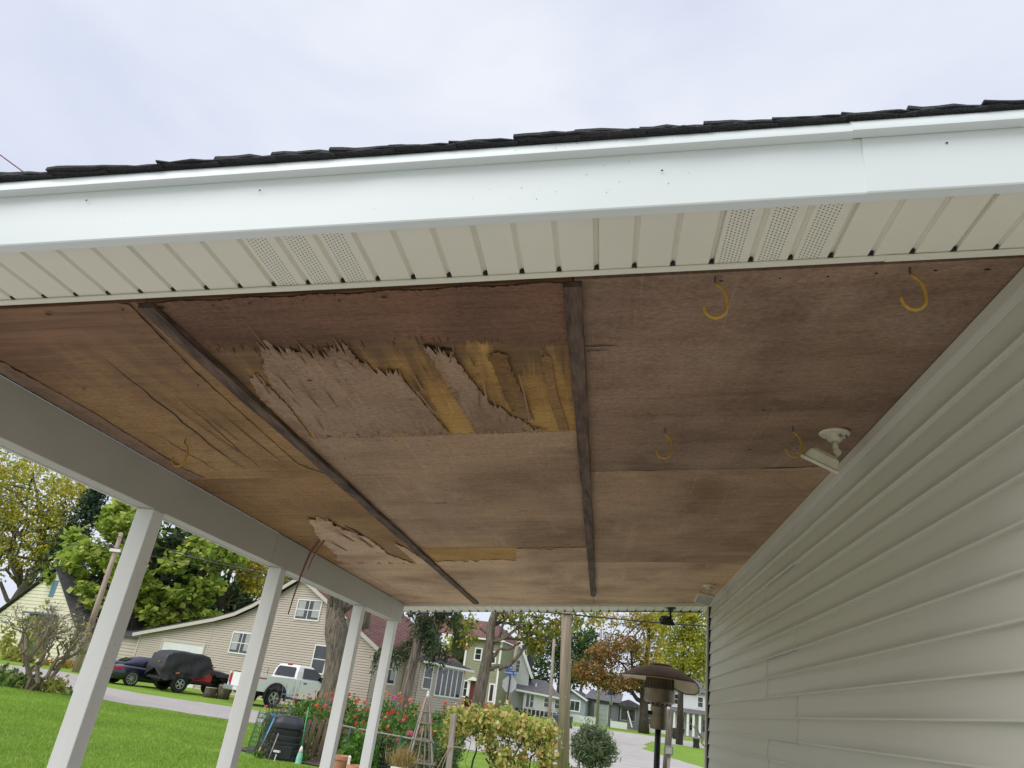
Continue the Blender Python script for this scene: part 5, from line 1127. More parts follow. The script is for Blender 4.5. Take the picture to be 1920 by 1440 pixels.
MT['r_red'] = mat('red_brown_shingles', (0.15, 0.07, 0.06), (0.25, 0.13, 0.115), 3, 0.95, bmp=0.02, bscale=14); MT['r_grey'] = mat('grey_shingles', (0.12, 0.115, 0.125), (0.19, 0.185, 0.195), 3, 0.95, bmp=0.02, bscale=14); MT['r_dark'] = mat('dark_shingles', (0.05, 0.048, 0.055), (0.09, 0.085, 0.095), 3, 0.95)
MT['trim_beige'] = mat('beige_trim', (0.55, 0.50, 0.45), rough=0.6); MT['found'] = mat('foundation_block', (0.26, 0.25, 0.235), (0.34, 0.33, 0.31), 5, 0.9); MT['door_red'] = mat('dark_red_door', (0.14, 0.025, 0.025), rough=0.45); MT['door_white'] = mat('garage_white', (0.74, 0.75, 0.74), (0.68, 0.69, 0.68), 2, 0.5); MT['deck'] = mat('brown_deck', (0.28, 0.12, 0.05), (0.36, 0.17, 0.08), 5, 0.8)
def extent(poly, z):
    xs_ = []
    for i in range(len(poly)):
        (a, b), (c, d) = poly[i], poly[(i + 1) % len(poly)]
        if (b <= z < d) or (d <= z < b): xs_.append(a + (c - a) * (z - b) / (d - b))
    return (min(xs_), max(xs_)) if len(xs_) >= 2 else None
def clad(parent, poly, expo, mt, fn, lip=0.022, name='wall', gap=0.026, rec=0.05):
    """lap siding on a wall outline poly (s,z); fn(s,z,out)->xyz, out is metres proud of the wall plane"""
    mb = MB(); z = min(p[1] for p in poly); zt = max(p[1] for p in poly)
    while z < zt - 0.02:
        z1 = min(z + expo, zt - 1e-3); a = extent(poly, z + 1e-4); b = extent(poly, z1 - 1e-4)
        if a and b:
            gz = z1 - gap
            mb.add([fn(a[0], z, lip), fn(a[1], z, lip), fn(b[1], gz, lip * 0.6), fn(b[0], gz, lip * 0.6), fn(a[0], z, -rec), fn(a[1], z, -rec), fn(b[1], gz, -rec), fn(b[0], gz, -rec), fn(b[1], z1, -rec), fn(b[0], z1, -rec)], [(0, 1, 2, 3), (5, 1, 0, 4), (3, 2, 6, 7), (7, 6, 8, 9)])
        z = z1
    return mb.build(name, mt, parent)
def win(parent, s0, s1, z0, z1, fn, cols=1, rows=2, fr=0.07, bar=0.045, curtain=False, out=0.05, name='window', frame=None):
    """fn(s,z,out): frame mesh with a pane (and curtain) beneath it"""
    mb = MB()
    def bx(a, b, c, d, o0, o1): mb.hexa([fn(a, c, o0), fn(b, c, o0), fn(b, c, o1), fn(a, c, o1), fn(a, d, o0), fn(b, d, o0), fn(b, d, o1), fn(a, d, o1)])
    bx(s0 - fr, s1 + fr, z0 - fr, z0, -0.02, out + 0.02); bx(s0 - fr, s1 + fr, z1, z1 + fr, -0.02, out + 0.02); bx(s0 - fr, s0, z0, z1, -0.02, out + 0.02); bx(s1, s1 + fr, z0, z1, -0.02, out + 0.02)
    for k in range(1, cols): c = s0 + (s1 - s0) * k / cols; bx(c - bar / 2, c + bar / 2, z0, z1, -0.01, out + 0.012)
    for k in range(1, rows): c = z0 + (z1 - z0) * k / rows; bx(s0, s1, c - bar / 2, c + bar / 2, -0.01, out + 0.010)
    w = mb.build(name, frame or MT['win_white'], parent)
    for i in range(cols):
        for j in range(rows):
            mb = MB(); a = s0 + (s1 - s0) * i / cols; b = s0 + (s1 - s0) * (i + 1) / cols; c = z0 + (z1 - z0) * j / rows; d = z0 + (z1 - z0) * (j + 1) / rows
            mb.add([fn(a, c, out - 0.008), fn(b, c, out - 0.008), fn(b, d, out - 0.008), fn(a, d, out - 0.008)], [(0, 1, 2, 3)]); mb.build('pane', MT['glass'], w)
    if curtain:
        n = 10; zt = z1 - 0.02
        for (a, b) in ((s0 + 0.02, s0 + (s1 - s0) * 0.33), (s1 - (s1 - s0) * 0.33, s1 - 0.02)):
            mb = MB()
            for k in range(n):
                p = a + (b - a) * k / n; q = a + (b - a) * (k + 1) / n; zb = z0 + (z1 - z0) * 0.12; o = out - 0.006 + 0.004 * (k % 2)
                mb.add([fn(p, zb, o), fn(q, zb, out - 0.006 + 0.004 * ((k + 1) % 2)), fn(q, zt, out - 0.006 + 0.004 * ((k + 1) % 2)), fn(p, zt, o)], [(0, 1, 2, 3)])
            mb.build('curtain', MT['curtain'], w)
    return w
def roofp(parent, a, b, c, d, n, mt, th=0.05, name='roof'):
    """shingled plane: eave a-b, ridge d-c, in n overlapping courses"""
    a, b, c, d = map(Vector, (a, b, c, d)); nn = (b - a).cross(d - a).normalized(); mb = MB()
    for k in range(n):
        t0, t1 = k / n, (k + 1) / n; p = [a.lerp(d, t0), b.lerp(c, t0), b.lerp(c, t1), a.lerp(d, t1)]
        mb.hexa([p[0] - nn * th, p[1] - nn * th, p[2] - nn * th, p[3] - nn * th, p[0] + nn * 0.025, p[1] + nn * 0.025, p[2] + nn * 0.003, p[3] + nn * 0.003])
    return mb.build(name, mt, parent)
def fbar(parent, a, b, w, t, mt, name='trim', up=(0, 0, 1)):
    mb = MB(); mb.bar(a, b, w, t, up); return mb.build(name, mt, parent)
F0 = lambda y0: (lambda s, z, o: (s, y0 - o, z))      # front wall facing local -y
FR = lambda x0: (lambda s, z, o: (x0 + o, s, z))      # side wall facing local +x
FL = lambda x0: (lambda s, z, o: (x0 - o, -s, z))
# ---- beige house with garage and red roof (local x along the gable front, y into depth)
bh = empty('beige_house', (-17.8, 40.0, 0), R(-20), 'beige sided house with red-brown roof, white windows and attached garage', 'house')
prof = [(-11.55, 0.0), (6.6, 0.0), (6.6, 3.30), (0.62, 6.42), (-2.5, 4.66), (-3.75, 4.12), (-5.3, 3.72), (-11.55, 2.50)]
mb = MB(); mb.prism([(a * 0.998, b - 0.03 if b > 1 else b) for a, b in prof], 0.06, 8.0, lambda a, b, d: (a * (1 if a < 6 else 0.991), d, b)); mb.build('wall_core', MT['w_beige'], bh)
clad(bh, prof, 0.125, MT['w_beige'], F0(0.0), 0.020)
fbar(bh, (-5.45, -0.02, 0.1), (-5.45, -0.02, 3.6), 0.05, 0.03, MT['trim_beige'], 'corner_trim', (0, 1, 0)); fbar(bh, (-11.55, -0.02, 0.0), (-11.55, -0.02, 2.5), 0.12, 0.06, MT['trim_beige'], 'corner_trim', (0, 1, 0))
win(bh, -3.62, -2.1, 2.17, 3.20, F0(0), 2, 2, curtain=True); win(bh, 0.70, 2.35, 4.30, 5.28, F0(0), 2, 2, curtain=True); win(bh, 2.66, 3.5, 1.70, 3.02, F0(0), 1, 2)
mb = MB(); mb.box(-9.3, -5.75, -0.03, -0.005, 0.0, 2.30); gd = mb.build('garage_door', MT['door_white'], bh)
for k in range(1, 4): fbar(gd, (-9.28, -0.034, 0.575 * k), (-5.77, -0.034, 0.575 * k), 0.012, 0.008, MT['found'], 'panel_joint', (0, 1, 0))
for a, b in (((-9.36, -0.04, 0), (-9.36, -0.04, 2.42)), ((-5.69, -0.04, 0), (-5.69, -0.04, 2.42)), ((-9.30, -0.04, 2.36), (-5.75, -0.04, 2.36))): fbar(bh, a, b, 0.12, 0.05, MT['trim_beige'], 'door_trim', (0, 1, 0))
rk = [(-11.95, 2.42), (-5.3, 3.76), (-3.75, 4.18), (-2.45, 4.74), (0.62, 6.50), (6.95, 3.16)]
for (a, b), (c, d) in zip(rk[:-1], rk[1:]): fbar(bh, (a, -0.30, b), (c, -0.30, d), 0.06, 0.19, MT['trim_beige'], 'rake_board')
for (a, b), (c, d) in zip(rk[:4], rk[1:5]): roofp(bh, (c, -0.32, d + 0.12), (a, -0.32, b + 0.12), (a, 8.15, b + 0.12), (c, 8.15, d + 0.12), 1, MT['r_dark'], 0.05)
roofp(bh, (6.98, -0.32, 3.25), (6.98, 8.15, 3.25), (0.62, 8.15, 6.62), (0.62, -0.32, 6.62), 34, MT['r_red'], 0.05)
mb = MB(); mb.box(6.95, 7.05, -0.30, 8.15, 3.12, 3.24); mb.build('gutter', MT['r_dark'], bh)
sw = [(0.0, 0.0), (8.0, 0.0), (8.0, 3.3), (0.0, 3.3)]; clad(bh, sw, 0.125, MT['w_beige'], FR(6.6), 0.02)
win(bh, 0.75, 1.95, 1.68, 3.02, FR(6.6), 1, 2, curtain=True)
mb = MB(); mb.box(6.57, 6.66, -0.03, 8.0, 0.0, 0.62); mb.build('foundation', MT['found'], bh)
# glazed porch on the east side
mb = MB(); mb.box(6.62, 7.54, 2.81, 7.6, 0.0, 3.0); mb.build('porch_core', MT['w_beige'], bh)
clad(bh, [(2.75, 0.55), (7.6, 0.55), (7.6, 3.05), (2.75, 3.05)], 0.125, MT['w_beige'], FR(7.6), 0.02, 'porch_wall'); clad(bh, [(6.66, 0.55), (7.6, 0.55), (7.6, 3.05), (6.66, 3.05)], 0.125, MT['w_beige'], F0(2.75), 0.02, 'porch_wall')
mb = MB(); mb.box(6.68, 7.66, 2.71, 7.64, 0.0, 0.5); mb.build('foundation', MT['found'], bh)
win(bh, 3.2, 3.95, 1.7, 2.75, FR(7.6), 1, 2); win(bh, 4.5, 7.2, 1.45, 2.85, FR(7.6), 5, 1, bar=0.10)
roofp(bh, (7.95, 2.5, 2.98), (7.95, 7.9, 2.98), (6.6, 7.9, 3.42), (6.6, 2.5, 3.42), 5, MT['r_dark'])
fbar(bh, (7.97, 2.5, 2.96), (7.97, 7.9, 2.96), 0.08, 0.10, MT['win_white'], 'gutter')
mb = MB(); mb.bar((7.9, 7.5, 1.35), (8.9, 7.5, 0.25), 0.08, 0.14); mb.bar((7.95, 7.5, 0.2), (7.95, 7.5, 1.6), 0.1, 0.1); mb.bar((7.95, 7.5, 1.6), (8.9, 7.5, 0.7), 0.08, 0.08); mb.build('red_stair_rail', MT['door_red'], bh)
# ---- cream house on the far side of the drive
ch = empty('cream_house', (-34.56, 45.93, 0), R(-25), 'cream shingle-sided gabled house with blue shutter and large dark window', 'house')
prof = [(-13.2, 0), (-0.15, 0), (-0.15, 2.5), (-5.3, 6.05), (-11.8, 2.45), (-13.2, 2.2)]
mb = MB(); mb.prism(prof, 0.06, 8, lambda a, b, d: (a, d, b)); mb.build('wall_core', MT['w_cream'], ch)
clad(ch, prof, 0.24, MT['w_cream'], F0(0), 0.03)
roofp(ch, (-13.5, -0.25, 1.70), (-13.5, 8, 1.70), (-5.3, 8, 6.2), (-5.3, -0.25, 6.2), 4, MT['r_dark']); roofp(ch, (0.2, 8, 2.38), (0.2, -0.25, 2.38), (-5.3, -0.25, 6.2), (-5.3, 8, 6.2), 24, MT['r_dark'])
win(ch, -6.6, -3.0, 0.35, 2.85, F0(0), 3, 1, fr=0.12, bar=0.1, frame=mat('copper_trim', (0.42, 0.22, 0.14), rough=0.6), name='picture_window')
mb = MB(); mb.box(-5.2, -4.55, -0.06, -0.035, 4.2, 5.35); mb.build('shutter', mat('blue_shutter', (0.10, 0.22, 0.34), rough=0.6), ch)
mb = MB(); mb.prism([(-6.9, 2.95), (-2.8, 2.95), (-2.9, 3.05), (-6.8, 3.05)], -0.55, 0.0, lambda a, b, d: (a, d, b)); mb.build('window_hood', mat('blue_hood', (0.08, 0.12, 0.22), rough=0.6), ch)
clad(ch, [(0.0, 0), (6, 0), (6, 2.3), (0, 2.3)], 0.2, MT['w_cream'], FR(-0.13), 0.02)
mb = MB(); mb.box(-0.1, 6.0, 1.26, 6, 0, 2.3); mb.build('side_wing', MT['w_cream'], ch)
clad(ch, [(-0.1, 0), (6.0, 0), (6.0, 2.3), (-0.1, 2.3)], 0.2, MT['w_beige'], F0(1.2), 0.02, 'wing_wall'); win(ch, 1.6, 2.5, 0.7, 2.0, F0(1.2), 1, 2)
roofp(ch, (-0.05, 0.9, 2.3), (6.3, 0.9, 2.3), (6.3, 6, 3.4), (-0.05, 6, 3.4), 10, MT['r_dark'])
# ---- far houses across the street (own scale: k widens a layout surveyed at a nearer distance)
def zk(z, k): return 1.55 + k * (z - 1.55)
k = 86 / 70
gh = empty('olive_house', (-12.41 * k, 86, 0), R(-8), 'two-storey olive green house with red roof and small gabled door hood', 'house')
Z = lambda z: zk(z, k)
W = 2.85 * k; x0 = -0.5 * k
mb = MB(); mb.box(x0 + 0.06, W, 0.06, 12, 0.3, Z(6.7)); mb.build('wall_core', MT['w_olive'], gh)
clad(gh, [(x0, 0.4), (W, 0.4), (W, Z(6.7)), (x0, Z(6.7))], 0.26, MT['w_olive'], F0(0), 0.03); clad(gh, [(-12, 0.4), (0, 0.4), (0, Z(6.7)), (-12, Z(6.7))], 0.15, MT['w_olive_d'], FL(x0), 0.03)
mb = MB(); mb.box(x0 - 2.2 * k, x0 - 0.02, 2.56, 12, 0.3, Z(6.62)); mb.build('rear_wing', MT['w_olive_d'], gh); clad(gh, [(x0 - 2.2 * k, 0.4), (x0 - 0.02, 0.4), (x0 - 0.02, Z(6.6)), (x0 - 2.2 * k, Z(6.6))], 0.15, MT['w_olive_d'], F0(2.48), 0.03)
roofp(gh, (-6.6 * k, -0.5, Z(6.72)), (W + 0.4, -0.5, Z(6.72)), (0.6 * k, 6, Z(8.75)), (-6.6 * k, 6, Z(8.75)), 26, MT['r_red']); roofp(gh, (W + 0.4, -0.5, Z(6.72)), (W + 0.4, 12, Z(6.72)), (0.6 * k, 6.1, Z(8.75)), (0.6 * k, 6, Z(8.75)), 20, MT['r_red'])
mb = MB(); mb.box(-6.6 * k, W + 0.45, -0.62, -0.5, Z(6.58), Z(6.72)); mb.build('gutter', MT['win_white'], gh)
fbar(gh, (x0, -0.05, 0.4), (x0, -0.05, Z(6.6)), 0.22, 0.12, MT['win_white'], 'corner_trim', (0, 1, 0)); fbar(gh, (W, -0.05, 0.4), (W, -0.05, Z(6.6)), 0.2, 0.12, MT['win_white'], 'corner_trim', (0, 1, 0))
win(gh, 0.46 * k, 0.98 * k, Z(4.85), Z(5.75), F0(0), 1, 2, fr=0.14); win(gh, 2.3 * k, 2.62 * k, Z(1.5), Z(2.85), F0(0), 1, 1, fr=0.14); win(gh, -0.2 * k, 0.1 * k, Z(1.6), Z(2.85), F0(0), 1, 2, fr=0.12); win(gh, 1.9 * k, 2.4 * k, Z(4.7), Z(5.6), F0(0), 1, 2, fr=0.14)
mb = MB(); mb.box(0.44 * k, 0.90 * k, -0.06, -0.02, Z(1.38), Z(3.0)); mb.build('door', MT['door_red'], gh)
for xx in (0.30, 1.02): fbar(gh, (xx * k, -0.12, Z(1.3)), (xx * k, -0.12, Z(3.0)), 0.22, 0.22, MT['win_white'], 'door_column', (0, 1, 0))
mb = MB(); mb.prism([(0.12 * k, Z(2.98)), (1.2 * k, Z(2.98)), (0.66 * k, Z(3.32))], -0.6, -0.02, lambda a, b, d: (a, d, b)); mb.build('door_hood', MT['win_white'], gh)
mb = MB(); mb.box(-0.4 * k, 3.3 * k, -1.6, -0.05, 0.4, Z(1.28)); mb.build('deck', MT['deck'], gh)
MT['ivy'] = leafmat('ivy_leaf', [(0.0, (0.07, 0.11, 0.02)), (0.6, (0.17, 0.22, 0.04)), (1.0, (0.34, 0.34, 0.08))])
g = np.random.default_rng(5); iv = empty('wall_ivy', (-12.41 * k + x0 - 1.2, 87.2, 0.5), 0, 'yellow-green ivy climbing the dark side wall of the olive house', 'ivy')
P = cloud(g, [(0, 1.2, 2.2, 1.0, 0.2, 2.2, 1), (-0.2, 1.2, 4.0, 0.8, 0.2, 1.6, 0.6)], 1500, 120, 0.2, 0.0); leaves('foliage', P, 0.3, MT['ivy'], iv, g, 0, 0.4, 0.7); mb = MB(); limb(mb, (0, 1.25, 0), (0, 1.25, 4.2), 0.05, 0.02, g); mb.build('stem', MT['bark'], iv)
k = 92 / 72
wh = empty('white_house', (-7.456 * k, 92, 0), R(10), 'white sided house with a steep gable and a low grey-roofed front wing', 'house')
gp = [(-2.0 * k, 0.45), (0.5 * k, 0.45), (0.5 * k, Z(4.3)), (-0.72 * k, Z(6.72)), (-2.0 * k, Z(4.2))]
mb = MB(); mb.prism(gp, 0.06, 13, lambda a, b, d: (a, d, b)); mb.build('wall_core', MT['w_white'], wh); clad(wh, gp, 0.18, MT['w_white'], F0(0), 0.03)
roofp(wh, (-2.45 * k, -0.4, Z(3.55)), (-2.45 * k, 13, Z(3.55)), (-0.72 * k, 13, Z(6.95)), (-0.72 * k, -0.4, Z(6.95)), 4, MT['r_dark']); roofp(wh, (0.85 * k, 13, Z(3.85)), (0.85 * k, -0.4, Z(3.85)), (-0.72 * k, -0.4, Z(6.95)), (-0.72 * k, 13, Z(6.95)), 4, MT['r_dark'])
fbar(wh, (-2.4 * k, -0.45, Z(3.6)), (-0.72 * k, -0.45, Z(6.88)), 0.1, 0.3, MT['win_white'], 'rake_board'); fbar(wh, (0.8 * k, -0.45, Z(3.9)), (-0.72 * k, -0.45, Z(6.88)), 0.1, 0.3, MT['win_white'], 'rake_board')
win(wh, -0.82 * k, -0.52 * k, Z(4.3), Z(5.3), F0(0), 1, 3, fr=0.12)
mb = MB(); mb.box(0.42 * k, 1.0 * k, 4, 5.2, 0.5, Z(7.3)); mb.build('chimney', MT['r_dark'], wh)
mb = MB(); mb.box(0.1 * k, 3.65 * k, -1.95, 6, 0.45, Z(2.55)); mb.build('wing_core', MT['w_white'], wh); clad(wh, [(0.1 * k, 0.45), (3.65 * k, 0.45), (3.65 * k, Z(2.6)), (0.1 * k, Z(2.6))], 0.18, MT['w_white'], F0(-2.02), 0.03, 'wing_wall')
roofp(wh, (-0.7 * k, -2.4, Z(2.72)), (3.75 * k, -2.4, Z(2.5)), (2.4 * k, 3, Z(3.95)), (-0.6 * k, 3, Z(3.95)), 12, MT['r_grey']); fbar(wh, (-0.72 * k, -2.45, Z(2.72)), (3.78 * k, -2.45, Z(2.5)), 0.12, 0.2, MT['win_white'], 'gutter')
mb = MB(); mb.tube([(1.25 * k, 0.2, Z(3.0)), (1.25 * k, 0.2, Z(3.55))], 0.1, 8); mb.build('vent_pipe', MT['win_white'], wh)
win(wh, 0.34 * k, 0.62 * k, Z(1.45), Z(2.5), F0(-2.02), 1, 1, fr=0.08, name='door_glass'); win(wh, 0.72 * k, 1.0 * k, Z(1.45), Z(2.5), F0(-2.02), 1, 2, fr=0.08); win(wh, 2.0 * k, 2.42 * k, Z(1.65), Z(2.38), F0(-2.02), 1, 2, fr=0.1); win(wh, 2.98 * k, 3.45 * k, Z(1.65), Z(2.38), F0(-2.02), 1, 2, fr=0.1)
for q in range(12):
    mb = MB(); x = -0.6 * k + q * 0.42 * k * 0.9; mb.box(x, x + 0.28 * k, -3.1, -3.04, 0.4, Z(1.28)); mb.build('dark_railing', MT['trim_black'], wh)
k = 96 / 75
bg = empty('blue_garage_house', (-2.352 * k, 96, 0), R(-8), 'small blue-grey gabled house with a white framed window behind the picket fence', 'house')
gp = [(-0.9 * k, 0.45), (0.8 * k, 0.45), (0.8 * k, Z(2.75)), (-0.62 * k, Z(3.42)), (-0.9 * k, Z(3.0))]
mb = MB(); mb.prism(gp, 0.06, 8, lambda a, b, d: (a, d, b)); mb.build('wall_core', MT['w_blue'], bg); clad(bg, gp, 0.16, MT['w_blue'], F0(0), 0.03)
roofp(bg, (1.05 * k, 8, Z(2.68)), (1.05 * k, -0.4, Z(2.68)), (-0.62 * k, -0.4, Z(3.52)), (-0.62 * k, 8, Z(3.52)), 8, MT['r_dark']); fbar(bg, (1.0 * k, -0.42, Z(2.68)), (-0.62 * k, -0.42, Z(3.48)), 0.08, 0.2, MT['win_white'], 'rake_board'); roofp(bg, (-1.1 * k, -0.4, Z(2.9)), (-1.1 * k, 8, Z(2.9)), (-0.62 * k, 8, Z(3.52)), (-0.62 * k, -0.4, Z(3.52)), 4, MT['r_dark'])
win(bg, -0.66 * k, 0.2 * k, Z(1.7), Z(2.5), F0(0), 2, 1, fr=0.16)
s2 = empty('slate_house', (-2.352 * k + 0.9 * k, 98, 0), R(-8), 'slate grey house with a tall panelled garage door', 'house')
mb = MB(); mb.box(0.0, 3.1 * k, 0.06, 9, 0.45, Z(3.0)); mb.build('wall_core', MT['w_slate'], s2); clad(s2, [(0.0, 0.45), (3.1 * k, 0.45), (3.1 * k, Z(3.05)), (0.0, Z(3.05))], 0.16, MT['w_slate'], F0(0), 0.03)
roofp(s2, (-0.3 * k, -0.5, Z(3.0)), (3.3 * k, -0.5, Z(2.9)), (3.0 * k, 5, Z(3.9)), (-0.3 * k, 5, Z(3.9)), 10, MT['r_grey'])
mb = MB(); mb.box(0.82 * k, 2.05 * k, -0.06, -0.02, 0.5, Z(2.58)); gd = mb.build('garage_door', mat('garage_greygreen', (0.33, 0.37, 0.36), rough=0.6), s2)
for q in range(1, 4):
    z = 0.5 + (Z(2.58) - 0.5) * q / 4; fbar(gd, (0.82 * k, -0.064, z), (2.05 * k, -0.064, z), 0.03, 0.01, MT['w_slate'], 'panel_joint', (0, 1, 0))
for xx in (0.80, 2.07): fbar(s2, (xx * k, -0.05, 0.45), (xx * k, -0.05, Z(2.65)), 0.1, 0.08, MT['trim_beige'], 'door_trim', (0, 1, 0))
p2 = empty('grey_porch', (-2.352 * k + 4.05 * k, 96.5, 0), R(-8), 'grey screened porch with dark windows beside the orange tree', 'porch')
mb = MB(); mb.box(0, 1.72 * k, 0.06, 5, 0.45, Z(2.7)); mb.build('wall_core', MT['w_grey'], p2); clad(p2, [(0, 0.45), (1.72 * k, 0.45), (1.72 * k, Z(2.7)), (0, Z(2.7))], 0.3, MT['w_grey'], F0(0), 0.03)
mb = MB(); mb.prism([(-0.1 * k, Z(2.65)), (1.85 * k, Z(2.65)), (1.7 * k, Z(2.95)), (0.8 * k, Z(3.3)), (0.1 * k, Z(3.05))], -0.4, 4, lambda a, b, d: (a, d, b)); mb.build('roof', MT['r_dark'], p2)
win(p2, 0.15 * k, 1.45 * k, Z(1.5), Z(2.5), F0(0), 2, 1, fr=0.08, frame=MT['found']); mb = MB(); mb.bar((0.75 * k, -0.2, Z(2.3)), (1.3 * k, -0.9, Z(0.95)), 0.12, 0.08); mb.build('stair_rail', MT['win_white'], p2)
k = 105 / 85
fw = empty('white_porch_house', (8.555 * k, 105, 0), R(-5), 'large white house with a columned porch beyond the street bend', 'house')
mb = MB(); mb.box(-4.6 * k, 7 * k, 0.06, 10, 0.45, Z(5.2)); mb.build('wall_core', MT['w_white'], fw); clad(fw, [(-4.6 * k, 0.45), (7 * k, 0.45), (7 * k, Z(5.2)), (-4.6 * k, Z(5.2))], 0.2, MT['w_white'], F0(0), 0.03)
roofp(fw, (-5 * k, -0.5, Z(5.15)), (7.4 * k, -0.5, Z(5.15)), (7.4 * k, 5, Z(7.0)), (-5 * k, 5, Z(7.0)), 12, MT['r_grey']); roofp(fw, (-1.4 * k, -3.3, Z(3.0)), (4.5 * k, -3.3, Z(3.0)), (4.5 * k, 0, Z(3.45)), (-1.4 * k, 0, Z(3.45)), 6, MT['r_grey'])
for xx in (-0.95, 0.45, 1.02, 1.65, 2.6): fbar(fw, (xx * k, -3.0, 0.6), (xx * k, -3.0, Z(2.95)), 0.28, 0.28, MT['win_white'], 'column', (0, 1, 0))
mb = MB(); mb.box(-1.3 * k, 4.5 * k, -3.2, -0.02, 0.42, Z(0.85)); mb.build('porch_floor', MT['found'], fw)
for xx in (-3.9, -2.9, -1.9, -0.4, 0.7, 2.0): win(fw, xx * k, (xx + 0.5) * k, Z(1.4), Z(2.6), F0(0), 1, 2, fr=0.1)
for xx in (-3.5, -1.0, 1.5): win(fw, xx * k, (xx + 0.5) * k, Z(3.75), Z(4.7), F0(0), 1, 2, fr=0.1)
mb = MB(); mb.box(-3.6 * k, -2.2 * k, -4.6, -3.4, 0.45, Z(1.25)); mb.build('white_steps', MT['w_white'], fw)
# white picket fence in front of the blue house
pf = empty('white_picket_fence', (-2.35 * 1.24 - 0.9, 93, 0.45), R(-8), 'white picket fence with a dipping top along the street', 'fence')
for q in range(26):
    mb = MB(); x = q * 0.135; h = 0.82 + 0.10 * abs(math.sin(q * 0.24)); mb.prism([(x, 0.05), (x + 0.085, 0.05), (x + 0.085, h - 0.05), (x + 0.0425, h), (x, h - 0.05)], 0, 0.025, lambda a, b, d: (a, d, b)); mb.build('picket', MT['win_white'], pf)
for z in (0.22, 0.62):
    mb = MB(); mb.box(-0.05, 3.5, 0.027, 0.07, z, z + 0.07); mb.build('rail', MT['win_white'], pf)
fp = empty('white_panel_fence', (1.15, 93.5, 0.45), R(-8), 'low solid white fence panel next to the street sign', 'fence'); mb = MB(); mb.box(0, 1.9, 0, 0.05, 0, 0.75); mb.build('panel', MT['win_white'], fp); mb = MB(); mb.box(-0.06, 0, -0.03, 0.08, 0, 0.95); mb.build('fence_post', MT['win_white'], fp)
# wheelie bins, bowl planter, boxes along the street
def cart(x, y, w, h, mt, label, group=None):
    t = empty('wheelie_bin', (x, y, terr(x, y) + 0.012), R(-8), label, 'bin', group)
    loft([[(-w * 0.4, -w * 0.4, 0.04), (w * 0.4, -w * 0.4, 0.04), (w * 0.4, w * 0.4, 0.04), (-w * 0.4, w * 0.4, 0.04)], [(-w * 0.5, -w * 0.55, h * 0.88), (w * 0.5, -w * 0.55, h * 0.88), (w * 0.5, w * 0.5, h * 0.88), (-w * 0.5, w * 0.5, h * 0.88)]]).build('bin_body', mt, t, bevel=0.02)
    mb = MB(); mb.hexa([(-w * 0.54, -w * 0.6, h * 0.885), (w * 0.54, -w * 0.6, h * 0.885), (w * 0.54, w * 0.56, h * 0.885), (-w * 0.54, w * 0.56, h * 0.885), (-w * 0.5, -w * 0.55, h * 0.93), (w * 0.5, -w * 0.55, h * 0.93), (w * 0.5, w * 0.5, h), (-w * 0.5, w * 0.5, h)]); mb.build('lid', mt, t, bevel=0.02)
    for s_ in (-1, 1):
        mb = MB(); mb.tube([(s_ * w * 0.42, w * 0.42, 0.1), (s_ * w * 0.5, w * 0.42, 0.1)], 0.1, 10); mb.build('wheel', MT['rubber'], t)
MT['bin_blue'] = mat('blue_bin', (0.055, 0.085, 0.13), rough=0.5); MT['bin_teal'] = mat('dark_teal_bin', (0.03, 0.055, 0.06), rough=0.5)
cart(-3.65, 66.5, 0.68, 0.95, MT['bin_blue'], 'blue wheelie bin at the kerb beside the utility pole', 'bins by the street'); cart(-2.72, 66.8, 0.62, 0.95, MT['bin_teal'], 'dark teal wheelie bin standing next to the blue one', 'bins by the street'); cart(7.45, 63.5, 0.5, 0.72, MT['trim_black'], 'black bin standing alone by the street bend', 'bins by the street')
t = empty('bench_board', (-4.4, 65.5, terr(0, 65)), R(-8), 'pale board lying across a stand beside the blue bin', 'bench'); mb = MB(); mb.box(-0.55, 0.55, -0.2, 0.2, 0.60, 0.66); mb.build('board', MT['tan'], t); mb = MB(); mb.box(-0.4, -0.32, -0.15, 0.15, 0, 0.6); mb.box(0.32, 0.4, -0.15, 0.15, 0, 0.6); mb.build('leg', MT['wood_grey'], t)
t = empty('bowl_planter', (7.5, 79.5, terr(7, 79)), 0, 'large dark bowl-shaped planter on the grass by the street', 'planter')
mb = MB(); mb.lathe([(0, 0.0), (0.42, 0.02), (0.58, 0.35), (0.70, 0.80), (0.73, 0.98), (0.66, 1.0), (0.6, 0.85), (0, 0.8)], 20); mb.build('bowl', mat('dark_green_bowl', (0.012, 0.018, 0.014), (0.03, 0.04, 0.03), 12, 0.6), t, auto=40)
mb = MB(); mb.lathe([(0.2, 0.8), (0.4, 0.98), (0, 1.02)], 10); mb.build('soil', MT['soil'], t)
# grey service box on a post near the heater
t = empty('service_box', (1.70, 20.0, 0), R(-8), 'small grey meter box on a short weathered post', 'meter box'); mb = MB(); mb.box(-0.03, 0.03, 0, 0.05, 0, 1.0); mb.build('post', MT['wood_grey'], t); mb = MB(); mb.box(-0.095, 0.095, -0.09, 0.0, 0.90, 1.10); bx_ = mb.build('box', MT['w_slate'], t, bevel=0.01); mb = MB(); mb.box(-0.075, 0.075, -0.096, -0.092, 0.925, 1.06); mb.build('cover', MT['found'], bx_)
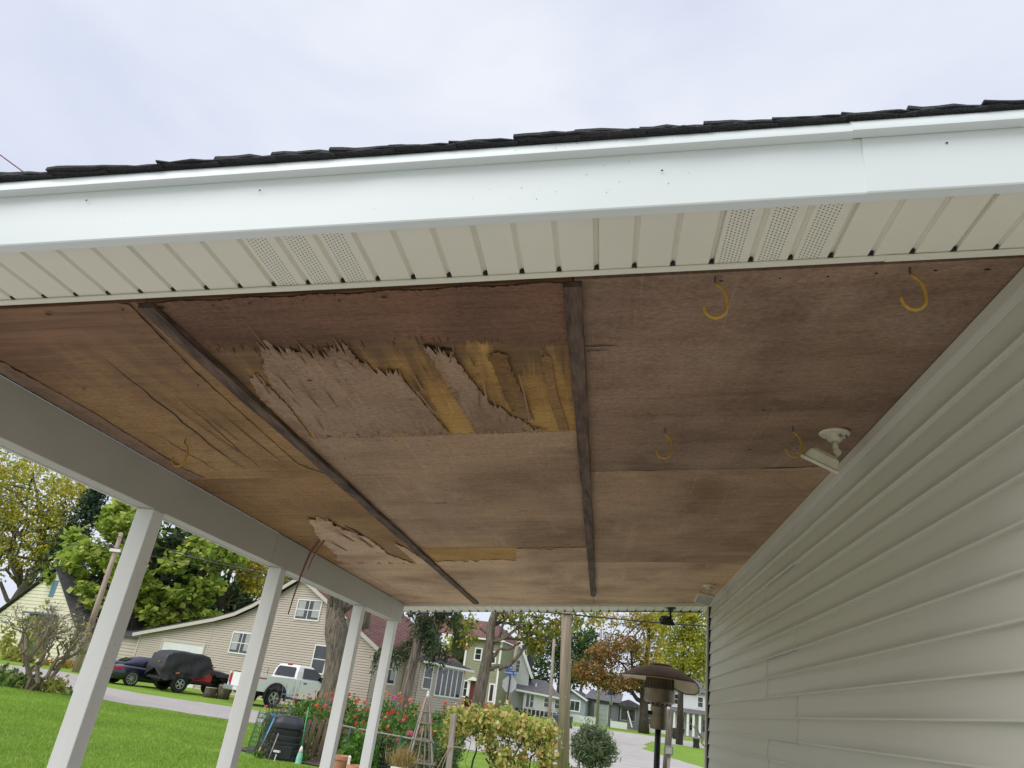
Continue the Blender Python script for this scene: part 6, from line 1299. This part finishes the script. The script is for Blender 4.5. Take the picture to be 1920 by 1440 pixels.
# ------------------------------------------------------------------ trees
L_ = {}
L_['ygreen'] = leafmat('leaf_yellow_green', [(0.0, (0.135, 0.203, 0.027)), (0.45, (0.324, 0.378, 0.054)), (0.8, (0.567, 0.513, 0.081)), (1.0, (0.675, 0.486, 0.068))], 0.45)
L_['ash'] = leafmat('leaf_ash_yellow', [(0.0, (0.17, 0.20, 0.03)), (0.4, (0.38, 0.40, 0.06)), (0.8, (0.60, 0.52, 0.08)), (1.0, (0.66, 0.48, 0.07))], 0.45)
L_['conifer'] = leafmat('needle_dark', [(0.0, (0.015, 0.033, 0.018)), (0.7, (0.033, 0.068, 0.036)), (1.0, (0.075, 0.120, 0.053))], 0.1)
L_['catalpa'] = leafmat('leaf_catalpa', [(0.0, (0.14, 0.23, 0.035)), (0.5, (0.33, 0.44, 0.07)), (0.85, (0.50, 0.57, 0.13)), (1.0, (0.62, 0.62, 0.2))], 0.45)
L_['yellow'] = leafmat('leaf_yellow', [(0.0, (0.208, 0.260, 0.039)), (0.5, (0.494, 0.442, 0.078)), (1.0, (0.780, 0.598, 0.104))], 0.4)
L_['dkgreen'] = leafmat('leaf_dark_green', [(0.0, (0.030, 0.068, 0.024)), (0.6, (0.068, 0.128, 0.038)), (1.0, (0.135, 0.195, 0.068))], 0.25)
L_['maple'] = leafmat('leaf_maple', [(0.0, (0.112, 0.168, 0.021)), (0.6, (0.238, 0.280, 0.042)), (0.9, (0.420, 0.336, 0.056)), (1.0, (0.588, 0.224, 0.042))], 0.4)
L_['orange'] = leafmat('leaf_orange', [(0.0, (0.11, 0.11, 0.03)), (0.35, (0.22, 0.17, 0.05)), (0.75, (0.36, 0.20, 0.07)), (1.0, (0.52, 0.24, 0.10))], 0.4)
L_['oryellow'] = leafmat('leaf_orange_yellow', [(0.0, (0.22, 0.25, 0.04)), (0.5, (0.40, 0.36, 0.07)), (1.0, (0.58, 0.33, 0.08))], 0.45)
L_['spruce'] = leafmat('needle_spruce', [(0.0, (0.024, 0.039, 0.018)), (0.7, (0.053, 0.083, 0.033)), (1.0, (0.135, 0.150, 0.053))], 0.15)
def tree(name, base, label, trunk, limbs, ells, n, clumps, sig, ls, mt, seed, bark='bark', up=0.1, droop=0.25, asp=0.6, shell=0.35, group=None, twigs=0, extra=None):
    """trunk: [(x,y,z,r)...] local; limbs: [(p0,p1,r0,r1,sag)]; ells local leaf volumes"""
    g = np.random.default_rng(seed); t = empty(name, (base[0], base[1], terr(*base)), 0, label, 'tree', group)
    mb = MB(); pts = [p[:3] for p in trunk]; mb.tube(pts, [p[3] for p in trunk], 12)
    for p0, p1, r0, r1, sg in limbs: limb(mb, p0, p1, r0, r1, g, 7, 0.5, 7, sg)
    for k in range(twigs):
        e = ells[int(g.integers(0, len(ells)))]; q = trunk[int(g.integers(max(1, len(trunk) // 2), len(trunk)))][:3]; d = rdir(g, 1)[0] * 0.8
        limb(mb, q, (e[0] + d[0] * e[3], e[1] + d[1] * e[4], e[2] + d[2] * e[5]), trunk[-1][3] * 0.6 + 0.03, 0.015, g, 6, 0.9, 5, 0.03)
    mb.build('trunk', MT[bark], t, smooth=True)
    P = cloud(g, ells, n, clumps, sig, shell); leaves('crown', P, ls, mt, t, g, up, droop, asp)
    if extra:
        for (nm, e2, n2, c2, s2, l2, m2) in extra: leaves(nm, cloud(g, e2, n2, c2, s2, 0.3), l2, m2, t, g, up, droop, asp)
    return t
BG = 'trees beyond the lawn'
tree('ash_tree', (-52.5, 60), 'tall airy yellow-green tree with sky showing through behind the cream house', [(0, 0, 0, 0.6), (0.3, 0, 3, 0.5), (0.8, 0, 5, 0.42), (1.6, 0, 7.6, 0.3), (2.2, 0, 11, 0.2)],
     [((0.8, 0, 4.8), (-4, 0.5, 9.5), 0.28, 0.06, 0.05), ((1.4, 0, 7), (-2, -0.5, 13), 0.2, 0.05, 0), ((1, 0, 6), (4.5, 0, 11), 0.2, 0.05, 0.04), ((0.4, 0, 3.6), (-6, 0, 7), 0.2, 0.04, 0.08)],
     [(-2, 0, 13.5, 5.5, 4, 4.5, 1.3), (-6, 0, 9.5, 4.5, 3.5, 4, 1), (2, 0, 12, 3.2, 3, 4, 0.7), (-1, 0, 8, 3.4, 3, 2.2, 0.4), (-8, 0, 15, 5, 4, 4, 0.9), (2.6, 0, 8.0, 1.3, 2, 2.4, 0.25)], 16000, 820, 0.42, 0.30, L_['ash'], 1, twigs=26, group=BG)
def conifer(name, base, h, w, label, seed, n=9000, z0=0.5):
    g = np.random.default_rng(seed); t = empty(name, (base[0], base[1], 0), 0, label, 'tree', BG); mb = MB(); mb.tube([(0, 0, 0), (0, 0, h * 0.6), (0, 0, h)], [0.35, 0.2, 0.04], 8); P = []
    for k in range(120):
        z = z0 + (h - z0) * (k / 120) ** 0.9; rr = w * (1 - (z / h) ** 1.3) * g.uniform(0.75, 1.1) + 0.15; a = g.uniform(0, 6.283); tip = np.array((rr * math.cos(a), rr * math.sin(a), z - rr * 0.22)); limb(mb, (0, 0, z), tip, 0.05, 0.01, g, 3, 0.2, 4)
        m = n // 120; f = g.uniform(0.15, 1.05, m)[:, None]; P.append(np.array((0, 0, z)) + (tip - np.array((0, 0, z))) * f + g.normal(size=(m, 3)) * 0.28 * np.array((1, 1, 0.6)))
    mb.build('trunk', MT['bark_d'], t); leaves('crown', np.concatenate(P), 0.42, L_['conifer'], t, g, 0.1, 0.3, 0.28)
conifer('spruce_tree', (-44.8, 56), 15.5, 3.6, 'dark green conifer standing behind the bright big-leaved tree', 3)
conifer('arborvitae', (-31.8, 61), 9.6, 3.4, 'dark evergreen behind the roof of the beige house garage', 4, 6000)
conifer('arborvitae', (-26.5, 60), 9.2, 3.0, 'dark evergreen beside the beige house gable', 5, 5000)
g = np.random.default_rng(9)
ct = [(0, 0, 0, 0.5), (0.0, 0, 2, 0.42), (-0.4, 0, 4.5, 0.34), (-0.8, 0, 8, 0.2), (-1, 0, 11, 0.08)]
sprays = []
for k in range(64):
    z = g.uniform(2.9, 11.6); w = 5.6 * (1 - abs((z - 6.5) / 6.4) ** 2.2) + 0.4; a = g.uniform(math.pi * 0.95, math.pi * 2.05); rr = w * g.uniform(0.55, 1.0); sprays.append((-1.6 + rr * math.cos(a) * 1.02, rr * math.sin(a) * 0.6, z, g.uniform(0.8, 1.35), 0.9, g.uniform(0.28, 0.45), 1))
sprays += [(4.0, -0.5, 5.2, 1.2, 1, 0.4, 1), (5.0, -0.5, 4.3, 1.0, 1, 0.4, 1), (3.4, -1, 3.9, 1.1, 1, 0.4, 1), (2.2, -1.2, 3.3, 1.0, 1, 0.4, 1), (4.2, -0.3, 6.3, 1.1, 1, 0.4, 1)]
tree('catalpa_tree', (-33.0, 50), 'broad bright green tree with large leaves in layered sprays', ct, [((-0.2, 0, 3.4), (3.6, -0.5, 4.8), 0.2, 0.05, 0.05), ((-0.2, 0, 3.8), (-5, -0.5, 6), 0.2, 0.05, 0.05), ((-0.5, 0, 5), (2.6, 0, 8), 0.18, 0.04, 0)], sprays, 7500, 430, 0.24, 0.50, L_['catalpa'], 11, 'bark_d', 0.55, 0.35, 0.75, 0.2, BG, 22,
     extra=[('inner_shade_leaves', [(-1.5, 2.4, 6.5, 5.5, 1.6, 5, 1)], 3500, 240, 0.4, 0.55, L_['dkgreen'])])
tree('catalpa_trunk_tree', (-29.8, 49.5), 'slim grey trunk with few leaves beside the garage roof', [(0, 0, 0, 0.32), (0.1, 0, 3, 0.28), (0.3, 0.5, 7, 0.15)], [], [(1.0, 0.8, 8.6, 2.0, 1.5, 1.2, 1)], 900, 70, 0.3, 0.45, L_['catalpa'], 12, 'bark', 0.4, 0.35, 0.7, group=BG, twigs=5)
tree('linden_tree', (-30.2, 55), 'yellow-leaved tree rising behind the bright green tree', [(0, 0, 0, 0.35), (0, 0, 5, 0.25), (0.3, 0, 10, 0.08)], [], [(-1.6, 0, 10.4, 2.6, 2, 1.4, 1), (1.2, 0, 9.2, 2.3, 2, 1.5, 1), (2.6, 0, 8.0, 1.6, 2, 1.2, 0.6), (-3.4, 0, 8.8, 1.4, 1.5, 1.2, 0.4)], 4600, 260, 0.26, 0.36, L_['yellow'], 13, group=BG, twigs=14)
tree('hedgerow_tree', (-38.5, 60), 'dark leafy tree filling the gap behind the cream house roof', [(0, 0, 0, 0.4), (0, 0, 6, 0.2)], [], [(0, 0, 5, 5, 2, 5, 1), (6, 0, 4, 5, 2, 4, 1)], 5200, 280, 0.5, 0.6, L_['dkgreen'], 14, group=BG, twigs=6)
# big forked trunk in front of the beige house
tree('maple_tree', (-11.95, 33.3), 'massive pale grey-brown tree trunk forking in two in front of the beige house', [(0, 0, 0, 0.62), (0.02, 0, 0.6, 0.50), (0.02, 0, 1.6, 0.46), (-0.1, 0, 2.8, 0.49), (-0.25, 0, 3.5, 0.60), (-0.52, 0, 4.1, 0.44), (-0.78, 0, 5.2, 0.33), (-1.0, 0, 7, 0.28), (-1.2, 0, 9, 0.15)],
     [((-0.15, 0, 3.3), (1.35, 0.2, 5.6), 0.42, 0.30, -0.04), ((1.3, 0.2, 5.5), (2.6, 0.2, 9), 0.30, 0.1, 0)], [(-1.2, 0, 11, 3.5, 3.5, 2.5, 1), (3, 0, 11, 3.5, 3.5, 2.5, 1)], 3000, 180, 0.5, 0.35, L_['maple'], 15, 'bark_l', group=BG, twigs=8)
tree('shade_tree', (-28.5, 66), 'bare-looking brown trunk and yellow leaves above the house ridge', [(0, 0, 0, 0.4), (0.2, 0, 6, 0.3), (0.5, 0, 12, 0.1)], [], [(0, 0, 9.5, 3, 2, 2, 1)], 1300, 90, 0.4, 0.4, L_['yellow'], 16, group=BG, twigs=9)
# spruce with hanging branches in front of the glazed porch
g = np.random.default_rng(21); t = empty('weeping_spruce', (-7.72, 30.0, 0), 0, 'leaning spruce with thin drooping dark green branches before the beige house', 'tree', BG)
mb = MB(); tp_ = [(0.0, 0, 0), (-0.02, 0, 1.0), (0.12, 0, 2.6), (0.24, 0, 4.2), (0.36, 0, 5.6), (0.5, 0, 8.5), (0.6, 0, 11)]; mb.tube(tp_, [0.25, 0.23, 0.20, 0.18, 0.16, 0.10, 0.03], 10); P = []
for k in range(64):
    z = g.uniform(3.2, 10.5); x0 = 0.05 + 0.05 * z; s_ = 1 if g.random() < 0.66 else -1; ln = g.uniform(0.8, 2.2) * (1.12 - z / 14); a = g.normal(0, 0.7) + (0 if s_ > 0 else math.pi)
    tip = np.array((x0 + ln * math.cos(a), ln * math.sin(a), z - ln * g.uniform(0.3, 0.75))); limb(mb, (x0, 0, z), tip, 0.03, 0.008, g, 5, 0.3, 4, 0.12)
    for q in range(17):
        f = g.uniform(0.25, 1.05); b = np.array((x0, 0, z)) + (tip - np.array((x0, 0, z))) * f; L0 = g.uniform(0.3, 1.0); m = 18; hz = g.uniform(0, 1, m)[:, None]; P.append(b + np.array((0, 0, -L0)) * hz + g.normal(size=(m, 3)) * np.array((0.07, 0.07, 0.04)))
for k in range(16):   # low dead twigs
    z = g.uniform(2.4, 4.6); a = g.uniform(0, 6.28); limb(mb, (0.2, 0, z), (0.2 + 0.9 * math.cos(a), 0.9 * math.sin(a), z - 0.3), 0.015, 0.005, g, 4, 0.5, 4)
mb.build('trunk', MT['bark_l'], t, smooth=True); leaves('crown', np.concatenate(P), 0.17, L_['spruce'], t, g, 0.0, 1.1, 0.3)
# street maple with the long curved limbs
tree('street_maple', (-7.99, 50), 'street maple with long low curving limbs and green to orange leaves', [(0, 0, -0.1, 0.52), (0.02, 0, 0.9, 0.42), (0.12, 0, 2.4, 0.40), (0.24, 0, 3.8, 0.36), (0.30, 0, 5.1, 0.30), (0.20, 0, 6.0, 0.30), (0.42, 0, 7.2, 0.24), (0.9, 0, 10, 0.12)],
     [((0.28, -0.1, 3.4), (1.62, -0.2, 3.65), 0.17, 0.13, -0.02), ((1.60, -0.2, 3.64), (2.75, -0.2, 5.05), 0.14, 0.09, -0.06), ((0.45, 0, 4.1), (2.35, -0.1, 5.25), 0.14, 0.06, -0.05), ((0.3, 0, 4.9), (0.98, 0, 5.75), 0.14, 0.09, -0.03), ((0.95, 0, 5.7), (1.0, 0, 7.3), 0.10, 0.06, 0.02), ((0.5, 0, 5.2), (2.6, 0, 6.3), 0.12, 0.05, 0.03), ((2.5, -0.2, 5.0), (5.6, -0.4, 6.8), 0.10, 0.04, -0.02), ((0.2, 0, 5.5), (-1.8, 0, 6.2), 0.08, 0.03, 0.03)],
     [(-1.7, -0.4, 6.0, 0.9, 0.9, 0.7, 0.5), (-1.2, -0.4, 5.0, 0.6, 0.7, 0.4, 0.25), (1.5, -0.3, 6.9, 1.0, 1, 0.6, 0.4), (3.1, -0.5, 5.7, 0.9, 0.9, 0.75, 0.9), (3.4, -0.5, 5.0, 0.6, 0.8, 0.4, 0.4), (2.6, -0.4, 6.8, 1.2, 1, 0.7, 0.5), (5.0, -0.4, 6.6, 1.2, 1, 0.8, 0.7), (6.3, -0.4, 7.4, 1.4, 1, 0.8, 0.6), (0.8, 0, 10, 3.5, 3, 2, 1.5), (4.6, 0, 8.8, 2.5, 2, 1.3, 1)], 3600, 260, 0.24, 0.26, L_['maple'], 22, 'bark_l', group=BG, twigs=10)
tree('dark_oak', (-5.8, 104), 'dark green leafy tree rising behind the low white wing', [(0, 0, 0, 0.5), (0, 0, 6, 0.3), (0, 0, 10, 0.1)], [], [(-2.2, 0, 6.6, 2.6, 2, 3.4, 1), (1.2, 0, 7.5, 2.6, 2, 4.0, 1.2), (3.2, 0, 9.5, 1.8, 2, 2.6, 0.6), (-1.0, 0, 10.6, 2.2, 2, 1.6, 0.4)], 6000, 320, 0.38, 0.42, L_['dkgreen'], 23, group=BG, twigs=8)
tree('orange_maple', (4.5, 84), 'spreading maple with rusty orange leaves beside the grey porch', [(0, 0, -0.2, 0.62), (-0.05, 0, 1.6, 0.48), (-0.2, 0, 4, 0.40), (-0.1, 0, 7, 0.28), (0.2, 0, 12, 0.1)], [((-0.1, 0, 2.9), (-5.6, -0.5, 4.6), 0.26, 0.06, 0.04), ((-0.1, 0, 3.6), (-4.4, 0, 7.6), 0.2, 0.05, 0.03), ((-0.2, 0, 4.6), (-2.4, 0, 10), 0.18, 0.05, 0)],
     [(-6.2, -0.5, 5.2, 2.0, 1.6, 1.1, 1), (-3.8, -0.5, 4.6, 2.0, 1.8, 1.0, 1.0), (-4.8, 0, 7.2, 1.8, 1.6, 1.1, 0.65), (-1.4, -0.5, 4.9, 1.6, 1.6, 1.0, 0.7), (-2.6, 0, 8.4, 1.6, 1.6, 1.3, 0.5)], 8000, 460, 0.26, 0.27, L_['orange'], 24, 'bark_d', group=BG, twigs=12, extra=[('upper_leaves', [(0.2, 0, 8.0, 1.9, 1.8, 2.0, 1.2), (-1.0, 0, 11.0, 1.9, 1.6, 1.2, 0.7), (0.9, 0, 11.2, 1.8, 1.6, 1.6, 1), (0.2, 0, 5.8, 1.6, 1.4, 0.9, 0.6), (-4.6, 0, 11, 2.2, 1.5, 1.0, 0.4)], 6400, 340, 0.28, 0.27, L_['oryellow'])])
tree('honey_locust', (6.4, 66), 'tall yellow-green tree closing the view beside the siding corner', [(0, 0, 0, 0.3), (0, 0, 5, 0.2), (0.2, 0, 10, 0.08)], [], [(-0.6, 0, 9.6, 2.0, 1.6, 1.5, 1), (1.6, 0, 9.8, 2.2, 1.6, 1.6, 1), (0.3, 0, 7.4, 2.2, 1.6, 1.7, 1.3), (1.8, 0, 6.0, 1.3, 1.4, 1.3, 0.7), (-0.9, 0, 6.0, 1.0, 1.2, 1.0, 0.4), (3.4, 0, 8, 2, 1.5, 3, 1)], 13000, 600, 0.26, 0.22, L_['ygreen'], 25, 'bark_d', group=BG, twigs=14)
tree('far_tree', (-3.5, 125), 'thin-leaved reddish tree far beyond the picket fence', [(0, 0, 0, 0.3), (0, 0, 10, 0.1)], [], [(0, 0, 9, 4, 2, 4.5, 1), (5, 0, 11, 4, 2, 3.5, 0.8)], 3400, 320, 0.35, 0.36, L_['orange'], 26, group=BG, twigs=16)
tree('far_tree', (16, 118), 'pale yellow tree far behind the white porch house', [(0, 0, 0, 0.3), (0, 0, 10, 0.1)], [], [(0, 0, 9, 6, 2, 5, 1)], 3000, 200, 0.5, 0.45, L_['ygreen'], 27, group=BG, twigs=10)
tree('far_tree', (-22, 118), 'tall green tree far behind the olive house roof', [(0, 0, 0, 0.3), (0, 0, 10, 0.1)], [], [(0, 0, 8, 4, 2, 4, 1)], 1500, 120, 0.5, 0.5, L_['ygreen'], 28, group=BG, twigs=10)
# bare shrubs
def bare(name, base, h, w, nst, label, seed, leafm=None, nl=0, depth=4):
    g = np.random.default_rng(seed); t = empty(name, (base[0], base[1], terr(*base)), 0, label, 'shrub'); mb = MB(); tips = []
    def grow(p, d, ln, r_, k):
        q = p + d * ln; limb(mb, p, q, r_, r_ * 0.68, g, 4, 0.7, 5 if k < 2 else 4); tips.append(q)
        if k < depth:
            for _ in range(int(g.integers(2, 4)) if k < 2 else int(g.integers(2, 5))):
                dd = d + g.normal(size=3) * 0.55 * np.array((1, 1, 0.7)); dd[2] = max(dd[2], -0.15) + 0.12; dd /= np.linalg.norm(dd); f = g.uniform(0.5, 1.0); grow(p + d * ln * f, dd, ln * g.uniform(0.5, 0.78), max(0.005, r_ * 0.55), k + 1)
    for k in range(nst):
        a = 6.283 * k / nst; d = np.array((w * math.cos(a), w * math.sin(a) * 0.7, 1.0)); d /= np.linalg.norm(d); grow(np.array((0.12 * math.cos(a), 0.12 * math.sin(a), 0.0)), d, h * 0.36, 0.075, 0)
    mb.build('trunk', MT['twig'], t)
    if leafm: T = np.array(tips); P = T[g.integers(0, len(T), nl)] + g.normal(size=(nl, 3)) * 0.10; leaves('crown', P, 0.11, leafm, t, g, 0.1, 0.3, 0.5)
bare('bare_lilac', (-17.45, 22.1), 3.7, 0.60, 6, 'nearly bare multi-stemmed shrub standing in hostas at the lawn edge', 41, L_['catalpa'], 240, 5)
bare('bare_sapling', (8.2, 62), 3.4, 0.5, 2, 'small bare tree with arching twigs beside the siding corner', 42, None, 0, 3)
bare('bare_bush', (-5.2, 85), 2.2, 0.7, 6, 'bare reddish bush in front of the low white wing', 43, None, 0, 3)
# ------------------------------------------------------------------ poles, wires, signs
MT['pole_wood'] = mat('pole_wood', (0.30, 0.23, 0.19), (0.46, 0.39, 0.34), 2.5, 0.9, bmp=0.008, bscale=10, stretch=(6, 6, 0.35), lo=0.3, hi=0.7); MT['pole_red'] = mat('reddish_pole_wood', (0.30, 0.20, 0.16), (0.50, 0.40, 0.345), 2.5, 0.9, bmp=0.008, bscale=10, stretch=(6, 6, 0.35), lo=0.3, hi=0.7)
def upole(base, top, r0, r1, mt, label, z0=0.0):
    t = empty('utility_pole', base, 0, label, 'utility pole'); mb = MB(); mb.tube([(0, 0, 0), tuple(np.array(top) * 0.5), top], [r0, (r0 + r1) / 2, r1], 12); mb.build('pole', MT[mt], t, smooth=True); return t
t = upole((-0.90, 21.5, 0), (-0.62, 0, 8.6), 0.16, 0.13, 'pole_red', 'thick reddish utility pole standing beside the round shrub')
mb = MB()
for z, a in ((1.05, 0.2), (1.9, 0.5), (0.75, -0.2)): mb.tube([(-0.07 * z - 0.02 + a * 0.1, -0.15, z), (-0.07 * z - 0.02 + a * 0.1, -0.165, z)], 0.012, 6)
mb.build('tag', MT['lens'], t)
t = upole((-29.3, 40, 0), (-0.17, 0, 7.9), 0.19, 0.12, 'pole_red', 'rusty brown utility pole in front of the cream house')
mb = MB(); mb.box(-0.42, 0.30, -0.2, -0.1, 6.72, 6.90); mb.build('crossarm', MT['lens'], t); mb = MB(); mb.tube([(-0.4, -0.15, 6.9), (-0.4, -0.15, 7.1)], 0.08, 8); mb.build('insulator', MT['trim_black'], t)
upole((-3.90, 60, terr(0, 60)), (-0.3, 0, 8.0), 0.14, 0.10, 'pole_wood', 'thin pale utility pole between the thick pole and the white wing'); upole((-0.42, 90, 0.45), (-0.35, 0, 10.5), 0.18, 0.13, 'pole_wood', 'distant grey pole in front of the slate garage door'); upole((-7.45, 62, terr(0, 62)), (0.3, 0, 9.0), 0.17, 0.13, 'pole_wood', 'grey pole half hidden behind the street maple limbs'); upole((2.46, 30, 0), (0.10, 0, 2.1), 0.13, 0.12, 'bark', 'short weathered post standing behind the patio heater')
def wire(pts, r_, label):
    mb = MB(); mb.tube(pts, r_, 5); tag(mb.build('overhead_wire', MT['trim_black']), label, 'wire', 'overhead wires')
def cat_(a, b, sag, n=24): return [(a[0] + (b[0] - a[0]) * k / n, a[1] + (b[1] - a[1]) * k / n, a[2] + (b[2] - a[2]) * k / n - sag * 4 * (k / n) * (1 - k / n)) for k in range(n + 1)]
wire(cat_((-14, 21.7, 4.55), (-1.19, 21.33, 4.07), 0.25) + cat_((-1.19, 21.33, 4.07), (6.5, 21.3, 4.42), 0.06)[1:], 0.020, 'thick cable running past the reddish pole toward the siding')
wire(cat_((-62, 38, 14.5), (-29.45, 39.8, 7.62), 0.3), 0.022, 'upper line reaching the rusty pole from the yellow tree side'); wire(cat_((-62, 40, 6.6), (-29.5, 39.8, 6.95), 0.25), 0.022, 'lower line reaching the white crossarm of the rusty pole')
wire(cat_((-29.45, 39.8, 7.62), (-8.0, 41.5, 6.1), 0.25), 0.022, 'upper line from the rusty pole toward the beige house'); wire(cat_((-29.5, 39.8, 6.95), (-8.0, 41.4, 5.95), 0.2), 0.022, 'lower line from the rusty pole toward the beige house')
wire(cat_((-0.60, 1.9, 3.05), (-3.6, -0.6, 3.5), 0.02, 10), 0.0022, 'thin reddish line leaving the roof edge into the sky') if False else None
MT['sign_blue'] = mat('street_sign_blue', (0.012, 0.075, 0.42), rough=0.4); MT['sign_back'] = mat('sign_back_grey', (0.42, 0.44, 0.44), (0.47, 0.49, 0.49), 3, 0.45); MT['sign_post'] = mat('dark_sign_post', (0.035, 0.04, 0.035), rough=0.6); MT['sign_text'] = mat('sign_lettering', (0.85, 0.85, 0.86), rough=0.5)
def lettering(txt, size, parent, loc, rz=0.0):
    cu = bpy.data.curves.new('lettering', 'FONT'); cu.body = txt; cu.size = size; cu.align_x = 'CENTER'; cu.align_y = 'CENTER'; cu.extrude = 0.0008
    tmp = bpy.data.objects.new('tmp', cu); col.objects.link(tmp); dg = bpy.context.evaluated_depsgraph_get(); me = bpy.data.meshes.new_from_object(tmp.evaluated_get(dg)); col.objects.unlink(tmp); bpy.data.objects.remove(tmp)
    me.materials.clear(); me.materials.append(MT['sign_text']); o = link('lettering', me, None, parent); o.location = loc; o.rotation_euler = (R(90), 0, rz); return o
t = empty('street_sign', (-4.12, 34, 0), R(-6), 'blue street-name sign above the blank grey back of a stop sign', 'street sign')
mb = MB(); mb.box(-0.03, 0.03, -0.035, 0.0, 0, 2.68); mb.build('post', MT['sign_post'], t)
mb = MB(); mb.box(-0.11, -0.03, 0.10, 0.19, 0, 2.05); mb.build('timber_post', MT['wood_grey'], t)
mb = MB(); oc = [(0.345 * math.cos(R(22.5 + 45 * k)), 2.30 + 0.345 * math.sin(R(22.5 + 45 * k))) for k in range(8)]; mb.prism(oc, 0.005, 0.009, lambda a, b, d: (a, d, b)); mb.build('stop_sign_back', MT['sign_back'], t)
mb = MB(); mb.box(-0.26, 0.26, -0.045, -0.038, 2.69, 2.87); nb = mb.build('name_plate', MT['sign_blue'], t); lettering('Lumina  St', 0.125, nb, (0, -0.0475, 2.78))
mb = MB(); mb.box(-0.075, 0.075, -0.044, -0.036, 2.90, 3.06); nb = mb.build('cross_plate', MT['sign_blue'], t); lettering('W', 0.11, nb, (0, -0.0465, 2.98)); mb = MB(); mb.box(-0.02, 0.02, -0.04, -0.03, 2.86, 2.91); mb.build('bracket', MT['sign_back'], t)
t = empty('street_sign', (0.95, 88, 0.45), R(-8), 'distant blue street sign above a stop sign seen edge-on', 'street sign')
mb = MB(); mb.box(-0.04, 0.04, -0.04, 0.04, 0, 3.3); mb.build('post', MT['sign_post'], t); mb = MB(); mb.box(-0.42, 0.42, -0.06, -0.045, 3.35, 3.75); mb.build('name_plate', MT['sign_blue'], t); mb = MB(); mb.box(-0.05, 0.05, -0.40, 0.40, 3.76, 4.05); mb.build('cross_plate', MT['sign_blue'], t)
mb = MB(); oc = [(0.40 * math.cos(R(22.5 + 45 * k)), 2.72 + 0.40 * math.sin(R(22.5 + 45 * k))) for k in range(8)]; mb.prism(oc, -0.06, -0.05, lambda a, b, d: (-d * 0.9 + a * 0.35 - 0.05, a * 0.9, b)); mb.build('stop_sign', MT['sign_back'], t)
# thin whip of wire at the roof edge, upper left
mb = MB(); mb.tube([(-1.52, 1.36, 2.60), (-1.60, 1.32, 2.655), (-1.70, 1.32, 2.712), (-1.98, 1.31, 2.875)], 0.0018, 5); tag(mb.build('loose_wire', MT['veneer']), 'thin reddish wire sticking out over the shingles', 'wire')
